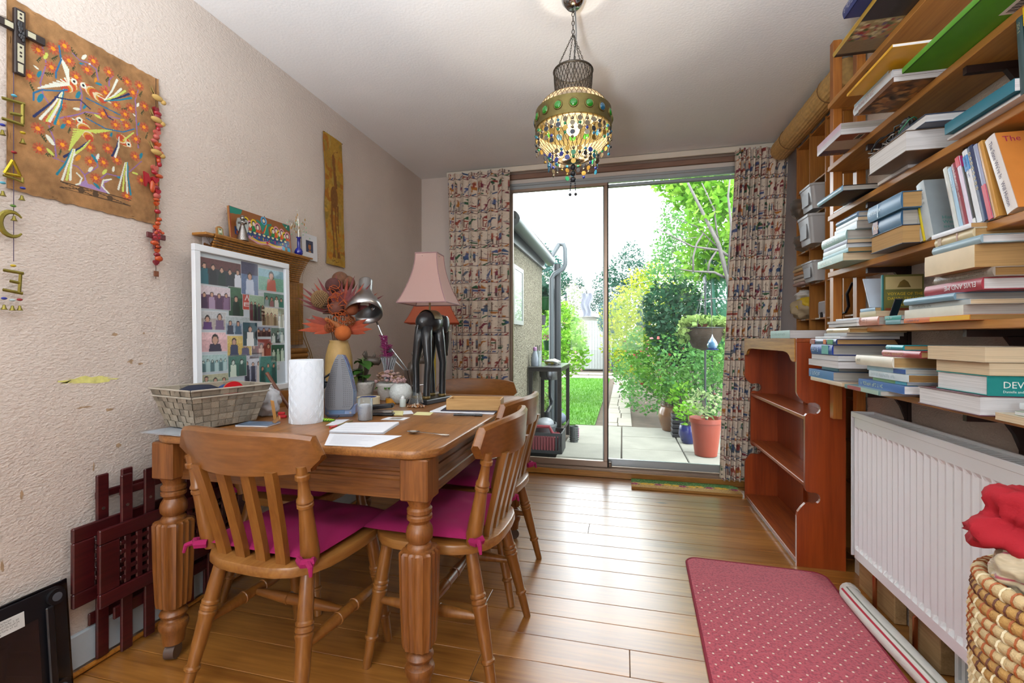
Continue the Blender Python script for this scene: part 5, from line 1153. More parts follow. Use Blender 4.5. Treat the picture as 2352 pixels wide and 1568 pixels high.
o = ob('steam_hole', g, mat('hole_dark', '1c1c20', .8), t); o['kind'] = 'stuff'
body = [(w_*.97+.003, z) for z, w_ in sole]+[(-w_*.97-.003, z) for z, w_ in reversed(sole)]
ob('body', G().prism(body, -.055, -.0005, tiltm @ WX), mat('iron_blue', '4a6a98', .25, coat=.4), t)
ob('heel', G().box(-.058, .058, .004, .075, .0, .055, b=.012), mat('iron_heel_blue', '7a90b8', .25, coat=.4), t)
ob('heel_plate', G().box(-.035, .02, .0015, .0038, .016, .032), mat('iron_badge', '5c7ca4', .4), t)
ob('handle', G().tube([(0, .06, .05), (0, .105, .07), (0, .115, .14), (0, .09, .20), (0, .055, .215)], .014, 10), mat('iron_white', 'd8dce0', .35), t, True)
for s in (-1, 1): ob('screw', G().cyl((s*.042, .003, .018), (s*.042, .001, .018), .004, n=10), M_silver, t)
ob('flex', G().tube([(-.02, .075, .06), (-.06, .08, .13), (-.085, .05, .135), (-.09, .02, .11), (-.075, .01, .095), (-.06, .02, .12), (-.07, .05, .15), (-.03, .09, .18), (0, .11, .20)], .0045, 7), mat('flex_black', '1c1e22', .6), t, 2)
# things in front of the iron
p = tpos(722, 958); t = thing('hair_brush', 'round wooden hairbrush with brown bristles leaning between roll and iron', 'brush', p, 0)
ob('barrel', G().lathe([(.009, 0), (.011, .01), (.011, .075), (.006, .085)], 14), wood('brush_wood', 'a4743c', '84582c', axis=2), t, True)
g = G()
for j in range(16):
    for i in range(12): a = 2*pi*(i+.5*(j % 2))/12; g.cyl((.01*cos(a), .01*sin(a), .01+j*.0045), (.0165*cos(a), .0165*sin(a), .01+j*.0045), .0009, n=3)
o = ob('bristles', g, mat('bristle_brown', '8a6030', .8), t); o['kind'] = 'stuff'
ob('handle', G().cyl((0, 0, .085), (-.012, .01, .16), .006, .0085, 10), MATS['brush_wood'], t, True)
p = tpos(728, 950, -.035, .05); t = thing('scissors', 'grey-handled scissors standing upright behind the kitchen roll', 'scissors', p, 25)
for s in (-1, 1):
    ob('finger_loop', G().torus((s*.018, 0, .115), .016, .0035, M=Matrix.Rotation(R(90), 4, 'X'), ry=1.25), mat('scissor_grey', '4c5660', .4), t, 2)
    ob('blade', G().prism([(s*.012, .098), (s*.004, .098), (0, 0), (s*.004, .0)][::s], -.0012*s, .0012-.0012*s, WX), M_silver, t)
t = thing('folded_ruler', 'pale wooden folding ruler leaning beside the iron', 'ruler', tpos(735, 945, .005, .09), 0, rot=(R(10), R(15), 0)); ob('stick', G().box(-.011, .011, -.003, .003, .0, .145, b=.001), wood('boxwood', 'c99c66', 'a87c48', axis=2), t)
p = tpos(745, 967); t = thing('patterned_lanyard', 'neon green and yellow woven strap lying before the iron', 'strap', p, 12)
c = Can(.085, .018, .0016, 'a8c81c')
for k in range(10): c.line(k*.009, 0, k*.009+.006, .009, .0035, '2c7a2c'); c.line(k*.009+.006, .009, k*.009, .018, .0035, '2c7a2c')
c.sheet('webbing', lambda u, v: (u-.045, v-.009, .004+.004*sin(u*40)*sin(pi*v/.018)+.003*sin(pi*v/.018)), paint('webbing', .8), t)
ob('underside', G().box(-.043, .038, -.008, .008, 0, .0015), mat('web_green', '3c7a24', .8), t); ob('loop', G().torus((-.052, .006, .004), .009, .0018), M_blk, t); ob('clip', G().tube([(.03, .01, .005), (.045, .014, .012), (.052, .012, .02)], .0015, 5), M_blk, t)
for i, (lb, px, py, L, rot, m_) in enumerate((('brown wooden stick poking up behind the kitchen roll', 648, 950, .20, (R(-8), R(-38), R(10)), wood('stick_brown', '6e3a1c', '54280f', axis=2)), ('flat pale lolly stick leaning by the kitchen roll', 628, 970, .085, (R(20), R(8), 0), wood('stick_pale', 'c08c4c', 'a4743c', axis=2)), ('second lolly stick lying aslant by the kitchen roll', 622, 975, .075, (R(6), R(68), R(-24)), MATS['stick_pale']))):
    t = thing('wooden_stick', lb, 'stick', tpos(px, py, 0, .01 if i else .05), rot=rot); t.location.z += .004; ob('stick', G().box(-.0075, .0075, -.0012, .0012, 0, L, b=.001) if i else G().tube([(0, 0, 0), (0, 0, L)], [.006, .008], 10), m_, t)
t = thing('red_clip', 'bright red plastic clip lying beside the kitchen roll', 'clip', tpos(640, 962, 0, .02), 20); ob('jaw', G().box(-.016, .016, -.006, .006, 0, .012, b=.003).box(-.016, .01, -.005, .005, .013, .024, b=.003), mat('clip_red', 'b8101c', .35, coat=.3), t)
t = thing('magazine', 'blue and grey magazine lying flat by the carrier bag', 'magazine', tpos(585, 978, 0, .01), 8); ob('pages', G().box(-.06, .06, -.03, .045, 0, .005, b=.001), M_paper, t); ob('cover', G().box(-.061, .061, -.031, .046, .0052, .0058), mat('mag_cover', '5c7088', .4, vary=.3, vscale=30), t)
# cotton-bud jar
t = thing('cotton_bud_jar', 'clear round jar of cotton buds with a printed label', 'jar', tpos(832, 967, 0, .02))
ob('buds', G().lathe([(.022, .002), (.022, .055), (.018, .060), (.002, .061)], 20), mat('cotton', 'dfe0e4', .9, bump=.8, bscale=300), t)
ob('jar_wall', G().lathe([(.024, 0), (.0265, .002), (.0268, .056), (.0275, .057), (.0275, .080), (.025, .084), (.002, .085)], 32), glass_mat('clear_styrene', (.92, .94, .97), dirt=.22), t, 2)
g = G()
for i, (w_, q) in enumerate(((.030, .050), (.034, .0475), (.026, .044), (.032, .040), (.028, .0335), (.036, .029), (.030, .025), (.022, .020))):
    for k in range(int(w_/.003)): a = R(-150)+k*.0030/.027; g.add([(.0271*cos(a), .0271*sin(a), q), (.0271*cos(a+.08), .0271*sin(a+.08), q), (.0271*cos(a+.08), .0271*sin(a+.08), q+.0012), (.0271*cos(a), .0271*sin(a), q+.0012)], [(0, 1, 2, 3)])
ob('label_print', g, mat('label_ink', '7c88b0', .7), t)
# tape, dispenser, stapler, glue, beads
def roll(name, label, px, py, ro, ri, h, m, mc, dy=0, z=0):
    t = thing(name, label, 'tape', tpos(px, py, 0, dy)); t.location.z += z
    ob('tape', G().lathe([(ri, 0), (ro, 0), (ro, h), (ri, h), (ri, 0)], 40, cap=False), m, t, True); ob('core', G().lathe([(ri-.002, .0005), (ri-.0003, .0005), (ri-.0003, h-.0005), (ri-.002, h-.0005), (ri-.002, .0005)], 40, cap=False), mc, t, True); return t
roll('masking_tape', 'wide cream roll of masking tape lying behind the jar', 846, 930, .052, .038, .038, mat('cream_tape', 'd4ccae', .6), mat('tape_core_blue', '2c4490', .6), .0)
t = roll('parcel_tape', 'small yellow and orange roll of tape beside the masking tape', 900, 926, .028, .02, .026, mat('orange_tape', 'b8801c', .4), mat('tape_core_card', '8a6a3c', .8), 0)
ob('tape_tail', G().box(.0285, .030, -.008, .008, -.0, .03), M_paper, t)
for k in range(10): a = 2*pi*k/10; ob('printed_mark', G().box(-.004, .004, -.002, .002, .0262, .0266, T(.024*cos(a), .024*sin(a), 0, rz=math.degrees(a)+90)), mat('mark_navy', '2c3c6c', .5), t)
t = thing('stapler', 'black stapler lying on the table behind the jar', 'stapler', tpos(868, 955, 0, .01), 14)
ob('base', G().box(-.055, .06, -.016, .016, 0, .010, b=.003), M_blk, t); ob('magazine_arm', G().box(-.052, .055, -.013, .013, .011, .022, b=.002), M_silver, t); ob('top_cover', G().box(-.06, .06, -.017, .017, .0225, .040, T(0, 0, .004, ry=-5), b=.004), M_blk, t)
t = thing('glue_pot', 'small white glue pot beside the stapler', 'glue pot', tpos(925, 934)); ob('pot', G().lathe([(.014, 0), (.0145, .001), (.013, .032), (.012, .034)], 18), mat('milky_plastic', 'c4d0cc', .4), t, True); ob('cap', G().lathe([(.009, .034), (.009, .042), (.005, .046), (.005, .05)], 14), mat('cap_white', 'dfe4e4', .4), t, True)
t = thing('bead_bag', 'clear bag spilling brown and white beads on the table', 'beads', tpos(958, 935)); rr = random.Random(5); bms = [mat('bead_wood', '6a3c20', .4), mat('bead_tan', 'a8703c', .4), mat('bead_ivory', 'cfc4b4', .4)]
bm_ = [mesh('bead', G().sphere((0, 0, 0), .0033, 6, 4), 2).copy() for _ in range(3)]
for k in range(3): bm_[k].materials.append(bms[k])
for k in range(130):
    r_ = .034*rr.random()**.6; a = rr.random()*2*pi; o = ob('bead', bm_[rr.randrange(3)], None, t); o.location = (r_*cos(a)*1.3, r_*sin(a)*.8, .003+max(0, .016-r_*.45)*rr.random())
ob('bag_film', G().grid(lambda u, v: (-.01+.028*cos(2*pi*u)*(1-.55*v)+.01*sin(9*u), .012+.02*sin(2*pi*u)*(1-.5*v), .012+.05*v+.006*sin(12*u)), 30, 8), glass_mat('film', (.95, .96, .97), dirt=.12), t, 2)
# paper: pads, notes, printed sheets, photo
def sheet(name, label, cat, pts, n=1, th=.0004, m=None, lines=None, z=0):
    """quad of table points"""
    P_ = [tpos(*p) for p in pts]; cx, cy = sum(p[0] for p in P_)/4, sum(p[1] for p in P_)/4
    t = thing(name, label, cat, (cx, cy, TT+z)); rr = random.Random(len(label))
    for i in range(n):
        j = (rr.uniform(-.002, .002), rr.uniform(-.002, .002)) if n > 1 else (0, 0)
        ob('sheet', G().prism([(p[0]-cx+j[0], p[1]-cy+j[1]) for p in P_], i*th*1.06, i*th*1.06+th), m or M_paper, t)
    if lines:
        g = G(); top = n*th*1.06+.0002; a, b_, c_, d_ = [Vector((p[0]-cx, p[1]-cy)) for p in P_]
        for k in range(lines[0]):
            v = .12+.76*k/lines[0]; l_ = rr.uniform(.5, .9)
            s0, s1 = a.lerp(d_, v), b_.lerp(c_, v); e0, e1 = s0.lerp(s1, .08), s0.lerp(s1, .08+.84*l_); w_ = (d_-a).normalized()*.0011
            g.add([(e0.x, e0.y, top), (e1.x, e1.y, top), (e1.x+w_.x, e1.y+w_.y, top), (e0.x+w_.x, e0.y+w_.y, top)], [(0, 1, 2, 3)])
        ob('print_lines', g, M_ink, t)
    return t
sheet('note_pad', 'thick pad of white paper lying behind the printed letter', 'paper', [(757, 995), (880, 997), (916, 974), (795, 976)], 14, .00055, lines=(3,))
sheet('printed_letter', 'printed white letter lying at the table end by the chair', 'paper', [(745, 1023), (850, 1027), (922, 1001), (757, 996)], 2, .0003, lines=(14,))
sheet('loose_letter', 'white folded sheet sticking out from under the printed letter', 'paper', [(838, 1027), (852, 1027), (905, 1002), (893, 1001)], 1)
sheet('yellow_note', 'pale yellow sticky note lying before the wooden box', 'note', [(948, 953), (988, 954), (996, 947), (958, 946)], 1, m=mat('note_yellow', 'dcd69c', .7))
sheet('note_block', 'small block of cream sticky notes beside the bead bag', 'note', [(893, 954), (924, 955), (926, 947), (898, 946)], 6, .0009, m=MATS['note_yellow'])
sheet('white_slip', 'loose white paper slip beside the bead bag', 'paper', [(925, 952), (950, 950), (945, 943), (905, 944)], 1)
t = sheet('small_photo', 'small colour snapshot with a white border on the table', 'photograph', [(874, 964), (927, 965), (942, 959), (893, 958)], 1); ob('picture', G().prism([(p[0]-t.location.x, p[1]-t.location.y) for p in [tpos(*q) for q in ((893, 963), (918, 963.5), (928, 960), (902, 959.5))]], .0005, .0008), mat('snap', '8a8478', .4, vary=.3, vscale=80), t)
sheet('folded_newspaper', 'folded pale paper lying under the neon strap', 'paper', [(748, 977), (775, 977), (803, 963), (772, 964)], 1)
t = thing('teaspoon', 'steel spoon lying on the table near the letter', 'spoon', (0, 0, TT)); a, b_ = Vector(tpos(936, 995)), Vector(tpos(1036, 1004)); d_ = (b_-a).normalized(); s_ = Vector((-d_.y, d_.x, 0))
t.location = a; M_steel = mat('spoon_steel', 'a8a098', .22, .95)
g = G()
def bowl(u, v):
    x = u*.044; w_ = .0155*math.sin(pi*min(.98, u*.86+.05))**.6; y = (v*2-1)*w_; dz = .0075*(1-(v*2-1)**2)*sin(pi*min(1, u)); q = d_*x+s_*y; return (q.x, q.y, .008-dz)
g.grid(bowl, 16, 10); ob('bowl', g, M_steel, t, 2)
ob('handle', G().tube([(d_*x)[:2]+(z,) for x, z in ((.038, .008), (.052, .007), (.10, .0065), (.152, .0045))], [.0034, .0034, .0042, .0064], 8, flat=.35), M_steel, t, 2)
def stick_pen(name, label, a, b_, r, m, capm=None):
    p, q = Vector(tpos(*a)), Vector(tpos(*b_)); t = thing(name, label, 'pen', p); e = q-p
    ob('barrel', G().tube([(0, 0, r+.0002), tuple(e*.72+Vector((0, 0, r+.0002)))], r, 8), m, t, True); ob('cap', G().tube([tuple(e*.725+Vector((0, 0, r))), tuple(e+Vector((0, 0, r)))], r*1.15, 8), capm or m, t, True); return t
stick_pen('pencil', 'slim white pencil with a red tip beside the paper pad', (810, 968), (758, 984), .0028, mat('pencil_gold', '8a7a44', .4, .3), mat('red_tip', 'b8202c', .4))
stick_pen('ballpoint_pen', 'black and white ballpoint pen lying before the wooden box', (1042, 955), (1108, 956), .0045, M_blk, M_blk)
# papers, tray and box by the far end
sheet('paper_pile', 'loose pile of printed papers under the wooden box', 'papers', [(988, 947), (1135, 952), (1150, 936), (1025, 932)], 5, .0009)
sheet('dark_folder', 'dark blue folder lying on the pile of papers under the box', 'folder', [(1012, 947), (1140, 950), (1150, 938), (1030, 935)], 1, .003, mat('folder_navy', '2c2c40', .4, vary=.3, vscale=40), z=.0055)
t = thing('wooden_box_lid', 'shallow pale wooden box standing on papers at the table side', 'box', (-.615, 1.865, TT+.0088), 8)
M_bx = wood('box_pine', 'c29a62', 'a47c48', axis=0, rough=.6, coat=0)
for nm, a in (('side', (-.115, .115, -.055, -.049, 0, .045)), ('side', (-.115, .115, .049, .055, 0, .045)), ('end', (-.115, -.109, -.0487, .0487, 0, .045)), ('end', (.109, .115, -.0487, .0487, 0, .045)), ('bottom', (-.1087, .1087, -.0487, .0487, 0, .005))): ob(nm, G().box(*a, b=.001), M_bx, t)

# ------------------------------------------------------------------ pots and vases
M_pot = mat('textured_white_glaze', 'b9b8b4', .45, bump=1.0, bscale=110)
def leafy(g, p, d, L, w_, droop=.3):
    d = Vector(d).normalized(); s = d.cross(Vector((0, 0, 1))); s = s.normalized() if s.length > .01 else Vector((1, 0, 0)); p = Vector(p); n = s.cross(d)
    pts = []
    for f, ww in ((0, .06), (.3, .8), (.55, 1), (.8, .6), (1, .02)):
        c_ = p+d*(L*f)-Vector((0, 0, droop*L*f*f)); pts += [c_-s*(w_*ww)+n*(.15*w_*ww), c_, c_+s*(w_*ww)+n*(.15*w_*ww)]
    k = len(g.v); g.add(pts, [(i*3+j, i*3+j+1, i*3+j+4, i*3+j+3) for i in range(4) for j in range(2)])
t = thing('potted_plant', 'white textured pot with a green broad-leaved plant', 'potted plant', (-1.275, 2.06, TT)); t.scale = (1.2, 1.2, 1.25)
POT = [(.030, 0), (.032, .002), (.042, .03), (.048, .06), (.049, .072), (.045, .072), (.043, .055), (.0, .055)]
ob('pot', G().lathe(POT, 28, cap=False), M_pot, t, 2); ob('soil', G().lathe([(.043, .058), (.002, .062)], 18), mat('soil', '3c2c20', .95, bump=.8, bscale=200), t)
M_lv = leafmat('house_leaf', '2c5420', '4f7c34', .2); rr = random.Random(2)
ob('stem', G().tube([(0, 0, .06), (.005, -.005, .12), (.0, -.002, .17)], .003, 6), mat('stem_green', '5c7038', .6), t)
for k in range(17):
    g = G(); a = rr.random()*2*pi; z = rr.uniform(.07, .16); leafy(g, (0, 0, z), (cos(a), sin(a), rr.uniform(-.1, .5)), rr.uniform(.04, .075), rr.uniform(.016, .026), rr.uniform(.2, .7)); ob('leaf', g, M_lv, t, 2)
g = G()
leafy(g, (-.01, -.03, .095), (-.15, -1, -.45), .085, .036, .55); ob('leaf', g, leafmat('browning_leaf', '4a6a2c', '6c5430', .2), t, 2)
t = thing('potted_flower', 'white textured pot of faded pink dried blooms', 'potted plant', (-1.150, 2.085, TT)); t.scale = (1.2, 1.2, 1.2)
ob('pot', G().lathe(POT, 28, cap=False), M_pot, t, 2); ob('soil', G().lathe([(.043, .058), (.002, .062)], 18), MATS['soil'], t)
M_fl = [mat('dried_pink', 'a08478', .9), mat('dried_tan', '8a6c54', .9), mat('dried_rose', 'b09090', .9)]
for k in range(60):
    a = rr.random()*2*pi; r_ = .055*rr.random()**.5; ob('bloom', G().sphere((r_*cos(a), r_*sin(a), .085+.028*(1-(r_/.055)**2)+rr.uniform(-.012, .012)), rr.uniform(.005, .010), 7, 5, (1, 1, .7)), rr.choice(M_fl), t)
for k in range(8):
    g = G(); a = rr.random()*2*pi; leafy(g, (0, 0, .065), (cos(a), sin(a), .3), .06, .013, .6); ob('leaf', g, M_lv, t, 2)
t = thing('round_vase', 'frosted white globe vase with dried pink flowers', 'vase', (-1.03, 1.99, TT)); t.scale = (1.1, 1.1, 1.1)
ob('globe', G().lathe([(.022, 0), (.034, .006), (.048, .030), (.050, .045), (.044, .068), (.030, .082), (.026, .084)], 30), mat('frosted_glass', 'c4cac8', .5, bump=.8, bscale=160), t, 2)
for k in range(34): a = rr.random()*2*pi; r_ = .038*rr.random()**.5; ob('bloom', G().sphere((r_*cos(a)-.012, r_*sin(a), .092+rr.uniform(-.005, .022)), rr.uniform(.004, .007), 6, 4), M_fl[2 if k % 3 else 1], t)
# cut-glass vase with magenta plumes
t = thing('crystal_vase', 'tall cut-glass vase holding magenta feathery stems', 'vase', (-1.205, 2.195, TT))
ob('vase', G().lathe([(.028, 0), (.028, .012), (.020, .03), (.018, .08), (.024, .15), (.037, .20), (.041, .213), (.038, .213), (.033, .195), (.020, .15), (.014, .08), (.014, .03), (.0, .028)], 16, cap=False), glass_mat('crystal', (.9, .93, .95), dirt=.22), t)
g = G()
for k in range(16): a = 2*pi*k/16; g.tube([(.0285*cos(a), .0285*sin(a), .005), (.0205*cos(a+.3), .0205*sin(a+.3), .07), (.026*cos(a+.6), .026*sin(a+.6), .15), (.040*cos(a+.9), .040*sin(a+.9), .205)], .0012, 4)
ob('cut_pattern', g, mat('cut_glass', 'c8d0d8', .2), t)
M_mg = mat('magenta_plume', '8c2c64', .85)
for k in range(5):
    bx = rr.uniform(-.03, .03); by = rr.uniform(-.02, .02); h = rr.uniform(.27, .34)
    g = G().tube([(bx*.2, by*.2, .05), (bx*.6, by*.6, .18), (bx*1.4, by*1.4, h)], .0022, 5)
    for q in range(46):
        f = rr.random(); z = .20+f*(h-.20); c0 = Vector((bx*(.6+.8*f), by*(.6+.8*f), z)); a = rr.random()*2*pi; L = rr.uniform(.012, .03)*(1.2-f*.6)
        g.tube([tuple(c0), tuple(c0+Vector((cos(a)*L, sin(a)*L, L*.5)))], [.0026, .0014], 4)
    ob('plume', g, M_mg, t)
# stoneware vase with a dried arrangement
vx, vy = -1.385, 2.02
t = thing('stoneware_vase', 'tall tan stoneware vase with orange dried palm and seed heads', 'vase', (vx, vy, TT))
ob('vase', G().lathe([(.040, 0), (.044, .004), (.060, .08), (.066, .16), (.063, .22), (.050, .275), (.043, .29), (.047, .298), (.042, .298), (.038, .28), (.0, .27)], 36, cap=False), mat('tan_stoneware', 'b09058', .6, vary=.18, vscale=14, bump=.3, bscale=60), t, 2)
AW = Matrix.Rotation(R(32), 4, 'Z')                                       # arrangement faces the room
def A(x, z, y=0): v = AW @ Vector((x, -y, 0)); return (v.x, v.y, z)
M_pl = [mat('palm_maroon', '6a2a2c', .7, vary=.2, vscale=30), mat('palm_orange', 'a84420', .7, vary=.2, vscale=30), mat('palm_rust', '8a3420', .7, vary=.2, vscale=30)]
def blade(p, ang, L, w_, m, y=0, bend=0):
    d = Vector((sin(R(ang)), cos(R(ang)))); s = Vector((d.y, -d.x)); g = G(); vs = []
    for f, ww in ((0, .35), (.3, 1), (.6, .8), (1, .02)):
        c_ = Vector(p)+d*(L*f); yy = y+bend*f*f
        vs += [A(c_.x-s.x*w_*ww, c_.y-s.y*w_*ww, yy), A(c_.x, c_.y, yy+.25*w_*ww), A(c_.x+s.x*w_*ww, c_.y+s.y*w_*ww, yy)]
    g.add(vs, [(i*3+j, i*3+j+1, i*3+j+4, i*3+j+3) for i in range(3) for j in range(2)]); ob('palm_blade', g, m, t, 2)
for k in range(17): blade((.01+(k-8)*.003, .42), -56+k*7.2, .195+.02*sin(k*2.1), .0115, M_pl[0 if k % 3 else 2], .012+.003*(k % 3))
for a, L in ((-72, .14), (-82, .15), (-95, .165), (-60, .12), (-108, .10)): blade((-.02, .36), a, L, .018, M_pl[1 if a < -75 else 2], .02)
for a, L in ((75, .12), (88, .13), (100, .10), (62, .12)): blade((.03, .35), a, L, .017, M_pl[1], .02)
for a, L in ((-66, .19), (-74, .16)): blade((-.02, .43), a, L, .010, M_pl[0], .0)
M_cone = mat('cone_brown', '6a4630', .8, bump=.8, bscale=120, vary=.25, vscale=60)
def ballp(nm, x, z, r, m, y=.03, sc=(1, 1, 1)): ob(nm, G().sphere(A(x, z, y), r, 18, 12, sc), m, t, 2)
ballp('dried_ball', .02, .335, .040, mat('felt_orange', 'b8622c', .95, bump=.5, bscale=200), .045)
ballp('dried_ball', -.012, .455, .036, mat('felt_brown', '6a4034', .95, bump=.4, bscale=200), .035)
ballp('dried_ball', .06, .455, .034, mat('felt_rust', '8a4a2c', .9, bump=.4, bscale=90), .04)
c_ = A(-.085, .50, .02); g = G()
for k in range(260):
    zz = 1-2*(k+.5)/260; a = k*2.39996; r_ = math.sqrt(1-zz*zz); n_ = Vector((r_*cos(a), r_*sin(a), zz)); g.sphere(tuple(Vector(c_)+n_*.040), .0042, 5, 3, (1, 1, 1.3))
o = ob('seed_head', g, mat('banksia', '8a6c48', .8, rnd=.2), t); o['kind'] = 'stuff'
ballp('seed_core', -.085, .50, .039, mat('seed_dark', '3c2a1c', .9), .02)
ballp('protea_head', .005, .605, .042, M_cone, -.035, (1, 1, 1.0)); ballp('protea_head', .04, .59, .038, M_cone, -.035); ballp('protea_head', -.025, .57, .04, mat('cone_purple', '54302c', .85, bump=.7, bscale=140), .0)
g = G()
for k in range(7): z = .43+k*.012; g.torus(A(-.055, z, .03), .019-.001*abs(k-3), .003, 12, 5)
ob('slatted_pod', g, mat('pod_brown', '4c3426', .7), t)
g = G()
for k in range(9): f = k/8; p_ = A(-.055+f*.062, .40-f*.035, .05); g.sphere(p_, .010+.0065*f, 10, 6, (1, 1, 1))
ob('ribbed_pod', g, mat('pod_orange', '9a5a2c', .7, vary=.2, vscale=90), t, 2)
for (x, z) in ((-.04, .36), (.055, .395)):
    g = G(); c_ = Vector(A(x, z, .05))
    for k in range(9): g.torus(tuple(c_), .024, .0016, 16, 4, M=Matrix.Rotation(k*1.1, 4, 'X') @ Matrix.Rotation(k*.7, 4, 'Y'))
    ob('twig_ball', g, mat('twig_rust', '8a4820', .8), t)
g = G(); rr = random.Random(12)
for k in range(16):
    x, z = rr.uniform(-.03, .05), rr.uniform(.36, .52); pts = [A(x+.024*sin(q*.42+k), z+q*.004*(1 if k % 2 else -1)+.012*sin(q*.7+k), .056+.012*cos(q*.5+k)) for q in range(20)]; g.tube(pts, .0017, 5)
o = ob('curly_twigs', g, mat('twig_orange', 'b0521c', .7), t, 2); o['kind'] = 'stuff'
for k in range(9): x = (k-4)*.008; ob('stem', G().tube([A(x*.4, .2), A(x, .33), A(x*1.6, .42)], .0025, 5), M_cone, t)
# carved horned animals
M_carv = mat('dark_carved_wood', '544a40', .4, vary=.15, vscale=30, coat=.2)
def rhino(label, x, y, s, rz):
    t = thing('carved_rhino', label, 'carving', (x, y, TT), rz, group='carved wooden rhinos')
    g = G().tube([(0, 0, .0), (0, 0, .05), (.005, 0, .11), (.02, 0, .16), (.045, 0, .19)], [r_*s for r_ in (.034, .03, .028, .03, .024)], 14)
    ob('body', g, M_carv, t, 2); ob('head', G().tube([(.02, 0, .165), (.05, 0, .19), (.085, 0, .185), (.10, 0, .175)], [.024*s, .026*s, .02*s, .013*s], 12), M_carv, t, 2)
    ob('horn', G().tube([(.092, 0, .188), (.108, 0, .205), (.112, 0, .235)], [.011*s, .008*s, .001], 10), M_carv, t, 2); ob('horn', G().tube([(.066, 0, .205), (.073, 0, .22), (.074, 0, .235)], [.009*s, .006*s, .001], 10), M_carv, t, 2)
    for sy in (-1, 1): ob('ear', G().tube([(.03, sy*.016, .20), (.022, sy*.024, .225), (.026, sy*.022, .243)], [.005, .009*s, .001], 8), M_carv, t, 2)
rhino('dark carved rhino standing between the tall vase and the crystal vase', -1.345, 2.15, 1.0, 20)
rhino('carved rhino standing behind the pot of faded blooms', -1.14, 2.30, .9, 15)

# ------------------------------------------------------------------ lamps
M_al = mat('brushed_aluminium', 'b4b6b8', .28, .95, bump=.05, bscale=400)
t = thing('desk_lamp', 'brushed aluminium spring-arm desk lamp bent over the plant pots', 'lamp', (-1.005, 2.30, TT), 0)
def dl(px, py, y=2.18):
    p = onY(px, py, y); return tuple(p-Vector(t.location))
ob('base', G().lathe([(.05, 0), (.05, .012), (.045, .018), (.01, .02)], 28), M_al, t, True)
e1 = dl(893, 805, 2.21)
b1, b2 = dl(932, 850, 2.24), dl(940, 886, 2.27)
ob('post', G().cyl((0, 0, .018), (0, 0, .06), .007, n=10).tube([(0, 0, .06), b2, b1], .005, 8), M_al, t, True)
for dx in (-.011, .011): ob('lower_arm', G().tube([(b1[0]+dx, b1[1], b1[2]), (e1[0]+dx*1.2, e1[1], e1[2]+dx)], .0035, 8), M_al, t, True)
for dx in (-.006, .010): ob('spring', G().tube([(b2[0]+dx*1.5, b2[1]-.006, b2[2]-.005), (b1[0]+dx*1.5+.006, b1[1]-.006, b1[2]+.004)], .0055, 8), M_al, t, True)
ob('elbow', G().cyl((e1[0]-.018, e1[1], e1[2]), (e1[0]+.018, e1[1], e1[2]), .014, n=14), mat('lamp_grey', '5c5e60', .4, .5), t, True)
s1 = dl(868, 745, 2.19)
ob('upper_arm', G().tube([e1, s1], .004, 8), M_al, t, True)
hc = dl(838, 690, 2.08)
hd = T(*hc, rx=-34, rz=27, s=1.32) 
ob('shade', G().lathe([(.0, .098), (.026, .098), (.0268, .094), (.027, .045), (.032, .025), (.052, -.005), (.066, -.035), (.0685, -.062), (.066, -.062), (.063, -.035), (.049, -.003), (.028, .028), (.0, .03)], 36, hd, cap=False), M_al, t, 2)
ob('lampholder', G().lathe([(.018, .025), (.018, -.01), (.016, -.012), (.016, -.02), (.0, -.02)], 16, hd, cap=False), mat('holder_white', 'c8c8c4', .5), t, True)
ob('bracket', G().tube([s1, tuple(hd @ Vector((.022, .038, -.005)))], .006, 8), M_al, t, True)
# elephant lamp with a square shade
ex, ey = -.915, 2.065
t = thing('elephant_lamp', 'table lamp of a tall black carved elephant with pink square shade', 'lamp', (ex, ey, TT), -14)
M_blkw = mat('black_carved', '1c1f22', .3, coat=.3, vary=.3, vscale=20); M_gold = mat('rubbed_gold', '6e5c34', .4, .5, vary=.3, vscale=40)
ob('base', G().box(-.062, .062, -.10, .10, 0, .022, b=.003), mat('black_plinth', '22262c', .35, coat=.2), t)
for i, (lx, ly, kx) in enumerate(((-.032, -.062, -.006), (.030, -.062, .008), (-.030, .058, -.008), (.032, .058, .006))):
    ob('leg', G().tube([(lx, ly, .022), (lx, ly, .04), (lx+kx*.3, ly*.98, .13), (lx+kx, ly*.95, .19), (lx*.8, ly*.85, .29), (lx*.5, ly*.7, .36)], [.019, .0165, .016, .0175, .024, .03], 14), M_blkw, t, 2)
    ob('toe', G().tube([(lx, ly-.002, .0222), (lx, ly-.002, .036)], [.0200, .0185], 14), M_gold, t, 2)
ob('body', G().sphere((0, 0, .385), .05, 24, 16, (1.05, 1.75, 1.15)), M_blkw, t, 2)
ob('saddle_cloth', G().grid(lambda u, v: (.0545*1.02*sin(R(-75+150*u))*1.0, -.03+v*.065, .385+.0585*1.04*cos(R(-75+150*u))), 16, 6), M_gold, t, 2)
ob('head', G().sphere((.0, .095, .385), .036, 20, 14, (.95, 1, 1.15)), M_blkw, t, 2)
for s in (-1, 1):
    ob('ear', G().sphere((s*.036, .082, .378), .034, 16, 10, (.3, .9, 1.25)), M_blkw, t, 2); ob('tusk', G().tube([(s*.018, .118, .355), (s*.021, .135, .345), (s*.023, .147, .348)], [.004, .003, .001], 8), mat('tusk', 'c8c0a8', .4), t, 2)
ob('trunk', G().tube([(0, .118, .375), (0, .136, .345), (0, .140, .29), (0, .134, .24), (0, .14, .22)], [.020, .016, .012, .009, .007], 12), M_blkw, t, 2)
ob('tail', G().tube([(0, -.088, .37), (0, -.10, .33), (0, -.096, .25)], [.004, .003, .002], 6), M_blkw, t)
ob('stem', G().cyl((0, 0, .43), (0, 0, .52), .005, n=10), mat('lamp_brass', '8a7a58', .35, .7), t, True)
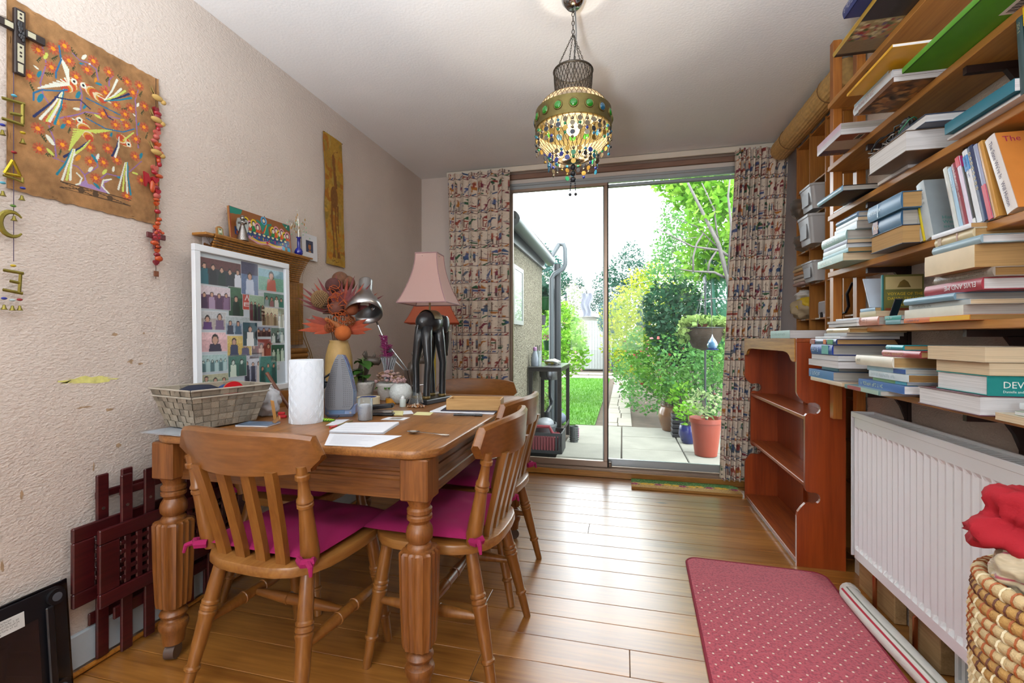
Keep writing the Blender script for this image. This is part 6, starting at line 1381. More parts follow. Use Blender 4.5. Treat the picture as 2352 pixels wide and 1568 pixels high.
def pagoda(tt, z0, z1, b, tp_, m, mt, rot):
    def f(u, v):
        k = int(u*4) % 4; w_ = u*4-int(u*4); r_ = tp_+(b-tp_)*((1-v)**1.8); c0 = (r_*cos(R(45+90*k+rot))*1.414, r_*sin(R(45+90*k+rot))*1.414); c1 = (r_*cos(R(135+90*k+rot))*1.414, r_*sin(R(135+90*k+rot))*1.414)
        return (c0[0]+(c1[0]-c0[0])*w_, c0[1]+(c1[1]-c0[1])*w_, z0+(z1-z0)*v)
    for k in range(4): ob('shade_panel', G().grid(lambda u, v: f((k+min(u, .99999))/4, v), 2, 14), m, tt, True)
    for z, r_ in ((0, b), (1, tp_)):
        ob('shade_trim', G().tube([f((k+.0001)/4, z) for k in range(4)], .003, 6, closed=True), mt, tt)
    for k in range(4): ob('shade_trim', G().tube([f((k+.0001)/4, q/10) for q in range(11)], .0022, 5), mt, tt)
def silk(name, c):
    m = bpy.data.materials.new(name); m.use_nodes = True; n, l = m.node_tree.nodes, m.node_tree.links; b = n['Principled BSDF']; b.inputs['Base Color'].default_value = (*hx(c), 1); b.inputs['Roughness'].default_value = .8
    tr = n.new('ShaderNodeBsdfTranslucent'); tr.inputs[0].default_value = (*hx(c), 1); mx = n.new('ShaderNodeMixShader'); mx.inputs[0].default_value = .45; o = n['Material Output']; l.new(b.outputs[0], mx.inputs[1]); l.new(tr.outputs[0], mx.inputs[2]); l.new(mx.outputs[0], o.inputs[0]); return m
pagoda(t, .475, .715, .119, .053, silk('pink_silk', 'cbaaa2'), mat('mauve_trim', '8a6a6c', .8), 18)
ob('shade_ring', G().cyl((-.06, 0, .70), (.06, 0, .70), .0015, n=5).cyl((0, -.06, .70), (0, .06, .70), .0015, n=5), M_silver, t)
ob('lampholder', G().cyl((0, 0, .52), (0, 0, .57), .015, n=14).sphere((0, 0, .60), .028, 14, 10), mat('bulb_opal', 'd8d4cc', .3), t, 2)
# tall yellow lamp behind it, standing on the floor
t = thing('yellow_lamp', 'tall yellow-stemmed lamp with an orange flared shade in the corner', 'lamp', (-1.20, 2.765, 0))
ob('base', G().lathe([(.12, 0), (.12, .02), (.04, .03), (.02, .05)], 28), mat('yellow_lacquer', 'b89a24', .35, coat=.3), t, True)
ob('stem', G().lathe([(.017, .05), (.017, 1.1), (.01, 1.14)], 16), MATS['yellow_lacquer'], t, True)
pagoda(t, 1.145, 1.41, .165, .075, silk('orange_silk', 'c4694a'), mat('rust_trim', '9c4428', .8), 20)
ob('finial', G().cyl((0, 0, 1.12), (0, 0, 1.40), .004, n=8), M_silver, t)

# ------------------------------------------------------------------ beaded brass pendant
PXc, PYc = -.192, 1.80
t = thing('pendant_lamp', 'beaded metal globe pendant lamp with green glass cabochons', 'pendant lamp', (PXc, PYc, ZC-.0005))
def pz(py): return 1.05+(776-py)*(.9716*PYc-.2368*PXc)/1050-ZC
M_chr = mat('polished_chrome', 'b4b8bc', .08, 1.0); M_dkm = mat('dark_metal', '4c463e', .4, .8); M_bbr = mat('band_brass', '6e6238', .4, .8, vary=.15, vscale=50)
zb = pz(18)
ob('ceiling_rose', G().lathe([(.045, 0), (.048, -.01), (.044, zb*.55), (.024, zb), (.0, zb)], 28, cap=False), M_chr, t, 2)
def chain(name, a, b_, r_=.0042, wire=.0011, step=.0095):
    a, b_ = Vector(a), Vector(b_); n = max(2, int((b_-a).length/step)); d = (b_-a).normalized(); s = d.cross(Vector((0, 1, 0))); s = s.normalized() if s.length > .01 else Vector((1, 0, 0)); u = d.cross(s); g = G()
    for i in range(n):
        c_ = a.lerp(b_, (i+.5)/n); q = s if i % 2 else u; g.tube([tuple(c_+d*(step*.62*cos(w_))+q*(r_*.6*sin(w_))) for w_ in [2*pi*k/8 for k in range(8)]], wire, 4, closed=True)
    return ob(name, g, M_dkm, t)
zj = pz(78); ztop_, zneck, zbt, zbb, zlow = pz(165), pz(226), pz(257), pz(300), pz(372)
S_ = (.9716*PYc-.2368*PXc)/1050
chain('chain', (0, 0, zb), (0, 0, zj), .008, .0016, .016)
for k in range(4): a = R(30+90*k); chain('chain', (0, 0, zj), (40*S_*cos(a), 40*S_*sin(a), ztop_))
ob('flex', G().tube([(.008, 0, zb), (.012, .004, pz(80)), (.004, .006, pz(130)), (0, 0, pz(180))], .0028, 6), mat('flex_grey', '6a6c6c', .5), t, 2)
chain('chain', (.006, .004, zj), (.006, 0, ztop_), .005, .0012, .012)
# lattice of thin wire: crown, shoulder and bowl
def wirecage(prof, nr, tw, r_=.0011):
    g = G(); m = len(prof)
    for k in range(nr):
        for sg in (1, -1):
            g.tube([(p[0]*cos(2*pi*k/nr+sg*tw*i/m), p[0]*sin(2*pi*k/nr+sg*tw*i/m), p[1]) for i, p in enumerate(prof)], r_, 4)
    return g
rn, rs, rb = 44*S_, 70*S_, 86*S_
crown = [(44*S_, ztop_), (44*S_, (ztop_+zneck)/2), (38*S_, zneck)]
ob('crown_mesh', wirecage([(44*S_-(6*S_)*f*f, ztop_+(zneck-ztop_)*f) for f in [i/8 for i in range(9)]], 34, .6), M_dkm, t)
ob('crown_rim', G().torus((0, 0, ztop_), 44*S_, .004, 32, 6).torus((0, 0, zneck), 38*S_, .0035, 32, 6), M_dkm, t, 2)
sh = [(38*S_+(78*S_-38*S_)*sin(f*pi/2), zneck+(zbt-zneck)*(1-cos(f*pi/2))) for f in [i/10 for i in range(11)]]
ob('shoulder_mesh', wirecage(sh, 46, .35), mat('bead_metal', '6a5c48', .4, .6), t)
bowlp = [(84*S_*cos(f*pi/2*.93), zbb+(zlow-zbb)*sin(f*pi/2*.93)/sin(pi/2*.93)) for f in [i/12 for i in range(13)]]
ob('bowl_mesh', wirecage(bowlp, 40, .5), MATS['bead_metal'], t)
def fabric(name, prof, c):
    ob(name, G().lathe(prof, 40, cap=False), mat('bead_veil_'+name, c, .6, bump=1, bscale=250, trans=.0, alpha=.55), t, 2)
fabric('shoulder_veil', [(r_*.985, z) for r_, z in sh], 'b8a68c'); fabric('bowl_veil', [(r_*.985, z) for r_, z in bowlp], 'a08a64'); fabric('crown_veil', [(43*S_, ztop_), (37*S_, zneck)], '6c5f50')
ob('band', G().lathe([(80*S_, zbt), (86*S_, zbt-.002), (87*S_, zbb+.002), (84*S_, zbb), (80*S_, zbb)], 48, cap=False), M_bbr, t, True)
gl_g = mat('cabochon_green', '1c9c1c', .08, trans=.55, coat=.6); gl_b = mat('cabochon_blue', '1c6c90', .08, trans=.5, coat=.6)
for k in range(16):
    a = 2*pi*k/16+.12; c_ = Vector((87*S_*cos(a), 87*S_*sin(a), (zbt+zbb)/2)); m_ = gl_b if k in (5, 8, 14, 2) else gl_g
    q = ob('cabochon_rim', G().torus(tuple(c_), .0155, .0028, 16, 5, M=Matrix.Rotation(a, 4, 'Z') @ Matrix.Rotation(R(90), 4, 'Y')), M_bbr, t, 2)
    ob('cabochon', G().sphere((0, 0, 0), .0145, 16, 10, (.45, 1, 1), T(*c_, rz=math.degrees(a))), m_, t, 2)
dcol = [mat('drop_'+n_, c_, .3, m2) for n_, c_, m2 in (('coin', '6c6454', .8), ('dark', '2c3038', .4), ('green', '1c7048', .0), ('blue', '22307c', 0), ('teal', '1c6480', 0), ('gold', '94783c', .8))]
rr = random.Random(6)
coin = mesh('coin_drop', G().cyl((0, -.0012, 0), (0, .0012, 0), .0092, n=12)); dropb = mesh('bead_drop', G().sphere((0, 0, 0), .0058, 8, 6), 2)
def drop(x, y, z, mesh_, m, s=1):
    me = DROPS.setdefault((mesh_.name, m.name), mesh_.copy())
    if not me.materials: me.materials.append(m)
    o = ob(mesh_.name.split('.')[0], me, None, t); o.location = (x, y, z); o.rotation_euler.z = math.atan2(y, x)+pi/2+rr.uniform(-.4, .4); o.scale = (s, s, s)
DROPS = {}
for k in range(34):                                   # strings round the band
    a = 2*pi*k/34; r_ = 85*S_; n_ = 3+k % 3
    ob('bead_string', G().cyl((r_*cos(a), r_*sin(a), zbb), (r_*cos(a), r_*sin(a), zbb-.016*n_-.01), .0007, n=4), M_dkm, t)
    for q in range(n_): drop(r_*cos(a), r_*sin(a), zbb-.018-q*.0165, coin if (q+k) % 2 else dropb, dcol[rr.randrange(6)] if (q+k) % 2 == 0 else dcol[rr.choice((0, 0, 1, 5))])
for k in range(26):                                   # fringe lower on the bowl
    a = 2*pi*k/26; r_ = 56*S_; z0 = pz(352); n_ = 2+k % 3
    ob('bead_string', G().cyl((r_*cos(a), r_*sin(a), z0), (r_*cos(a), r_*sin(a), z0-.016*n_-.01), .0007, n=4), M_dkm, t)
    for q in range(n_): drop(r_*cos(a), r_*sin(a), z0-.016-q*.0165, coin if (q+k) % 2 else dropb, dcol[rr.randrange(6)])
zc_ = zlow
ob('finial_plate', G().lathe([(.022, zc_+.004), (.024, zc_), (.0, zc_-.002)], 18, cap=False), M_dkm, t)
for q, r_ in enumerate((.012, .0125, .011)): drop(0, 0, zc_-.02-q*.024, dropb, dcol[1], 2.0)
for x in (-.012, .010):
    ob('bead_string', G().cyl((x*.6, 0, zc_-.07), (x, 0, pz(445)), .0008, n=4), M_dkm, t)
    for q in range(5): drop(x*(.7+.06*q), 0, zc_-.075-q*.0085, dropb, dcol[1], .55)
    drop(x, 0, pz(446), dropb, dcol[1], 1.1)
bl = ob('bulb', G().sphere((0, 0, zbb+.005), .026, 16, 10), mat('bulb_lit', 'ffdca0', .3, emit=14), t, 2)
pd = bpy.data.lights.new('pendant_light', 'POINT'); pd.energy = 15; pd.color = (1, .90, .74); pd.shadow_soft_size = .03
po = bpy.data.objects.new('pendant_light', pd); COL.objects.link(po); po.parent = t; po.location = (0, 0, zbb-.028)
# ------------------------------------------------------------------ books and oddments on the shelves
M_pg = [mat('pages_'+n_, c_, .85, bump=.5, bscale=15, vary=.08, vscale=3) for n_, c_ in (('white', 'c9c8c6'), ('cream', 'bfae92'), ('tan', 'a17c4c'), ('brown', '86623c'), ('grey', 'a29c94'))]
def pagemat(name, c):
    """leaf edges: fine lines across the thickness of the block"""
    if name in MATS: return MATS[name]
    m, n, l, b = _new(name); t = n.new('ShaderNodeTexCoord'); mp = n.new('ShaderNodeMapping'); mp.inputs['Scale'].default_value = (6, 6, 900); l.new(t.outputs['Object'], mp.inputs[0])
    nz = n.new('ShaderNodeTexNoise'); nz.inputs['Scale'].default_value = 1; l.new(mp.outputs[0], nz.inputs['Vector']); cr = n.new('ShaderNodeValToRGB'); l.new(nz.outputs['Fac'], cr.inputs[0])
    cr.color_ramp.elements[0].position = .3; cr.color_ramp.elements[0].color = (*[x*.72 for x in hx(c)], 1); cr.color_ramp.elements[1].position = .6; cr.color_ramp.elements[1].color = (*hx(c), 1)
    l.new(cr.outputs[0], b.inputs['Base Color']); b.inputs['Roughness'].default_value = .9; MATS[name] = m; return m
PG = {k: pagemat('leaf_edges_'+k, c_) for k, c_ in (('w', 'd2d2d2'), ('c', 'ccb898'), ('t', 'b08c5a'), ('b', '94703f'), ('g', 'aaa69e'))}
def cmat(c, gloss=.35): return mat('cover_'+c+str(gloss), c, gloss, vary=.06, vscale=25)
NL = {'-x': Matrix(((0, 0, -1, 0), (-1, 0, 0, 0), (0, 1, 0, 0), (0, 0, 0, 1)))}
def book(label, x0, x1, y0, y1, z0, th, cover, pages='w', spine='-x', hard=True, title=None, tcol='e0dcd0', flip=False, rz=0, spc=None, band=None, tsize=None, under=None, name='book', sub=None):
    """book lying flat: x0 faces the room, y0 is its camera end"""
    cx, cy = (x0+x1)/2, (y0+y1)/2; hx_, hy = (x1-x0)/2, (y1-y0)/2
    t = thing(name, label, 'book', (cx, cy, z0), rz); b = .0022 if hard else .0008; ins = .003 if hard else .0006
    M = cmat(cover); g = G(); bv = .0006
    g.box(-hx_, hx_, -hy, hy, 0, b, b=bv); g.box(-hx_, hx_, -hy, hy, th-b, th, b=bv)
    sx0, sx1, sy0, sy1 = -hx_, hx_, -hy, hy
    px0, px1, py0, py1 = -hx_+ins, hx_-ins, -hy+ins, hy-ins
    if spine == '-x':
        n = 8; vs = []
        bul = .004 if hard else .0006
        for y_ in (-hy, hy): vs += [(-hx_-bul*sin(pi*i/n)+.0002, y_, th*i/n) for i in range(n+1)]+[(-hx_+b, y_, th*(n-i)/n) for i in range(n+1)]
        k = 2*(n+1); g2 = G().add(vs, [(i, i+k, (i+1) % k+k, (i+1) % k) for i in range(k)]+[tuple(range(k)), tuple(reversed(range(k, 2*k)))]); px0 = -hx_+b+.0003
    elif spine == '+x': g2 = G().box(hx_-b, hx_, -hy, hy, b, th-b); px1 = hx_-b-.0003
    else: g2 = G().box(-hx_, hx_, -hy-.0005, -hy+b, 0, th); py0 = -hy+b+.0003
    ob('cover', g, M, t); s_ = ob('spine', g2, cmat(spc) if spc else M, t, True)
    ob('page_block', G().box(px0, px1, py0, py1, b+.0001, th-b-.0001), PG[pages], t)
    bul = (.0044 if hard else .0012)
    if band:
        for f0, f1, c_ in band: ob('spine_band', G().box(-hx_-bul-.0001, -hx_-bul+.0012, hy-f1*2*hy, hy-f0*2*hy, th*.08, th*.92), cmat(c_), s_)
    if title:
        sz = tsize or th*.62
        if spine == '-x':
            Mx = Matrix(((0, 0, -1, -hx_-bul-.0003), (-1, 0, 0, hy*.86), (0, 1, 0, (th-sz*.7)/2), (0, 0, 0, 1)))
            if flip: Mx = Matrix(((0, 0, -1, -hx_-bul-.0003), (1, 0, 0, -hy*.86), (0, -1, 0, (th+sz*.7)/2), (0, 0, 0, 1)))
        elif spine == '-y': Mx = Matrix(((1, 0, 0, -hx_*.72), (0, 0, -1, -hy-.0008), (0, 1, 0, (th-sz*.7)/2+th*.06), (0, 0, 0, 1)))
        g3 = text_g(title, sz, G(), Mx)
        mxw = max(abs(v[1]+(0 if flip else 0)) for v in g3.v) if spine == '-x' else 0
        if spine == '-x':                                # squeeze long titles into the spine
            ys_ = [v[1] for v in g3.v]; L = max(ys_)-min(ys_); k_ = min(1, 1.72*hy/max(L, 1e-6)); a0 = hy*.86*(-1 if flip else 1); g3.v = [(v[0], a0+(v[1]-a0)*k_, v[2]) for v in g3.v]
        ob('title', g3, mat('foil_'+tcol, tcol, .4), s_)
    if sub: ob('title', text_g(sub, th*.17, G(), Matrix(((1, 0, 0, -hx_*.72), (0, 0, -1, -hy-.0008), (0, 1, 0, th*.16), (0, 0, 0, 1)))), mat('foil_'+tcol, tcol, .4), s_)
    if under: under(t, hx_, hy)
    return t
def Yx(px, x): return onX(px, 700, x).y
def stack(k, items, zoff=0):
    """items bottom to top: (label, far px, near px, thickness px, face plane, depth, cover, pages, options)"""
    z = ztop(k)+.0004+zoff
    for it in items:
        lb, pl, pr, tpx, xs, dep, cov, pg = it[:8]; o = it[8] if len(it) > 8 else {}
        y1, y0 = Yx(pl, xs), Yx(pr, xs); th = tpx*(.9716*y0-.2368*xs)/1050
        book(lb, xs, min(xs+dep, XR-.004), y0, y1, z, th, cov, pg, **o); z += th+.0004
    return z
# lowest shelf
stack(6, [('pale pink booklet under the blue paperback on the lowest shelf', 1862, 1934, 9, .775, .19, 'cbb8a4', 'c', dict(hard=False)),
  ('blue paperback with a pale title near the bottom of the shelf-end stack', 1858, 1914, 20, .775, .19, '3f6fae', 'g', dict(hard=False, title='~9', tcol='cfe0ee')),
  ('thin teal booklet in the shelf-end stack on the lowest shelf', 1888, 1926, 9, .80, .17, '2a7f96', 'g', dict(hard=False)),
  ('thick paperback, page edges to the room, above the teal booklet', 1857, 1925, 16, .775, .2, '6a5a50', 'w', dict(spine='+x', hard=False)),
  ('dark-covered paperback with white page edges under the royal blue hardback', 1864, 1925, 13, .782, .19, '2c3444', 'w', dict(spine='+x', hard=False)),
  ('thick royal blue hardback with silver print in the shelf-end stack', 1864, 1913, 24, .78, .2, '26409c', 'g', dict(title='~5', tcol='b8c8e0', band=[(.55, .85, '4f9c9c')])),
  ('dark hardback with a red, blue and orange spine in the shelf-end stack', 1863, 1922, 13, .78, .2, '2a3a70', 't', dict(band=[(.0, .2, '8c2030'), (.55, .65, 'c8642c'), (.7, .9, '3f8a5c')])),
  ('thin white booklet near the top of the shelf-end stack', 1873, 1930, 6, .785, .19, 'cbcbd2', 'w', dict(hard=False)),
  ('slim grey booklet near the top of the shelf-end stack', 1893, 1945, 8, .80, .18, 'a3a6ae', 'g', dict(hard=False)),
  ('cream-spined old book topping the stack at the end of the lowest shelf', 1900, 1950, 11, .80, .18, 'c2b08c', 'b', dict(title='~9', tcol='6a5a44'))])
stack(6, [('large glossy dark magazine hanging over the edge of the lowest shelf', 1940, 2022, 11, .765, .22, '6d8a8c', 'g', dict(hard=False, band=[(.1, .5, 'a04a54'), (.5, .95, '9cb4a8')])),
  ('blue paperback with pale lettering above the glossy magazine', 1972, 2077, 19, .785, .2, '3a62a4', 'w', dict(hard=False, title='~17', tcol='cdddb0')),
  ('thin green booklet with a teal end under the white paperback', 2005, 2083, 8, .80, .18, '5c8a50', 'w', dict(hard=False, band=[(.7, 1, '3f93a8')])),
  ('white paperback with faint grey title in the middle stack of the lowest shelf', 1996, 2087, 17, .795, .19, 'c8d4dc', 'b', dict(hard=False, title='~19', tcol='9ab0bc')),
  ('pale blue booklet with a dark blue spine end under the cream jazz book', 1992, 2080, 12, .795, .19, '90b0c4', 'g', dict(hard=False, band=[(.72, 1, '2c4a94')])),
  ('large cream hardback titled Jazz with tan page edges', 1967, 2052, 25, .785, .2, 'd6d0c0', 't', dict(title='JAZZ', tcol='3c3a38', tsize=.010)),
  ('dusty red old hardback with gilt ornament on the jazz book', 2028, 2115, 16, .81, .17, '9a3c44', 't', dict(title='~16', tcol='c8a46c')),
  ('small turquoise hardback topping the middle stack of the lowest shelf', 2037, 2076, 12, .82, .16, '1f94a0', 't', dict(title='~5', tcol='cfe6e6'))])
stack(6, [('very thick white-leaved hardback with a maroon spine on the lowest shelf', 2108, 2250, 47, .785, .215, '5a2a3a', 'w', dict(spine='+x')),
  ('thick teal book lettered DEVO, spine to the camera', 2150, 2268, 46, .80, .2, '17807e', 'w', dict(spine='-y', title='DEVO', tcol='e4e6e0', tsize=.021, sub='Danielle and Oli')),
  ('worn old book with yellowed leaves lying on the teal book', 2150, 2272, 30, .80, .2, 'a89468', 'c', dict(spine='+x', hard=False)),
  ('thick cream paperback topping the stack of the teal book', 2130, 2262, 36, .79, .21, 'b8ac98', 'c', dict(spine='+x', hard=False))])
stack(6, [('tan-leaved paperback lying near the basket end of the lowest shelf', 2285, 2460, 20, .79, .2, 'c0b49c', 'c', dict(spine='+x', hard=False)),
  ('pale green thin booklet on the tan-leaved paperback', 2330, 2450, 10, .80, .18, '8a9a84', 'w', dict(spine='+x', hard=False)),
  ('small white notebook on the pale green booklet', 2342, 2440, 16, .83, .15, 'd0d8dc', 'w', dict(hard=False))])
# shelf five
z = stack(5, [('loose stack of white papers at the end of the fifth shelf', 1903, 1968, 8, .835, .16, 'c6c8d0', 'w', dict(spine='+x', hard=False)),
  ('second sheaf of white papers at the end of the fifth shelf', 1900, 1966, 6, .832, .16, 'bcc0cc', 'w', dict(spine='+x', hard=False)),
  ('slim white folder on the papers at the end of the fifth shelf', 1920, 1972, 5, .84, .15, 'cdd0d8', 'w', dict(hard=False))])
z = stack(5, [('small salmon pink book lying at the foot of the upright paperback', 1973, 2018, 20, .845, .14, 'bd8270', 'g', dict(title='~7', tcol='8c4c3c')),
  ('crumpled old cream book on the salmon pink book', 1975, 2012, 13, .845, .14, 'b8ac88', 'c', dict(hard=False)), ('thin pale blue book on the crumpled cream book', 1976, 2010, 8, .85, .13, '88a8c4', 't', dict(hard=False))])
def upbook(label, x0, dep, yb, th, h, lean, cover, k, pages='w', spc=None, title=None, tcol='e0dcd0', tsize=None, band=None, face=None, ftext=None, name='book'):
    """standing book, spine to the room, leaning towards the garden end"""
    t = thing(name, label, 'book', (x0, yb, ztop(k)+.0006), rot=(R(-lean), 0, 0)); b = .0014; d1 = min(dep, XR-.006-x0)
    M = cmat(cover); ob('cover', G().box(0, d1, -th, -th+b, 0, h, b=.0005).box(0, d1, -b, 0, 0, h, b=.0005), cmat(face) if face else M, t)
    n = 6; vs = []
    for z_ in (0, h): vs += [(-.0016*sin(pi*i/n), -th*i/n, z_) for i in range(n+1)]+[(b, -th*(n-i)/n, z_) for i in range(n+1)]
    q = 2*(n+1); s_ = ob('spine', G().add(vs, [(i, i+q, (i+1) % q+q, (i+1) % q) for i in range(q)]+[tuple(range(q)), tuple(reversed(range(q, 2*q)))]), cmat(spc) if spc else M, t, True)
    ob('page_block', G().box(b+.0002, d1-.002, -th+b+.0001, -b-.0001, .001, h-.001), PG[pages], t)
    for f0, f1, c_ in band or (): ob('spine_band', G().box(-.0020, .001, -th*.96, -th*.04, h*f0, h*f1), cmat(c_), s_)
    if title:
        sz = tsize or th*.55; g3 = text_g(title, sz, G(), Matrix(((0, 0, -1, -.0023), (0, -1, 0, -th*.5+sz*.33), (-1, 0, 0, h*.93), (0, 0, 0, 1))))
        zs_ = [v[2] for v in g3.v]; L = max(zs_)-min(zs_); k_ = min(1, .86*h/L); g3.v = [(v[0], v[1], h*.93+(v[2]-h*.93)*k_) for v in g3.v]; ob('title', g3, mat('foil_'+tcol, tcol, .4), s_)
    for s, sz, fx, fz, fc in ftext or ():
        ob('cover_text', text_g(s, sz, G(), Matrix(((1, 0, 0, fx), (0, 0, -1, -th-.0004), (0, 1, 0, fz), (0, 0, 0, 1)))), mat('foil_'+fc, fc, .5), t)
    return t
# upright story paperback facing the room end
t = upbook('upright paperback with a green and brown cover lettered in yellow', .868, .118, 1.845, .016, .172, 0, '5c6434', 5, 'c', spc='1f6f74', face='6a6a3a', ftext=[('VOYAGE OF THE', .0135, .012, .102, 'd8b82c'), ('DAWN TREADER', .0135, .012, .086, 'd8b82c'), ('C.S.LEWIS', .013, .03, .066, 'd8b82c')])
ob('cover_art', G().box(.006, .112, -.0172, -.0162, .02, .058), cmat('7c3c24'), t); ob('cover_art', G().box(.006, .112, -.0172, -.0162, .122, .165), cmat('b8a878'), t); ob('cover_art', G().lathe([(.02, 0), (.012, .018), (.002, .026)], 12, T(.06, -.0172, .128, s=(1, .05, 1))), cmat('6c5a2c'), t)
t = upbook('thin white and blue card folder leaning beside the upright paperback', .87, .12, 1.925, .006, .12, 24, 'c2d0e0', 5, 'w'); t.location.z = ztop(5)+.065
t = upbook('black leaning notebook in front of the upright paperback', .862, .02, 1.80, .006, .10, -32, '1c1e28', 5, 'g')
stack(5, [('small teal booklet at the foot of the red memoir stack', 2034, 2068, 10, .845, .15, '5c8a94', 'w', dict(hard=False)), ('second small teal booklet with a white label in the memoir stack', 2032, 2070, 10, .845, .15, '2f9490', 'w', dict(hard=False, title='~8', tcol='e0ece8'))])
stack(5, [('slim orange and yellow paperback at the bottom of the memoir stack', 2076, 2228, 13, .83, .17, 'c86a34', 'b', dict(hard=False, band=[(.45, 1, 'd0a01c')], title='~12', tcol='4c3c70')),
  ('thick cream-white paperback with a worn spine in the memoir stack', 2078, 2212, 23, .835, .17, 'cfcfc2', 'g', dict(hard=False)),
  ('grey-lettered paperback above the cream-white one in the memoir stack', 2088, 2229, 12, .84, .16, 'aeb6b8', 'c', dict(hard=False, title='~21', tcol='5a5a58')),
  ('silvery blue hardback under the red memoir', 2078, 2194, 17, .828, .17, '6f90a4', 'g', dict()),
  ('red hardback memoir lettered Elvis and Me upside down', 2126, 2258, 28, .845, .16, 'a03a48', 'w', dict(title='ELVIS AND ME', tcol='dfe0e2', flip=True)),
  ('taupe-grey hardback on the red memoir', 2148, 2284, 22, .855, .15, '9a9084', 'b', dict(title='~30', tcol='6a5c50')),
  ('long brown cardboard box file above the red memoir', 2124, 2238, 52, .82, .185, 'b48a54', 't', dict(hard=False, spc='cbb894')),
  ('slim silver-spined hardback on the brown box file', 2144, 2256, 20, .825, .18, '8fa8b4', 'w', dict()),
  ('frayed old book with a cracked cream spine on the silver one', 2150, 2238, 22, .832, .17, 'c6b894', 't', dict(band=[(.1, .2, 'a48a6c'), (.6, .64, '9c7c6c')])),
  ('thin white-spined book topping the memoir stack', 2140, 2230, 11, .825, .175, 'd0d4dc', 't', dict(hard=False))])
# shelf four
stack(4, [('pale green flat book at the bottom of the stack by the ladder posts', 1878, 1936, 18, .775, .2, '8fb0a4', 'c', dict(hard=False, title='~12', tcol='dfe6d8')),
  ('teal thin paperback in the stack by the ladder posts', 1890, 1948, 10, .785, .19, '4a8a94', 't', dict(hard=False)), ('white and teal paperback in the stack by the ladder posts', 1891, 1944, 10, .785, .19, 'b8ccd0', 'w', dict(hard=False)),
  ('dark-edged paperback under the silver hardback by the ladder posts', 1892, 1946, 9, .785, .19, '54506c', 'c', dict(hard=False)),
  ('silvery green thick hardback in the stack by the ladder posts', 1889, 1945, 22, .785, .2, '86a8a8', 'g', dict(title='~11', tcol='dce6e4')),
  ('white box-like book in the stack by the ladder posts', 1917, 1968, 17, .81, .18, 'bccbd6', 'g', dict(hard=False)), ('second white paperback above the box-like book', 1920, 1970, 8, .81, .18, 'c8d2d8', 'c', dict(hard=False)), ('slate blue hardback topping the stack by the ladder posts', 1922, 1971, 12, .81, .18, '6a86a8', 'g', dict())])
stack(4, [('thick tan-leaved hardback lying under two blue leather volumes', 1999, 2072, 43, .805, .19, '26324a', 't', dict(spine='+x')),
  ('blue leather volume with a red label and gilt lettering', 2006, 2072, 36, .81, .18, '27567c', 'g', dict(title='A G', tcol='d8b878', band=[(.04, .22, '6a2c24')], tsize=.018)),
  ('blue leather volume with a silver crest topping its pile', 1995, 2072, 38, .80, .19, '3a6a90', 't', dict(title='~8', tcol='b8cedd', band=[(.33, .345, 'b8cedd')], tsize=.016))])
Yb = lambda px: Yx(px, .85)
ups = [('grey file standing behind the yellow paperback', 2112, .012, .16, 4, 'a0a09c', dict()), ('thin yellow paperback leaning among the uprights', 2126, .011, .152, 16, 'c8b81c', dict(title='~18', tcol='5c5418')),
  ('grey-blue history paperback with a worn white spine', 2134, .034, .178, 12, '8a9498', dict(spc='b8c4c8', title='~7', tcol='7c8c94', ftext=[('History', .014, .028, .05, '2f8a80'), ('Western', .014, .028, .036, '2f8a80'), ('BERTRAND', .009, .028, .022, '2f8a80')])),
  ('slim silver-white paperback beside the history book', 2192, .015, .186, 14, 'b8b4a8', dict(spc='c6ccc8')), ('pale blue paperback with a dark cover leaning with the uprights', 2206, .014, .18, 14, '30242c', dict(spc='9cc0d8', title='~14', tcol='e8eef2')),
  ('burgundy paperback with silver lettering leaning with the uprights', 2222, .017, .186, 14, '6a2030', dict(spc='8c3c48', title='~18', tcol='d0c0b8')), ('white and magenta paperback leaning with the uprights', 2238, .014, .198, 15, 'b83a7c', dict(spc='d0c8dc', band=[(.86, 1, 'c0283c')])),
  ('black and white striped thin paperback leaning with the uprights', 2252, .009, .165, 15, '22262a', dict(band=[(.0, .1, 'd8d8d4')])), ('white paperback with a bright blue head leaning with the uprights', 2262, .017, .205, 15, 'd0d4da', dict(band=[(.72, .92, '1f7cc0')], title='~12', tcol='2c4a94')),
  ('navy paperback with gold spots down its spine', 2278, .018, .208, 15, '26345e', dict(title='o o o o o o o o', tcol='c8b06c', tsize=.017)), ('silver and red paperback leaning with the uprights', 2293, .013, .205, 15, '8c94b0', dict(band=[(0, .45, 'c04858')])),
  ('tan paperback with a ship drawing on its cover', 2304, .016, .205, 15, 'b8863c', dict(face='b98a44', ftext=[('JONATHAN', .013, .05, .12, '3c2c20'), ('SWIFT', .013, .055, .106, '3c2c20')])),
  ("white paperback titled The State We're In leaning at the end of the uprights", 2342, .030, .205, 19, 'd4cfcc', dict(title="The State We're In   Will Hutton", tcol='3c2c54', tsize=.015, face='c8803c', ftext=[('The State', .022, .012, .178, '9c1c54')]))]
yq = None
for lb, px, th, h, ln, cv, o in ups:
    if px in (2112, 2192): yq = Yb(px)
    yy = Yb(px) if yq is None else yq
    if ln == 19: yy -= .02
    upbook(lb, .852, .14, yy, th, h, 15 if yq and ln < 18 else ln, cv, 4, o.pop('pages', 'c'), **o)
    if yq: yq -= th/cos(R(15))+.0012
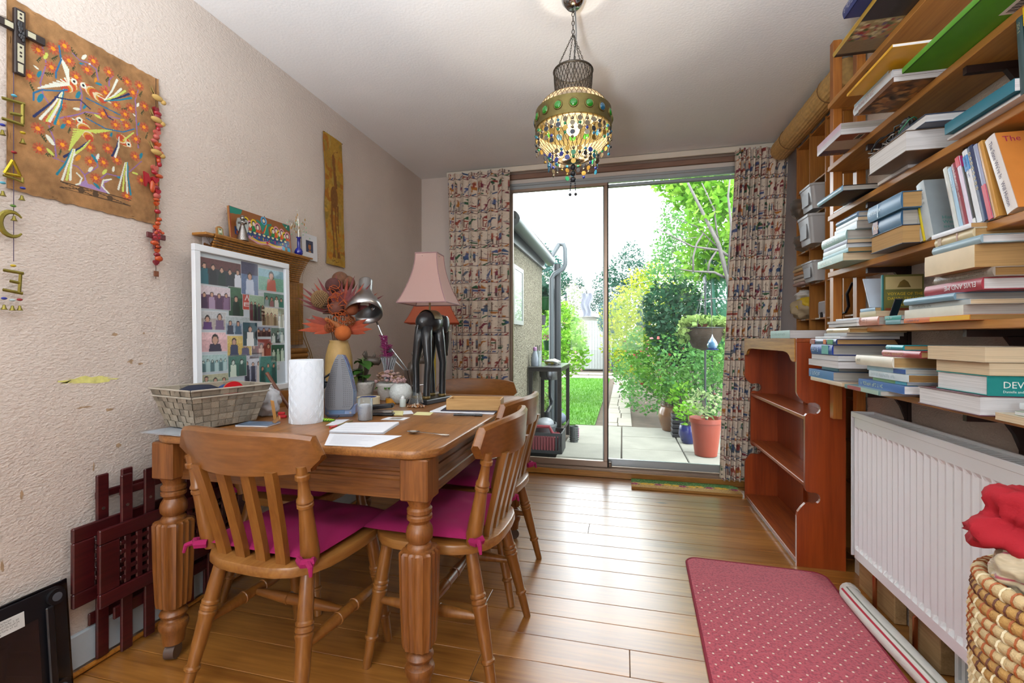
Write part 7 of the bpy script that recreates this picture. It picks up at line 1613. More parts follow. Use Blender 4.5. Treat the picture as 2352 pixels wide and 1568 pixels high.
# shelf three
stack(3, [('flat silver-edged ring binder at the end of the third shelf', 1915, 1950, 4, .86, .14, 'c0c4c8', 'w', dict(hard=False)), ('large black hardback with a pale blue spine jutting over the third shelf', 1879, 1935, 13, .768, .22, '23262c', 'g', dict(spc='7fa4bc'))])
stack(3, [('flat white box under the thick grey hardback', 2015, 2085, 8, .85, .15, 'c4c4c8', 'w', dict(spine='+x', hard=False)), ('very thick hardback with grey page edges and brown boards', 1994, 2080, 48, .785, .22, '6e5a4a', 'w', dict(spine='+x')), ('blue-edged hardback lying on the thick grey-leaved one', 2042, 2125, 20, .81, .19, '3c4c66', 'w', dict(spine='+x'))])
stack(3, [('white papers under the teal binder on the third shelf', 2175, 2420, 7, .835, .17, 'c8ccd2', 'w', dict(spine='+x', hard=False)), ('grey booklet under the teal binder on the third shelf', 2190, 2400, 6, .84, .16, '8a94a0', 'w', dict(hard=False)), ('long teal leather binder with a clasp on the third shelf', 2170, 2330, 30, .825, .18, '17687c', 'w', dict(hard=False)), ('white and orange small book on the teal binder', 2270, 2330, 16, .88, .12, 'c4ccd4', 'w', dict(hard=False, band=[(0, .25, 'd0703c')]))])
for lb, px, th, h, cv, o in (('dark teal paperback standing at the near end of the third shelf', 2344, .016, .172, '2c4448', dict(title='~5', tcol='b8b088')), ('paperback with a yellow, red and purple spine on the third shelf', 2362, .024, .185, '5c3474', dict(spc='c84c34', band=[(.78, 1, 'd0b01c')])), ('purple paperback standing beside the yellow and red one', 2392, .03, .19, '5a3a78', dict())):
    upbook(lb, .835, .15, Yx(px, .835), th, h, 4, cv, 3, **o)
# tangle of headphones
hz = ztop(3)+.088; t = thing('headphone_tangle', 'tangle of black headphones, cables and silver buckles on the thick hardback', 'headphones', (.86, 1.70, hz))
rr = random.Random(31); M_cab = mat('cable_black', '1c1c20', .45); M_grn = mat('cable_green', '3c7c5c', .5)
for k in range(7):
    pts = []; q = [rr.random()*6 for _ in range(4)]
    for i in range(22): f = i/21*2*pi*1.4; pts.append((.045*cos(f+q[0])*(.5+.5*sin(f*.7+q[1]))+rr.uniform(-.004, .004), .10*sin(f*.8+q[2])+rr.uniform(-.004, .004), .012+.018*(1+sin(f*1.7+q[3]))))
    ob('cable', G().tube(pts, .0022 if k else .003, 6), M_grn if k == 3 else M_cab, t, 2)
ob('headband', G().tube([(.02*cos(a)+.0, .075*cos(a), .025+.045*sin(a)) for a in [pi*i/14 for i in range(15)]], .006, 8, flat=.5), M_cab, t, 2)
for s in (-1, 1): ob('ear_cup', G().cyl((.02*s-.012, .07*s, .022), (.02*s+.012, .07*s, .022), .024, n=18), M_cab, t, True)
for x, y_, z_ in ((-.03, .03, .02), (-.04, .06, .015), (-.035, -.02, .022), (-.045, .085, .012)): ob('buckle', G().torus((x, y_, z_), .010, .0022, 12, 5, M=Matrix.Rotation(rr.random()*3, 4, 'X')), M_silver, t, 2)
# shelf two: books jutting out so their undersides show
def barcode(g_par, x, y, M_b=None, w_=.045, h=.022):
    o = ob('barcode_label', G().box(x-h/2, x+h/2, y-w_/2, y+w_/2, -.0006, -.0001), mat('barcode_white', 'c8c0b4', .6), g_par); g = G()
    for i in range(18): g.box(x-h*.32, x+h*.32, y-w_*.42+i*w_*.047, y-w_*.42+i*w_*.047+w_*(.02 if i % 3 else .034), -.0009, -.0007)
    ob('bars', g, M_ink2, o)
M_ink2 = mat('ink_dark', '2a2426', .6)
def und_oth(t, hx_, hy):
    ob('back_cover_print', G().box(-hx_+.002, hx_, -hy+.002, -hy*.45, -.0005, -.0001), cmat('8a4a3c'), t); ob('back_cover_print', G().box(-hx_+.002, hx_, -hy*.44, hy*.45, -.0005, -.0001), cmat('bfb0a4'), t); ob('back_cover_print', G().box(-hx_+.002, hx_, hy*.46, hy*.97, -.0005, -.0001), cmat('4c3c5c'), t)
    barcode(t, -hx_*.35, -hy*.7); g = text_g('OTHELLO', .03, G(), Matrix(((0, -1, 0, -hx_*.2), (1, 0, 0, hy*.5), (0, 0, 1, -.0012), (0, 0, 0, 1)))); L = max(v[1] for v in g.v)-min(v[1] for v in g.v)
    Mx = Matrix(((1, 0, 0, -hx_*.9), (0, -1, 0, hy*.92), (0, 0, -1, -.0012), (0, 0, 0, 1))); ob('title', text_g('OTHELLO', .022, G(), Mx), mat('foil_c8843c', 'c8843c', .5), t)
stack(2, [('play script Othello jutting past the shelf end, printed back cover showing', 1877, 1931, 13, .765, .22, 'c6c4cc', 'w', dict(hard=False, under=und_oth)), ('pink and white paperback on the play script', 1877, 1931, 15, .768, .22, 'c8b0c0', 'g', dict(hard=False))])
def und_leaf(t, hx_, hy):
    rr = random.Random(9); c = Can(2*hx_, 2*hy, .004, '6a4a34')
    for _ in range(120): c.ell(rr.random()*2*hx_, rr.random()*2*hy, .018, .007, rr.choice(['8a5a34', 'a8743c', '5c3c2c', '3c2c24', 'b88a54']), rr.random()*180)
    c.sheet('back_cover_print', lambda u, v: (hx_-u, -hy+v, -.0004), paint('gloss_print', .3, coat=.3), t)
stack(2, [('book with an autumn leaf back cover jutting over the second shelf', 1972, 2052, 12, .755, .23, '6a4a34', 'w', dict(hard=False, under=und_leaf)), ('thick white and silver hardback above the leaf-covered book', 1962, 2050, 22, .76, .22, 'b8bcc0', 'w', dict(title='~12', tcol='9c7c84')), ('pale grey paperback above the white and silver hardback', 1962, 2040, 11, .765, .22, '8fa0a8', 'b', dict(hard=False)),
  ('large yellow magazine drooping over the stack on the second shelf', 1945, 2050, 7, .715, .26, 'cf9c1c', 'w', dict(hard=False, title='~13', tcol='3c3428'))])
def und_green(t, hx_, hy): barcode(t, -hx_*.2, -hy*.62, w_=.075, h=.045); ob('spine_gutter', G().box(-hx_, -hx_+.004, -hy, hy, -.0004, -.0001), cmat('2c5c10'), t)
z2 = stack(2, [('long green paperback jutting over the second shelf, barcode below', 2072, 2275, 16, .755, .25, '4a8a1c', 'w', dict(hard=False, under=und_green)), ('thin pink-edged booklet on the green paperback', 2072, 2262, 5, .76, .24, 'cbb4b0', 'c', dict(hard=False))])
y0, y1 = Yx(2300, .96), Yx(2215, .96)
t = thing('board_book', 'white board book with a blue picture leaning at the wall', 'book', (.972, (y0+y1)/2, z2), rot=(0, R(8), 0)); hw_ = (y1-y0)/2
ob('cover', G().box(-.004, .004, -hw_, hw_, 0, .13, b=.001), cmat('ccd2d6'), t); ob('picture', G().box(-.0048, -.0042, -hw_*.2, hw_*.75, .025, .10), cmat('2c5c94'), t); ob('picture', G().box(-.0054, -.0049, hw_*.05, hw_*.2, .03, .07), cmat('c4d4a0'), t); ob('picture', G().box(-.0054, -.0049, -hw_*.12, hw_*.0, .03, .085), cmat('b8ccb0'), t)
stack(2, [('white spine lettered GOOD lying near the end of the second shelf', 2318, 2420, 36, .815, .18, 'd4d6de', 'c', dict(hard=False, title='GOOD', tcol='5c3c7c', tsize=.030, spine='-x'))])
# top shelf
def und_art(t, hx_, hy):
    rr = random.Random(2); c = Can(2*hx_, 2*hy, .005, '222224'); c.rect(0, 2*hx_, hy*1.15, hy*1.6, '8a7c54')
    for _ in range(170): c.ell(rr.random()*2*hx_, rr.uniform(hy*1.15, hy*1.6), .008, .006, rr.choice(['8a2c34', '4c5c34', 'b0a078', '5c4c6c', 'a86a4c', 'c0b48c']))
    c.rect(0, 2*hx_, hy*1.6, hy*1.92, '7c6c54'); c.ell(hx_*.5, hy*1.72, .05, .02, '5c4c38'); c.noise(.1)
    c.sheet('back_cover_print', lambda u, v: (hx_-u, -hy+v, -.0004), paint('gloss_print'), t); barcode(t, -hx_*.55, -hy*.72, w_=.04, h=.03)
z1 = stack(1, [('large black art book on the top shelf, painted back cover showing', 1915, 2090, 16, .735, .27, '26262a', 'w', dict(under=und_art, spc='a8862c')), ('navy hardback overhanging the black art book on the top shelf', 1938, 2010, 30, .69, .25, '2a3466', 'w', dict(title='~17', tcol='a8acc0')), ('white-leaved hardback on the top shelf above the art book', 2016, 2105, 30, .755, .24, '28407c', 'w', dict(spine='+x'))])
# boxed volume on the bookcase
book('black boxed volume with a pale teal spine on the low bookcase', .792, .952, 2.50, 2.80, 1.0486, .040, '1e2024', 'w', hard=False, spc='9ab8bc', title='~28', tcol='5c7c84', tsize=.014)

# ------------------------------------------------------------------ oddments in the pigeonholes
M_tub = mat('cloudy_plastic', 'c2c6ca', .35, trans=.25)
def tub(label, ya, yb, z, h, x0=.985):
    t = thing('plastic_tub', label, 'tub', ((x0+1.26)/2, (ya+yb)/2, z+.0005), group='plastic tubs in the pigeonholes'); hx_, hy = (1.26-x0)/2, (yb-ya)/2-.012
    def ring(f, z_): return [(x*(f), y_*(f), z_) for x, y_ in rrect(-hx_, hx_, -hy, hy, .02, 4)]
    n = len(ring(1, 0)); vs = ring(.86, 0)+ring(.97, h*.9)+ring(1.0, h*.92)+ring(1.0, h)+ring(.95, h)+ring(.83, .004)
    ob('tub', G().add(vs, [(j*n+i, j*n+(i+1) % n, j*n+n+(i+1) % n, j*n+n+i) for j in range(5) for i in range(n)]+[tuple(reversed(range(n))), tuple(range(5*n, 6*n))]), M_tub, t, True)
    ob('panel_mould', G().box(-hx_*.94-.0035, -hx_*.94-.001, -hy*.5, hy*.5, h*.2, h*.7, T(ry=-0)), mat('cloudy_panel', 'a0a6ac', .4), t); return t
tub('white plastic tub in a high pigeonhole', PYS[2]+.006, PYS[3]-.006, 1.76, .135, .99)
tub('taller clear plastic tub in the pigeonhole below the white one', PYS[2]+.006, PYS[3]-.006, 1.57, .16, .98)
tub('small white tub with papers in a middle pigeonhole', PYS[2]+.006, PYS[3]-.006, 1.365, .11, 1.0)
def crumple(name, label, cat, c_, r3, m, sd, extra=None):
    t = thing(name, label, cat, c_); rr = random.Random(sd); o_ = Vector((rr.random()*9, rr.random()*9, rr.random()*9))
    def f(u, v):
        a, b_ = 2*pi*u, pi*(v-.5); d_ = Vector((cos(a)*cos(b_), sin(a)*cos(b_), sin(b_))); q = 1+.35*noise.noise(d_*2+o_)-.3*abs(noise.noise(d_*4.5+o_)); return (d_.x*r3[0]*q, d_.y*r3[1]*q, max(0, r3[2]*.85+d_.z*r3[2]*q))
    ob('film' if extra is None else 'paper', G().grid(f, 30, 18), m, t, 2)
    if extra:
        M2, off, s = extra; ob('inner_wrap', G().grid(lambda u, v: tuple(Vector(f(u*.999, v))*s+Vector(off)), 24, 14), M2, t, 2)
    return t
M_film = glass_mat('bag_film', (.93, .94, .95), dirt=.28)
cyy = (PYS[3]+PYS[4])/2
crumple('plastic_bag', 'crumpled clear bag in a high pigeonhole by the curtain', 'bag', (1.09, cyy, 1.7605), (.10, .075, .08), M_film, 3)
crumple('plastic_bag', 'second crumpled clear bag, with a pink label, in the pigeonhole below', 'bag', (1.09, cyy, 1.5705), (.09, .07, .06), M_film, 7)
crumple('paper_bag', 'crumpled white and yellow paper bag in a low pigeonhole by the curtain', 'bag', (1.08, cyy, 1.1635), (.09, .075, .075), mat('brown_wrap', 'a39274', .7), 9, (mat('yellow_wrap', 'c4a41c', .6), (.0, -.015, .04), .75))
crumple('tissue_wad', 'white tissue sticking out of the paper bag in the low pigeonhole', 'tissue', (1.07, cyy+.01, 1.275), (.06, .06, .035), mat('tissue_white', 'cfcfcc', .8), 13)
t = thing('cloth_pile', 'folded cream and orange cloths in a middle pigeonhole', 'cloth', (1.12, cyy, 1.3655))
for k, c_ in enumerate(('b0948c', 'c4b8ac', 'b8aca0', 'c08a5c', 'c8b088', 'b4aa98')): ob('folded_cloth', slab(G(), lambda i: rrect(-.10+i+.006*(k % 2), .10-i, -.08+i, .08-i, .02), k*.021, k*.021+.020, .008), cmat(c_, .9), t, True)
t = thing('white_card_box', 'flat white card box in a low pigeonhole', 'box', (1.13, (PYS[2]+PYS[3])/2, 1.1635)); ob('carton', G().box(-.06, .10, -.09, .02, 0, .09, b=.002), M_paper, t); ob('flap', G().box(-.062, -.0605, -.09, .02, .02, .085), mat('card_grey', 'b0aeb0', .7), t)
t = thing('wire_coil', 'dark coiled wire and tools beside the white card box', 'wire', (1.09, PYS[2]+.06, 1.1635)); ob('coil', G().torus((0, 0, .03), .028, .006, 20, 6, M=Matrix.Rotation(R(70), 4, 'Y')).torus((.012, .004, .03), .026, .006, 20, 6, M=Matrix.Rotation(R(80), 4, 'Y')), mat('wire_slate', '2c3a44', .5), t, 2); ob('plug', G().box(-.03, -.01, .01, .03, 0, .03, b=.004), M_blk, t)
t = thing('tile_box', 'small box with orange, grey and black squares in a low pigeonhole', 'box', (1.10, PYS[2]-.05, 1.1635)); ob('carton', G().box(-.03, .03, -.035, .035, 0, .11, b=.002), M_blk, t)
for j in range(3):
    for i in range(3): ob('tile', G().box(-.0318, -.0303, -.032+i*.022, -.013+i*.022, .035+j*.024, .056+j*.024), cmat(('c8843c', 'b8b4ac', 'a86a34', 'd0a060')[(i+2*j) % 4]), t)
t = thing('shoulder_strap', 'black padded strap hanging out of a low pigeonhole', 'strap', (1.07, PYS[1]-.07, 1.1635)); ob('strap', G().tube([(.02, -.03, .15), (-.005, .0, .15), (-.015, .03, .10), (-.012, .02, .04), (-.012, .05, .012), (-.02, .09, .008), (-.025, .11, -.02)], .009, 8, flat=.5), M_cab, t, 2); ob('pad', G().tube([(.0, -.035, .14), (-.006, -.03, .09), (0, -.028, .04)], .016, 8, flat=.5), M_cab, t, 2)
t = thing('maroon_album', 'maroon and white album standing in a high pigeonhole', 'album', (1.15, PYS[1]+.12, 1.5705)); ob('cover', G().box(-.08, .08, -.02, .02, 0, .15, b=.002), cmat('6a2438'), t); ob('white_edge', G().box(-.0815, -.0803, -.018, .018, .0, .05), M_paper, t)
t = thing('white_mug', 'white mug standing in a high pigeonhole', 'mug', (1.12, PYS[1]-.10, 1.5705)); ob('mug', G().lathe([(.03, 0), (.038, .003), (.04, .09), (.037, .09), (.035, .01), (0, .008)], 20, cap=False), M_white, t, True); ob('handle', G().tube([(-.03, -.02, .07), (-.055, -.035, .06), (-.055, -.035, .035), (-.03, -.02, .025)], .005, 6), M_white, t, 2)
t = thing('spotted_jar', 'pale speckled cylinder standing at the wall below the fifth shelf', 'jar', (.985, 2.20, ztop(6)+.0006)); ob('cylinder', G().lathe([(.02, 0), (.02, .15), (.018, .152), (.0, .152)], 18, cap=False), mat('speckled', 'b4b8bc', .5, vary=.35, vscale=90), t, True); ob('lid', G().lathe([(.0205, .1525), (.0205, .165), (.0, .167)], 18, cap=False), mat('lid_grey', '8a9096', .4), t, True)
# ------------------------------------------------------------------ garden
GZ = -.12
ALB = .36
def gp(px, py): return onZ(px, py, GZ)
def at(px, py, y): return onY(px, py, y)
def fastmesh(name, v, f, m, parent, kind=None):
    me = bpy.data.meshes.new(name); me.vertices.add(len(v)); me.vertices.foreach_set('co', np.asarray(v, np.float32).ravel()); n = len(f); k = f.shape[1]
    me.loops.add(n*k); me.loops.foreach_set('vertex_index', f.astype(np.int32).ravel()); me.polygons.add(n); me.polygons.foreach_set('loop_start', np.arange(0, n*k, k, dtype=np.int32)); me.update(); me.materials.append(m)
    o = bpy.data.objects.new(name, me); COL.objects.link(o); o.parent = parent
    if kind: o['kind'] = kind
    return o
RS = np.random.RandomState(5)
def leaves(pts, size, m, parent, name='foliage', aspect=.5, up=.3):
    """one diamond leaf, folded along its rib, at each point"""
    n = len(pts); d = RS.normal(size=(n, 3)); d[:, 2] = d[:, 2]*.6+up; d /= np.linalg.norm(d, axis=1)[:, None]; r = RS.normal(size=(n, 3)); s = np.cross(d, r); s /= np.linalg.norm(s, axis=1)[:, None]+1e-9; q = np.cross(s, d)
    L = size*RS.uniform(.6, 1.35, n)[:, None]; p = pts; b = p+d*L; mid = p+d*L*.45
    v = np.stack([p, mid-s*L*aspect*.5+q*L*.1, b, mid+s*L*aspect*.5+q*L*.1], 1).reshape(-1, 3); i = np.arange(n)[:, None]*4
    f = np.concatenate([np.hstack([i, i+1, i+2]), np.hstack([i, i+2, i+3])]); return fastmesh(name, v, f, m, parent, 'stuff')
def cloud(blobs, n, fill=.55):
    """points through a set of ellipsoids, denser to the outside"""
    w_ = np.array([b[3]*b[4]*b[5] for b in blobs])**.67; w_ = w_/w_.sum(); out = []
    for b, k in zip(blobs, (w_*n).astype(int)+1):
        d = RS.normal(size=(k, 3)); d /= np.linalg.norm(d, axis=1)[:, None]; r = RS.uniform(fill, 1, k)[:, None]**.6; out.append(np.array(b[:3])+d*r*np.array(b[3:6]))
    return np.concatenate(out)
def shrub(name, label, cat, base, blobs, n, size, m, stems=5, aspect=.5, flowers=None, group=None, stemm=None, fill=.45):
    t = thing(name, label, cat, base, group=group); B = np.array(base); rel = [(b[0]-B[0], b[1]-B[1], b[2]-B[2], *b[3:]) for b in blobs]
    leaves(cloud(rel, n, fill), size, m, t, aspect=aspect)
    rr = random.Random(len(label)+n)
    for k in range(stems):
        b = rel[k % len(rel)]; e = Vector((b[0]+rr.uniform(-.4, .4)*b[3], b[1]+rr.uniform(-.4, .4)*b[4], b[2]+rr.uniform(-.2, .7)*b[5])); mid = Vector((e.x*.4, e.y*.4, e.z*.55)); ob('stem', G().tube([(rr.uniform(-.03, .03), rr.uniform(-.03, .03), 0), tuple(mid), tuple(e)], [.02, .013, .004] if b[5] > .5 else [.009, .006, .002], 5), stemm or M_bark2, t)
    for fm, fn, fs in flowers or (): leaves(cloud(rel, fn, .85), fs, fm, t, 'blossom', .8)
    return t
M_bark2 = mat('bark_grey', '7c7468', .9, vary=.2, vscale=12)
ALB = .62     # foliage
LG = {k: leafmat('leaf_'+k, *c_) for k, c_ in dict(yel=('8fae1c', 'c8cc38'), mid=('3f8420', '78b43c'), dark=('1f4a30', '2f6444'), con=('22503c', '35705a'), ivy=('6a9844', 'a8c070'), lime=('6cb428', 'a4d84c'), pale=('8aa868', 'b8c890'), blue=('2f5c58', '4a7c70'), soft=('50904c', '80b85c'), white=('b0bc90', 'd4d8b4')).items()}
F_pink = mat('petal_pink', 'd89a9c', .7); F_red = mat('petal_red', 'c8504c', .7); F_wh = mat('petal_white', 'e4d8d8', .7)
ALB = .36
# ground, paving, path, lawn
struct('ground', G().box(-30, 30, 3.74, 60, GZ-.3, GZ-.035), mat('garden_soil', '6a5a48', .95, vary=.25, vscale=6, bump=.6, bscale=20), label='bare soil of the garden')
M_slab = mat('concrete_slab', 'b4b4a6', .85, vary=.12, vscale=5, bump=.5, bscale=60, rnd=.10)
pat = struct('patio_ground', label='square concrete patio slabs outside the doors')
for i in range(-3, 6):
    for j in range(4):
        x0, y0 = -.02+i*.62, 3.76+j*.62
        if x0 < -1.0: continue
        hz_ = GZ+random.uniform(-.004, .004)+(.03 if (i < 0 and j < 2) else 0)
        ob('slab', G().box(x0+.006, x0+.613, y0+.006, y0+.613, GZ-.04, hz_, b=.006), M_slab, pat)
pth = struct('garden_path', label='narrow path of pale paving stones up the garden')
y_ = 6.27; k = 0; M_stone = mat('pale_stone', 'c4beae', .85, vary=.12, vscale=6, bump=.5, bscale=50, rnd=.12)
while y_ < 15.6:
    L = random.choice((.22, .3, .42)); sp_ = random.uniform(-.03, .05)
    for a, b_ in ((-.24, -.08+sp_), (-.07+sp_, .11)): ob('paving_stone', G().box(a, b_, y_, y_+L-.012, GZ-.035, GZ+random.uniform(-.004, .004), b=.005), M_stone, pth)
    y_ += L; k += 1
st = struct('paving_strip', label='pale paving across the far end of the lawn')
for k in range(7): ob('slab', G().box(-3.6+k*.5, -3.11+k*.5, 13.6, 14.4, GZ-.04, GZ, b=.006), M_stone, st)
for k in range(7): ob('slab', G().box(-3.6+k*.5, -3.11+k*.5, 15.0, 15.7, GZ-.04, GZ, b=.006), M_stone, st)
lw = thing('grass_lawn', 'bright green lawn between the patio and the shed', 'lawn', (-1.6, 9.8, GZ)); lw['kind'] = 'stuff'
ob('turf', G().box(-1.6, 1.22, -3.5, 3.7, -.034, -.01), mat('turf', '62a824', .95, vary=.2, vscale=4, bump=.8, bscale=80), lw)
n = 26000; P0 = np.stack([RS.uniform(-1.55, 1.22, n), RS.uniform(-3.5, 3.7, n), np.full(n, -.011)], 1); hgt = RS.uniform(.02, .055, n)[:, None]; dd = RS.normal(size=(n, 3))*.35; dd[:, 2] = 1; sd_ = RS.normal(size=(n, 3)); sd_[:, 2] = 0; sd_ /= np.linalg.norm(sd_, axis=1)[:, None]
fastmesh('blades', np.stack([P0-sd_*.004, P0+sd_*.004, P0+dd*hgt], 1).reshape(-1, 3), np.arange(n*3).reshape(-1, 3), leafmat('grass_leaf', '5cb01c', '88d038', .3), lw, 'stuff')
# drain grid by the doors
t = thing('drain_grid', 'rusty metal drain grid set in the paving by the doors', 'drain', (-.44, 3.92, GZ+.031))
ob('frame', G().box(-.2, .2, -.1, -.085, 0, .012).box(-.2, .2, .085, .1, 0, .012).box(-.2, -.185, -.0847, .0847, 0, .012).box(.185, .2, -.0847, .0847, 0, .012), M_alug, t)
for k in range(14): ob('bar', G().box(-.18+k*.0262, -.165+k*.0262, -.0845, .0845, .001, .01), mat('rusty', '8a7464', .7, vary=.2, vscale=30), t)
# pebbledashed extension with gutter and pipes
ext = thing('house_extension', 'pebbledashed side extension with gutter, beside the patio', 'building', (-1.2, 4.75, GZ)); ei = Matrix.Translation(ext.location).inverted()
def ep(name, g, m, sm=False, par=None):
    o = ob(name, g, m, ext if par is None else par, sm)
    if par is None: o.matrix_parent_inverse = ei
    return o
def pebble():
    m, n, l, b = _new('pebbledash'); t = n.new('ShaderNodeTexCoord'); v = n.new('ShaderNodeTexVoronoi'); v.inputs['Scale'].default_value = 75; l.new(t.outputs['Object'], v.inputs['Vector']); hs = n.new('ShaderNodeMix'); hs.data_type = 'RGBA'; sx = n.new('ShaderNodeSeparateColor'); l.new(v.outputs['Color'], sx.inputs[0]); l.new(sx.outputs[0], hs.inputs[0]); hs.inputs[6].default_value = (*hx('7c7258'), 1); hs.inputs[7].default_value = (*hx('c6bea4'), 1); l.new(hs.outputs[2], b.inputs['Base Color'])
    bp = n.new('ShaderNodeBump'); bp.invert = True; bp.inputs['Distance'].default_value = .01; l.new(v.outputs['Distance'], bp.inputs['Height']); l.new(bp.outputs[0], b.inputs['Normal']); b.inputs['Roughness'].default_value = .9; return m
wl2 = ep('wall', G().box(-3.5, -1.0, 3.76, 5.70, GZ, 2.05), pebble())
M_gut = mat('gutter_grey', '6c7880', .4); M_dkp = mat('pipe_dark', '3c444c', .4)
ep('roof', G().add([(-3.5, 3.76, 3.3), (-.88, 3.76, 2.12), (-.88, 5.78, 2.12), (-3.5, 5.78, 3.3), (-3.5, 3.76, 3.2), (-.88, 3.76, 2.05), (-.88, 5.78, 2.05), (-3.5, 5.78, 3.2)], [(0, 1, 2, 3), (7, 6, 5, 4), (1, 5, 6, 2), (0, 4, 5, 1), (3, 2, 6, 7)]), mat('roof_felt', '5c5c60', .8, vary=.1))
ep('fascia', G().box(-.995, -.97, 3.76, 5.74, 1.92, 2.05), M_dkp)
ep('gutter', G().tube([(-.91, 3.76, 2.06), (-.91, 5.80, 2.03)], .062, 12), M_gut, True)
ep('downpipe', G().tube([(-.91, 5.74, 2.04), (-.80, 5.80, 2.24), (-.74, 5.80, 2.24), (-.72, 5.80, 2.18), (-.72, 5.80, 1.98), (-.74, 5.80, 1.93), (-.86, 5.78, 1.86), (-.89, 5.76, 1.80), (-.89, 5.76, GZ)], .030, 10), M_gut, True)
ep('downpipe', G().tube([(-.83, 5.86, 2.0), (-.83, 5.86, GZ)], .05, 10), M_dkp, True)
wn_ = ep('window', G().box(-.999, -.985, 4.12, 4.16, 1.18, 1.74).box(-.999, -.985, 4.5, 4.54, 1.18, 1.74).box(-.999, -.985, 4.161, 4.499, 1.70, 1.74).box(-.999, -.985, 4.161, 4.499, 1.18, 1.22), mat('upvc', 'd4d8d8', .4)); ob('pane', G().box(-.996, -.990, 4.161, 4.499, 1.221, 1.699), mat('patterned_glass', '8fb0ac', .15, bump=1, bscale=22, coat=.4), wn_)
# steel sink table
t = thing('sink_table', 'outdoor steel table with a sink bowl and waste pipe', 'table', (-.81, 5.17, GZ)); M_ang = mat('angle_steel', '4a4542', .5, .5, vary=.12)
for x in (-.155, .155):
    for yy in (-.37, .37): ob('leg', G().box(x-.02, x+.02, yy-.02, yy+.02, 0, .815), M_ang, t)
ob('top', G().box(-.178, .18, -.40, .40, .855, .868, b=.003), mat('stainless', 'b0b4b8', .25, .9), t)
for a in ((-.175, .175, -.39, -.355), (-.175, .175, .355, .39), (-.175, -.14, -.354, .354), (.14, .175, -.354, .354)): ob('top_rail', G().box(*a, .816, .854), M_ang, t)
ob('lower_shelf', G().box(.1752, .18, -.35, .35, .16, .2).box(-.13, .13, -.34, .34, .02, .035), M_ang, t)
ob('sink_bowl', G().lathe([(.02, .69), (.10, .70), (.125, .74), (.13, .852)], 20), MATS['stainless'], t, True)
ob('waste_pipe', G().tube([(0, 0, .69), (0, 0, .50), (.02, 0, .44), (.02, -.05, .40), (.02, -.16, .40), (.0, -.2, .36), (0, -.2, .2)], .022, 10), M_dkp, t, True); ob('trap', G().cyl((0, -.2, .25), (0, -.2, .36), .04, n=14), M_dkp, t, True)
tz = GZ+.8685
t = thing('detergent_bottle', 'clear bottle with a pink cap on the outdoor sink table', 'bottle', (-.93, 4.86, tz)); ob('bottle', G().lathe([(.038, 0), (.042, .01), (.042, .09), (.022, .15), (.018, .165)], 18), mat('bottle_clear', 'c2d0e0', .2, trans=.3), t, True); ob('cap', G().lathe([(.022, .165), (.022, .195), (.014, .205)], 14), mat('cap_pink', 'c08ac0', .4), t, True)
t = thing('glass_jug', 'glass measuring jug holding brushes on the sink table', 'jug', (-.93, 5.02, tz)); ob('jug', G().lathe([(.04, 0), (.045, .15), (.047, .16), (.042, .16), (.037, .005), (0, .004)], 18, cap=False), glass_mat('jug_glass', (.88, .93, .93), dirt=.2), t, True)
for k in range(3): ob('brush', G().cyl((.01*k-.01, 0, .006), (.02*k-.02, .01, .22), .005, n=6), M_dkp, t)
crumple('folded_cloths', 'white and yellow wiping cloths heaped on the sink table', 'cloth', (-.78, 5.16, tz), (.09, .13, .035), mat('cloth_white', 'd0d4c8', .9), 21, (mat('cloth_yellow', 'd0c43c', .9), (-.02, -.03, 0), .7))
M_crb = mat('crate_black', '22262c', .5); M_crr = mat('crate_red', 'b83a48', .5)
t = thing('plastic_crate', 'black and red slotted crate with a handle under the sink table', 'crate', (-.78, 4.60, GZ+.034)); 
for sx in (-1, 1): ob('side', G().box(sx*.19-.006, sx*.19+.006, -.14, .14, 0, .2), M_crb, t)
for sy in (-1, 1):
    ob('rim', G().box(-.184, .184, sy*.14-.008, sy*.14+.008, .17, .2), M_crb, t); ob('rim', G().box(-.184, .184, sy*.14-.008, sy*.14+.008, 0, .03), M_crb, t)
    for k in range(13): ob('slat', G().box(-.182+k*.0285, -.164+k*.0285, sy*.14-.004, sy*.14+.004, .0305, .1695), M_crr if 2 < k < 11 else M_crb, t)
ob('base', G().box(-.184, .184, -.131, .131, .001, .01), M_crb, t); ob('handle', G().tube([(-.10, -.13, .2), (-.07, -.13, .26), (.07, -.13, .26), (.10, -.13, .2)], .016, 8), M_crr, t, True)
ob('contents', G().box(-.15, .15, -.11, .11, .011, .16, b=.01), M_crr, t)
t = thing('grey_tub', 'grey plastic tub with white sheeting behind the slotted crate', 'tub', (-.80, 4.76, GZ+.036)); ob('tub', G().lathe([(.12, 0), (.15, .22), (.155, .22), (.15, .24), (.14, .24), (.11, .01), (0, .01)], 22, cap=False, sx=.8), mat('tub_grey', '7a8488', .5), t, True); ob('sheeting', G().sphere((.0, -.02, .24), .12, 16, 8, (.8, 1, .5)), mat('sheeting', 'c4ccd4', .4), t, 2)
t = thing('magenta_box', 'magenta plastic box standing on the paving by the sink table', 'box', (-.56, 5.40, GZ)); ob('box', G().box(-.05, .05, -.05, .05, 0, .09, b=.012), mat('magenta_plastic', 'c02c9c', .4), t); ob('lid', G().box(-.053, .053, -.053, .053, .0905, .105, b=.006), MATS['magenta_plastic'], t)
t = thing('utensil_holder', 'grey perforated cutlery holder beside the sink table leg', 'holder', (-.54, 5.16, GZ)); ob('cup', G().lathe([(.045, 0), (.05, .18), (.046, .18), (.042, .004), (0, .004)], 18, cap=False), mat('holder_grey', '6c7474', .5), t, True); g = G()
for j in range(6):
    for i in range(14): a = 2*pi*i/14; g.sphere((.048*cos(a), .048*sin(a), .03+j*.024), .005, 5, 3)
o = ob('hole', g, M_blk, t); o['kind'] = 'stuff'
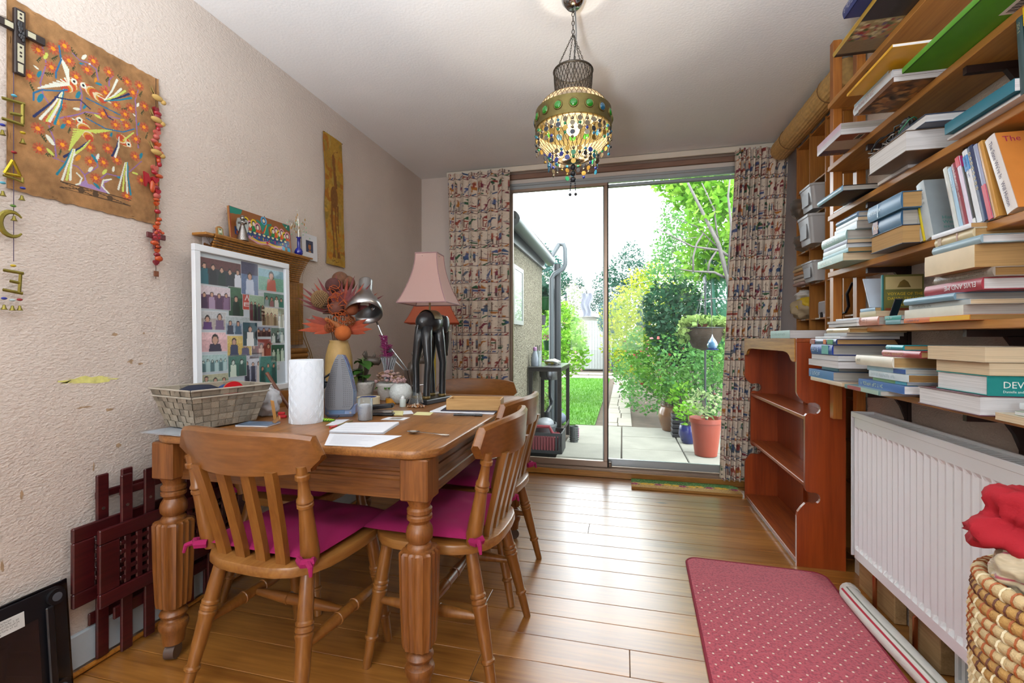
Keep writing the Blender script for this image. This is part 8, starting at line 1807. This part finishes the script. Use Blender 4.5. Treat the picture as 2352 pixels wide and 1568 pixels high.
# pots on the patio
def pot(name, label, x, y, prof, m, soil=.86, group=None):
    t = thing(name, label, 'plant pot', (x, y, GZ)); ob('pot', G().lathe(prof, 30, cap=False), m, t, True); h = max(z for r, z in prof); r_ = max(r for r, z in prof); ob('compost', G().lathe([(r_*.84, h*soil), (.002, h*soil+.01)], 20), MATS['soil'], t); return t
pot('orange_pot', 'large orange plastic plant pot standing on the patio', .80, 4.90, [(.10, 0), (.105, .004), (.145, .33), (.155, .33), (.157, .375), (.147, .375), (.13, .3), (0, .29)], mat('orange_plastic', 'c85438', .4))
pot('brown_pot', 'round brown glazed plant pot at the patio edge', .60, 6.12, [(.11, 0), (.12, .006), (.165, .16), (.165, .22), (.135, .30), (.145, .32), (.135, .32), (.12, .28), (0, .27)], mat('brown_glaze', '9a6a40', .3, vary=.15, vscale=6, coat=.4))
pot('blue_pot', 'small cobalt blue glazed pot beside the orange pot', .70, 5.42, [(.06, 0), (.065, .004), (.10, .10), (.095, .17), (.085, .2), (.09, .21), (.082, .21), (.07, .18), (0, .17)], mat('blue_glaze', '2c3c94', .25, coat=.5))
t = thing('black_crate', 'black plastic crate between the brown and blue pots', 'crate', (.66, 5.78, GZ))
for k in range(5): ob('band', G().box(-.10, .10, -.10, .10, k*.055, k*.055+.038, b=.004), M_crb, t)
def stemplant(label, x, y, z, n, size, m, r, h, cat='plant'): return shrub('leafy_plant', label, cat, (x, y, z), [(x, y, z+h*.6, r, r, h*.5)], n, size, m, 6)
stemplant('silvery olive shoots spilling from the orange pot', .80, 4.90, GZ+.33, 150, .055, LG['pale'], .2, .3)
stemplant('small green leafy plant in the brown pot', .60, 6.12, GZ+.28, 260, .06, LG['mid'], .25, .4)
stemplant('bright green shoots in the small blue pot', .70, 5.42, GZ+.18, 140, .06, LG['lime'], .13, .25)
stemplant('glossy young plant in the black crate', .66, 5.78, GZ+.25, 160, .07, LG['lime'], .14, .35)
# shrubs, placed along the borders
def B(px, py, y, rx, rz_, ry=None): p = at(px, py, y); return (p.x, p.y, p.z, rx, ry or rx, rz_)
S = [('flowering_shrub', 'evergreen shrub with pink young leaves behind the brown pot', 'shrub', (.62, 6.9, GZ), [B(1530, 845, 6.9, .45, .45), B(1490, 800, 7.2, .4, .4), B(1545, 780, 7.0, .4, .3)], 2600, .065, 'mid', [(F_pink, 60, .06), (F_red, 40, .05)]),
     ('leafy_shrub', 'dark glossy shrub growing behind the orange pot', 'shrub', (1.05, 6.0, GZ), [B(1620, 880, 6.0, .5, .55), B(1590, 830, 6.3, .5, .5), B(1655, 850, 5.9, .4, .5)], 3000, .06, 'soft', [(F_red, 16, .05)]),
     ('leafy_shrub', 'broad-leaved dark green shrub standing among the paler ones', 'shrub', (.95, 6.6, GZ), [B(1570, 760, 6.6, .4, .5), B(1545, 720, 7.0, .5, .5)], 2200, .09, 'dark', None),
     ('yellow_shrub', 'tall yellow-green privet beside the garden path', 'shrub', (.9, 9.6, GZ), [B(1465, 730, 9.6, .75, .7), B(1440, 790, 9.8, .55, .8), B(1500, 690, 9.2, .75, .7), B(1480, 800, 9.0, .6, .7), B(1530, 660, 9.2, .6, .6)], 5600, .075, 'yel', None),
     ('path_hedge', 'low mixed hedge running beside the path', 'shrub', (.7, 8.0, GZ), [B(1460, 860, 8.0, .4, .4), B(1450, 840, 9.5, .4, .5), B(1480, 900, 7.2, .38, .35), B(1442, 815, 11.5, .45, .6)], 3200, .06, 'soft', [(F_pink, 40, .05)]),
     ('climber_mass', 'tall climber covering the boundary behind the hanging basket', 'climber', (2.0, 7.4, GZ), [B(1570, 640, 7.4, .6, .7), B(1600, 560, 7.4, .5, .7), B(1560, 560, 8.0, .45, .7), B(1610, 700, 7.2, .6, .6), B(1560, 480, 8.0, .28, .45)], 5200, .065, 'soft', None),
     ('light_tree', 'light green leafy tree leaning over the boundary', 'tree', (2.3, 6.4, GZ), [B(1640, 440, 6.2, .5, .35), B(1600, 425, 6.4, .45, .22), B(1665, 520, 6.0, .45, .5), B(1640, 590, 6.2, .42, .35), B(1555, 415, 6.6, .35, .16)], 3000, .11, 'lime', None),
     ('border_shrub', 'yellow-green shrub behind the hanging green baskets', 'shrub', (-1.6, 9.0, GZ), [B(1275, 760, 9.0, .5, .6), B(1300, 810, 8.6, .45, .45), B(1255, 810, 8.4, .4, .5), B(1285, 725, 9.2, .35, .3)], 3400, .09, 'lime', [(F_pink, 60, .06)]),
     ('under_shrub', 'small bush growing behind the outdoor sink', 'shrub', (-.95, 6.6, GZ), [B(1248, 900, 6.6, .3, .35), B(1235, 960, 6.4, .25, .25)], 1200, .06, 'ivy', None),
     ('round_bush', 'clipped rounded bush beside the shed', 'shrub', (-2.1, 13.2, GZ), [B(1322, 770, 13.2, .4, .55)], 2000, .05, 'pale', None),
     ('blossom_tree', 'white blossoming tree beyond the lawn', 'tree', (-3.4, 20.5, GZ), [B(1275, 690, 20.5, 1.3, .95), B(1310, 690, 20.5, .9, .7), B(1250, 660, 20.5, .7, .7)], 1700, .10, 'pale', [(F_wh, 2600, .10)]),
     ('dark_tree', 'dark evergreen behind the house extension', 'tree', (-3.4, 21, GZ), [B(1255, 640, 21, .9, 1.3), B(1240, 600, 21, .7, .9)], 2600, .16, 'blue', None),
     ('magnolia_bush', 'deep green bush seen past the green basket', 'shrub', (-2.1, 11.5, GZ), [B(1268, 660, 11.5, .35, .45), B(1290, 645, 11.8, .28, .22)], 900, .12, 'con', None),
     ('conifer_tree', 'broad blue-green conifer standing beyond the path', 'tree', (1.2, 30, GZ), [B(1425, 690, 30, 2.0, 1.7), B(1440, 630, 30, 1.6, 1.4), B(1400, 660, 30, 1.2, 1.4), B(1450, 590, 30, .8, 1.0), B(1470, 680, 30, 1.6, 1.7), B(1390, 720, 30, 1.2, 1.3)], 9000, .22, 'con', None),
     ('small_conifer', 'small dark conifer beyond the washing line', 'tree', (-2.4, 30, GZ), [B(1332, 690, 30, .7, 1.1), B(1330, 655, 30, .3, .6)], 1300, .2, 'con', None),
     ('standard_tree', 'small dark-leaved standard tree by the covered barbecue', 'tree', (.02, 15.2, GZ), [B(1412, 735, 15.2, .55, .55), B(1400, 710, 15.3, .35, .3)], 2200, .08, 'blue', None),
     ('white_shrub', 'pale variegated shrub beside the standard tree', 'shrub', (-.48, 15.95, GZ), [B(1398, 740, 15.95, .38, .4)], 1200, .09, 'white', None),
     ('boundary_hedge', 'dense hedge closing the far end of the garden', 'hedge', (0, 34, GZ), [(-11+k*1.6, 34+.4*(k % 2), .7, 1.3, .8, 1.15) for k in range(14)], 9000, .2, 'blue', None),
     ('side_hedge', 'tall mixed hedge along the boundary beside the path', 'hedge', (2.6, 12, GZ), [(2.5+.1*(k % 2), 8.4+k*1.1, .75+.15*(k % 3), .6, .8, 1.0) for k in range(12)], 8000, .12, 'mid', None)]
for nm, lb, ct, bs, bl, n_, sz, mk, fl_ in S: shrub(nm, lb, ct, bs, bl, n_, sz, LG[mk], 7, flowers=fl_, aspect=.28 if mk == 'con' else .55)
# bare branches of the leaning tree
t = thing('bare_tree', 'bare branching tree arching across the garden window', 'tree', (1.62, 5.7, GZ)); M_br = mat('branch_grey', '8a8480', .8, vary=.2, vscale=20)
def br(pts, r0, r1, y=5.6):
    P_ = [at(px, py, y+dy)-Vector(t.location) for px, py, dy in pts]; n_ = len(P_); ob('branch', G().tube(P_, [r0+(r1-r0)*i/(n_-1) for i in range(n_)], 7), M_br, t, 2)
br([(1700, 880, .2), (1690, 720, .1), (1672, 640, 0), (1650, 560, 0), (1620, 500, 0), (1595, 450, .1), (1575, 410, .1)], .035, .012); br([(1690, 720, .1), (1690, 600, 0), (1655, 575, 0), (1620, 570, 0), (1590, 566, 0), (1540, 540, 0), (1500, 520, 0)], .022, .004)
br([(1692, 650, .1), (1640, 625, 0), (1592, 623, 0), (1560, 618, 0)], .018, .006); br([(1592, 623, 0), (1592, 590, 0), (1600, 560, 0), (1616, 535, .05)], .012, .010); br([(1626, 622, 0), (1630, 600, 0), (1645, 577, 0)], .012, .01)
br([(1672, 640, 0), (1680, 520, -.1), (1672, 450, -.1), (1678, 400, -.1)], .018, .008); br([(1650, 560, 0), (1640, 480, .1), (1612, 420, .1)], .012, .006); br([(1655, 575, 0), (1600, 520, .2), (1545, 500, .2), (1505, 490, .2)], .008, .003); br([(1690, 690, 0), (1640, 685, -.1), (1600, 690, -.1)], .007, .003); br([(1600, 545, 0), (1560, 550, 0), (1525, 545, 0)], .005, .002)
for k in range(16): a = (1520+k*11, 480+(k*53) % 190, (k % 3)*.1); br([a, (a[0]-20+(k*17) % 40, a[1]-25-(k % 4)*6, a[2])], .004, .0015)
# green netting over a frame
t = thing('green_netting', 'bright green garden netting draped in tall folds by the boundary', 'netting', (1.95, 6.5, GZ))
pa, pb = at(1632, 600, 6.3), at(1700, 600, 6.0)
ob('net', G().grid(lambda u, v: (pa.x+(pb.x-pa.x)*u-t.location.x+.05*sin(14*u)-.1*v*(1-u), pa.y+(pb.y-pa.y)*u+.06*sin(20*u+v)-t.location.y, 1.0*(1-v)+.02+v*2.25+.05*sin(5*u)*v-.0), 40, 12), mat('green_net', '2f9a78', .6, alpha=.85), t, 2)
for u in (0.05, .95): ob('post', G().cyl((pa.x+(pb.x-pa.x)*u-t.location.x, pa.y+(pb.y-pa.y)*u-t.location.y, 0), (pa.x+(pb.x-pa.x)*u-t.location.x, pa.y+(pb.y-pa.y)*u-t.location.y, 2.3), .015, n=8), M_br, t)
# hanging basket of ivy and blue feeder on an iron hook post
p = at(1618, 770, 5.25); t = thing('hanging_basket', 'fibre-lined hanging basket overflowing with ivy', 'hanging basket', (p.x, p.y, 0)); zc = p.z
ob('liner', G().lathe([(.02, zc-.16), (.12, zc-.13), (.19, zc+.0), (.205, zc+.08)], 24), mat('coir_liner', '5c4a38', .95, bump=.8, bscale=60), t, True)
g = G()
for k in range(4): g.torus((0, 0, zc+.08-k*.06), .208-.028*k-.008*k*k*.6, .005, 26, 5)
ob('wire_frame', g, M_dkp, t, 2); ob('inner_pot', G().lathe([(.10, zc+.0), (.125, zc+.12)], 18), mat('terracotta', 'a85c40', .7), t, True)
leaves(cloud([(0, 0, zc+.14, .24, .22, .07), (-.2, -.05, zc+.05, .08, .08, .14), (.2, -.05, zc+.06, .08, .08, .12)], 700, .3), .05, LG['ivy'], t, aspect=.9)
ob('hook_post', G().tube([(.05, .26, GZ), (.05, .26, zc+.55), (.04, .2, zc+.66), (.0, .04, zc+.62), (0, 0, zc+.55)], .011, 8), M_dkp, t, True)
for k in range(3): a = 2*pi*k/3; ob('chain', G().cyl((.2*cos(a), .2*sin(a), zc+.08), (0, 0, zc+.55), .003, n=5), M_dkp, t)
p = at(1636, 788, 5.0); t = thing('bird_feeder', 'blue teardrop bird feeder hanging under the ivy basket', 'bird feeder', (p.x, p.y, p.z)); ob('drop', G().lathe([(.002, .09), (.012, .06), (.04, .02), (.052, -.015), (.045, -.045), (.025, -.062)], 20), mat('feeder_blue', '5ca0d0', .2, trans=.35), t, 2); ob('tray', G().lathe([(.0, -.07), (.055, -.068), (.06, -.058), (.0, -.062)], 18, cap=False), mat('feeder_navy', '2a3c9c', .4), t); ob('hanger', G().cyl((0, 0, .085), (0, .06, .36), .002, n=5), M_dkp, t)
# green hanging pots on the pole by the extension
t = thing('pot_pole', 'slim black pole carrying pots beside the extension corner', 'pole', (-1.13, 6.06, GZ)); ob('pole', G().cyl((0, 0, 0), (0, 0, 1.75), .013, n=8), M_dkp, t); 
for z_ in (1.62, 1.30, .93): ob('bracket', G().cyl((0, 0, z_), (.10, 0, z_+.02), .006, n=6), M_dkp, t)
def hpot(label, px, py, y, r, h, m, lm_, n_, ls=.06, fl_=None):
    p = at(px, py, y); t = thing('hanging_pot', label, 'plant pot', (p.x, p.y, p.z), group='pots on the garden pole'); ob('pot', G().lathe([(r*.68, 0), (r*.7, .004), (r, h*.88), (r*1.08, h*.9), (r*1.08, h), (r*.95, h), (0, h*.85)], 22, cap=False), m, t, True)
    leaves(cloud([(0, 0, h+.06, r*1.25, r*1.25, .10)], n_, .1), ls, lm_, t)
    if fl_: leaves(cloud([(0, 0, h+.04, r*1.1, r, .04)], 90, .1), .03, fl_, t, 'blossom')
    return t
M_gp = mat('green_plastic', '1f8a3c', .35)
hpot('wide green hanging pot at the top of the pole', 1249, 712, 6.0, .105, .17, M_gp, LG['con'], 120, .09); hpot('small mottled grey pot below the wide green one', 1246, 746, 6.0, .05, .13, mat('mottled_pot', '9a98a8', .6, vary=.2, vscale=60), LG['mid'], 60); hpot('green bucket-shaped hanging pot with pink heather', 1258, 804, 6.0, .06, .13, MATS['green_plastic'], LG['pale'], 30, .04, F_pink)
# washing line with a cloth
a, b_ = at(1700, 606, 5.8), at(1300, 672, 14.0); t = thing('washing_line', 'white washing line strung across the garden', 'washing line', tuple(a)); ob('line', G().tube([(0, 0, 0), tuple((b_-a)*.5+Vector((0, 0, -.06))), tuple(b_-a)], .006, 5), mat('line_white', 'd0d8d8', .5), t); ob('post', G().cyl(tuple(b_-a), (b_.x-a.x, b_.y-a.y, GZ-a.z), .03, n=8), M_dkp, t); ob('hook', G().cyl((0, 0, 0), (.15, 0, .0), .01, n=6).cyl((.15, 0, .03), (.15, 0, GZ-a.z), .02, n=8), M_dkp, t)
p = at(1347, 672, 12.4); t = thing('hanging_cloth', 'pale grey cloth pegged on the washing line', 'cloth', tuple(p)); ob('cloth', G().grid(lambda u, v: ((u-.5)*.32*(1-.35*v)+.03*sin(9*v), .03*sin(12*u), -.62*v-.05*abs(u-.5)), 16, 12), mat('cloth_lilac', 'b0b4cc', .8), t, 2); ob('peg', G().box(-.02, .02, -.02, .02, -.03, .06), M_dkp, t)
# shed, garage, covered barbecue
M_shw = mat('white_boards', 'd2d8d4', .7, vary=.06); t = thing('garden_shed', 'white-painted garden shed with a boarded door at the lawn end', 'shed', (-1.0, 17.0, GZ))
ob('wall', G().box(-1.2, .55, 0, 2.0, 0, 1.95), mat('shed_wall', 'c8c6b4', .8, bump=.4, bscale=12), t)
d_ = ob('door', G().box(-.42, .28, -.05, -.003, .03, 1.80), M_shw, t)
for k in range(7): ob('board', G().box(-.415+k*.1, -.325+k*.1, -.062, -.0505, .05, 1.78), M_shw, d_)
ob('handle', G().box(-.36, -.30, -.085, -.063, .95, 1.1), M_dkp, d_)
ob('roof', G().add([(-1.35, -.15, 2.35), (.7, -.15, 1.95), (.7, 2.2, 1.95), (-1.35, 2.2, 2.35), (-1.35, -.15, 2.28), (.7, -.15, 1.88), (.7, 2.2, 1.88), (-1.35, 2.2, 2.28)], [(0, 1, 2, 3), (7, 6, 5, 4), (0, 4, 5, 1), (1, 5, 6, 2), (2, 6, 7, 3), (3, 7, 4, 0)]), mat('shed_roof', 'b8c4c0', .7), t); ob('fascia', G().add([(-1.37, -.17, 2.34), (.72, -.17, 1.94), (.72, -.17, 1.80), (-1.37, -.17, 2.20)], [(0, 1, 2, 3)]), M_shw, t)
t = thing('neighbour_garage', 'pale flat-roofed garage beyond the shed', 'building', (-2.0, 23, GZ)); ob('wall', G().box(-3.0, 1.0, 0, 4, 0, 2.2), mat('garage_wall', 'ccd4d4', .8), t); ob('roof', G().box(-3.1, 1.1, -.1, 4.1, 2.2, 2.38), mat('garage_roof', 'e0e4e4', .6), t)
t = thing('covered_barbecue', 'barbecue under a dark tarpaulin at the end of the path', 'barbecue', (.05, 16.6, GZ)); ob('cover', G().grid(lambda u, v: (.45*cos(2*pi*u)*(1-.35*v**3)*(1+.06*sin(12*pi*u)), .35*sin(2*pi*u)*(1-.3*v**3), .95*sin(v*pi/2)), 40, 10), mat('tarp_navy', '26364a', .5), t, 2); ob('top', G().sphere((0, 0, .93), .3, 18, 8, (1, .8, .22)), MATS['tarp_navy'], t, 2); ob('strap', G().torus((0, 0, .5), .44, .012, 24, 5, ry=.8), mat('strap_yellow', 'b89c3c', .6), t)
t = thing('beach_parasol', 'blue, cream and red folded parasol standing behind the barbecue', 'parasol', (.55, 17.3, GZ)); g = G(); ob('pole', G().cyl((0, 0, 0), (.1, 0, 1.75), .02, n=8), M_shw, t)
for k, c_ in enumerate(('3c8cb0', 'd0c4a0', 'b8503c', '3c8cb0', 'd0c4a0', 'b8503c')): a0, a1 = 2*pi*k/6, 2*pi*(k+1)/6; ob('gore', G().add([(.1, 0, 1.7), (.06+.5*cos(a0), .5*sin(a0), .95), (.06+.5*cos(a1), .5*sin(a1), .95)], [(0, 1, 2)]), cmat(c_, .7), t)
pot('terracotta_pot', 'terracotta pot with a spindly plant at the end of the path', -.15, 15.0, [(.10, 0), (.105, .004), (.15, .25), (.165, .25), (.165, .30), (.15, .30), (.13, .24), (0, .24)], MATS['terracotta'])
stemplant('spindly pale plant growing in the terracotta pot', -.15, 15.0, GZ+.27, 160, .07, LG['ivy'], .18, .75)
t = thing('blue_bag', 'blue and white sack lying at the lawn edge', 'sack', (-.85, 6.2, GZ)); ob('sack', G().sphere((0, 0, .08), .10, 14, 10, (1, .8, .85)), mat('sack_blue', '8a9cb8', .6, vary=.3, vscale=14), t, 2); ob('neck', G().tube([(0, 0, .15), (.01, 0, .19), (.03, 0, .21)], [.03, .02, .035], 8), MATS['sack_blue'], t, 2)
t = thing('dark_coat', 'dark blue coat hanging on a white pole by the border shrub', 'coat', (-1.75, 10.5, GZ)); ob('pole', G().cyl((.12, 0, 0), (.12, 0, 1.7), .02, n=8), M_shw, t); ob('coat', G().tube([(.05, 0, 1.72), (.0, 0, 1.6), (-.06, 0, 1.2), (-.07, 0, .8)], [.05, .13, .17, .16], 14, flat=.5), mat('coat_navy', '2c405c', .8), t, 2)
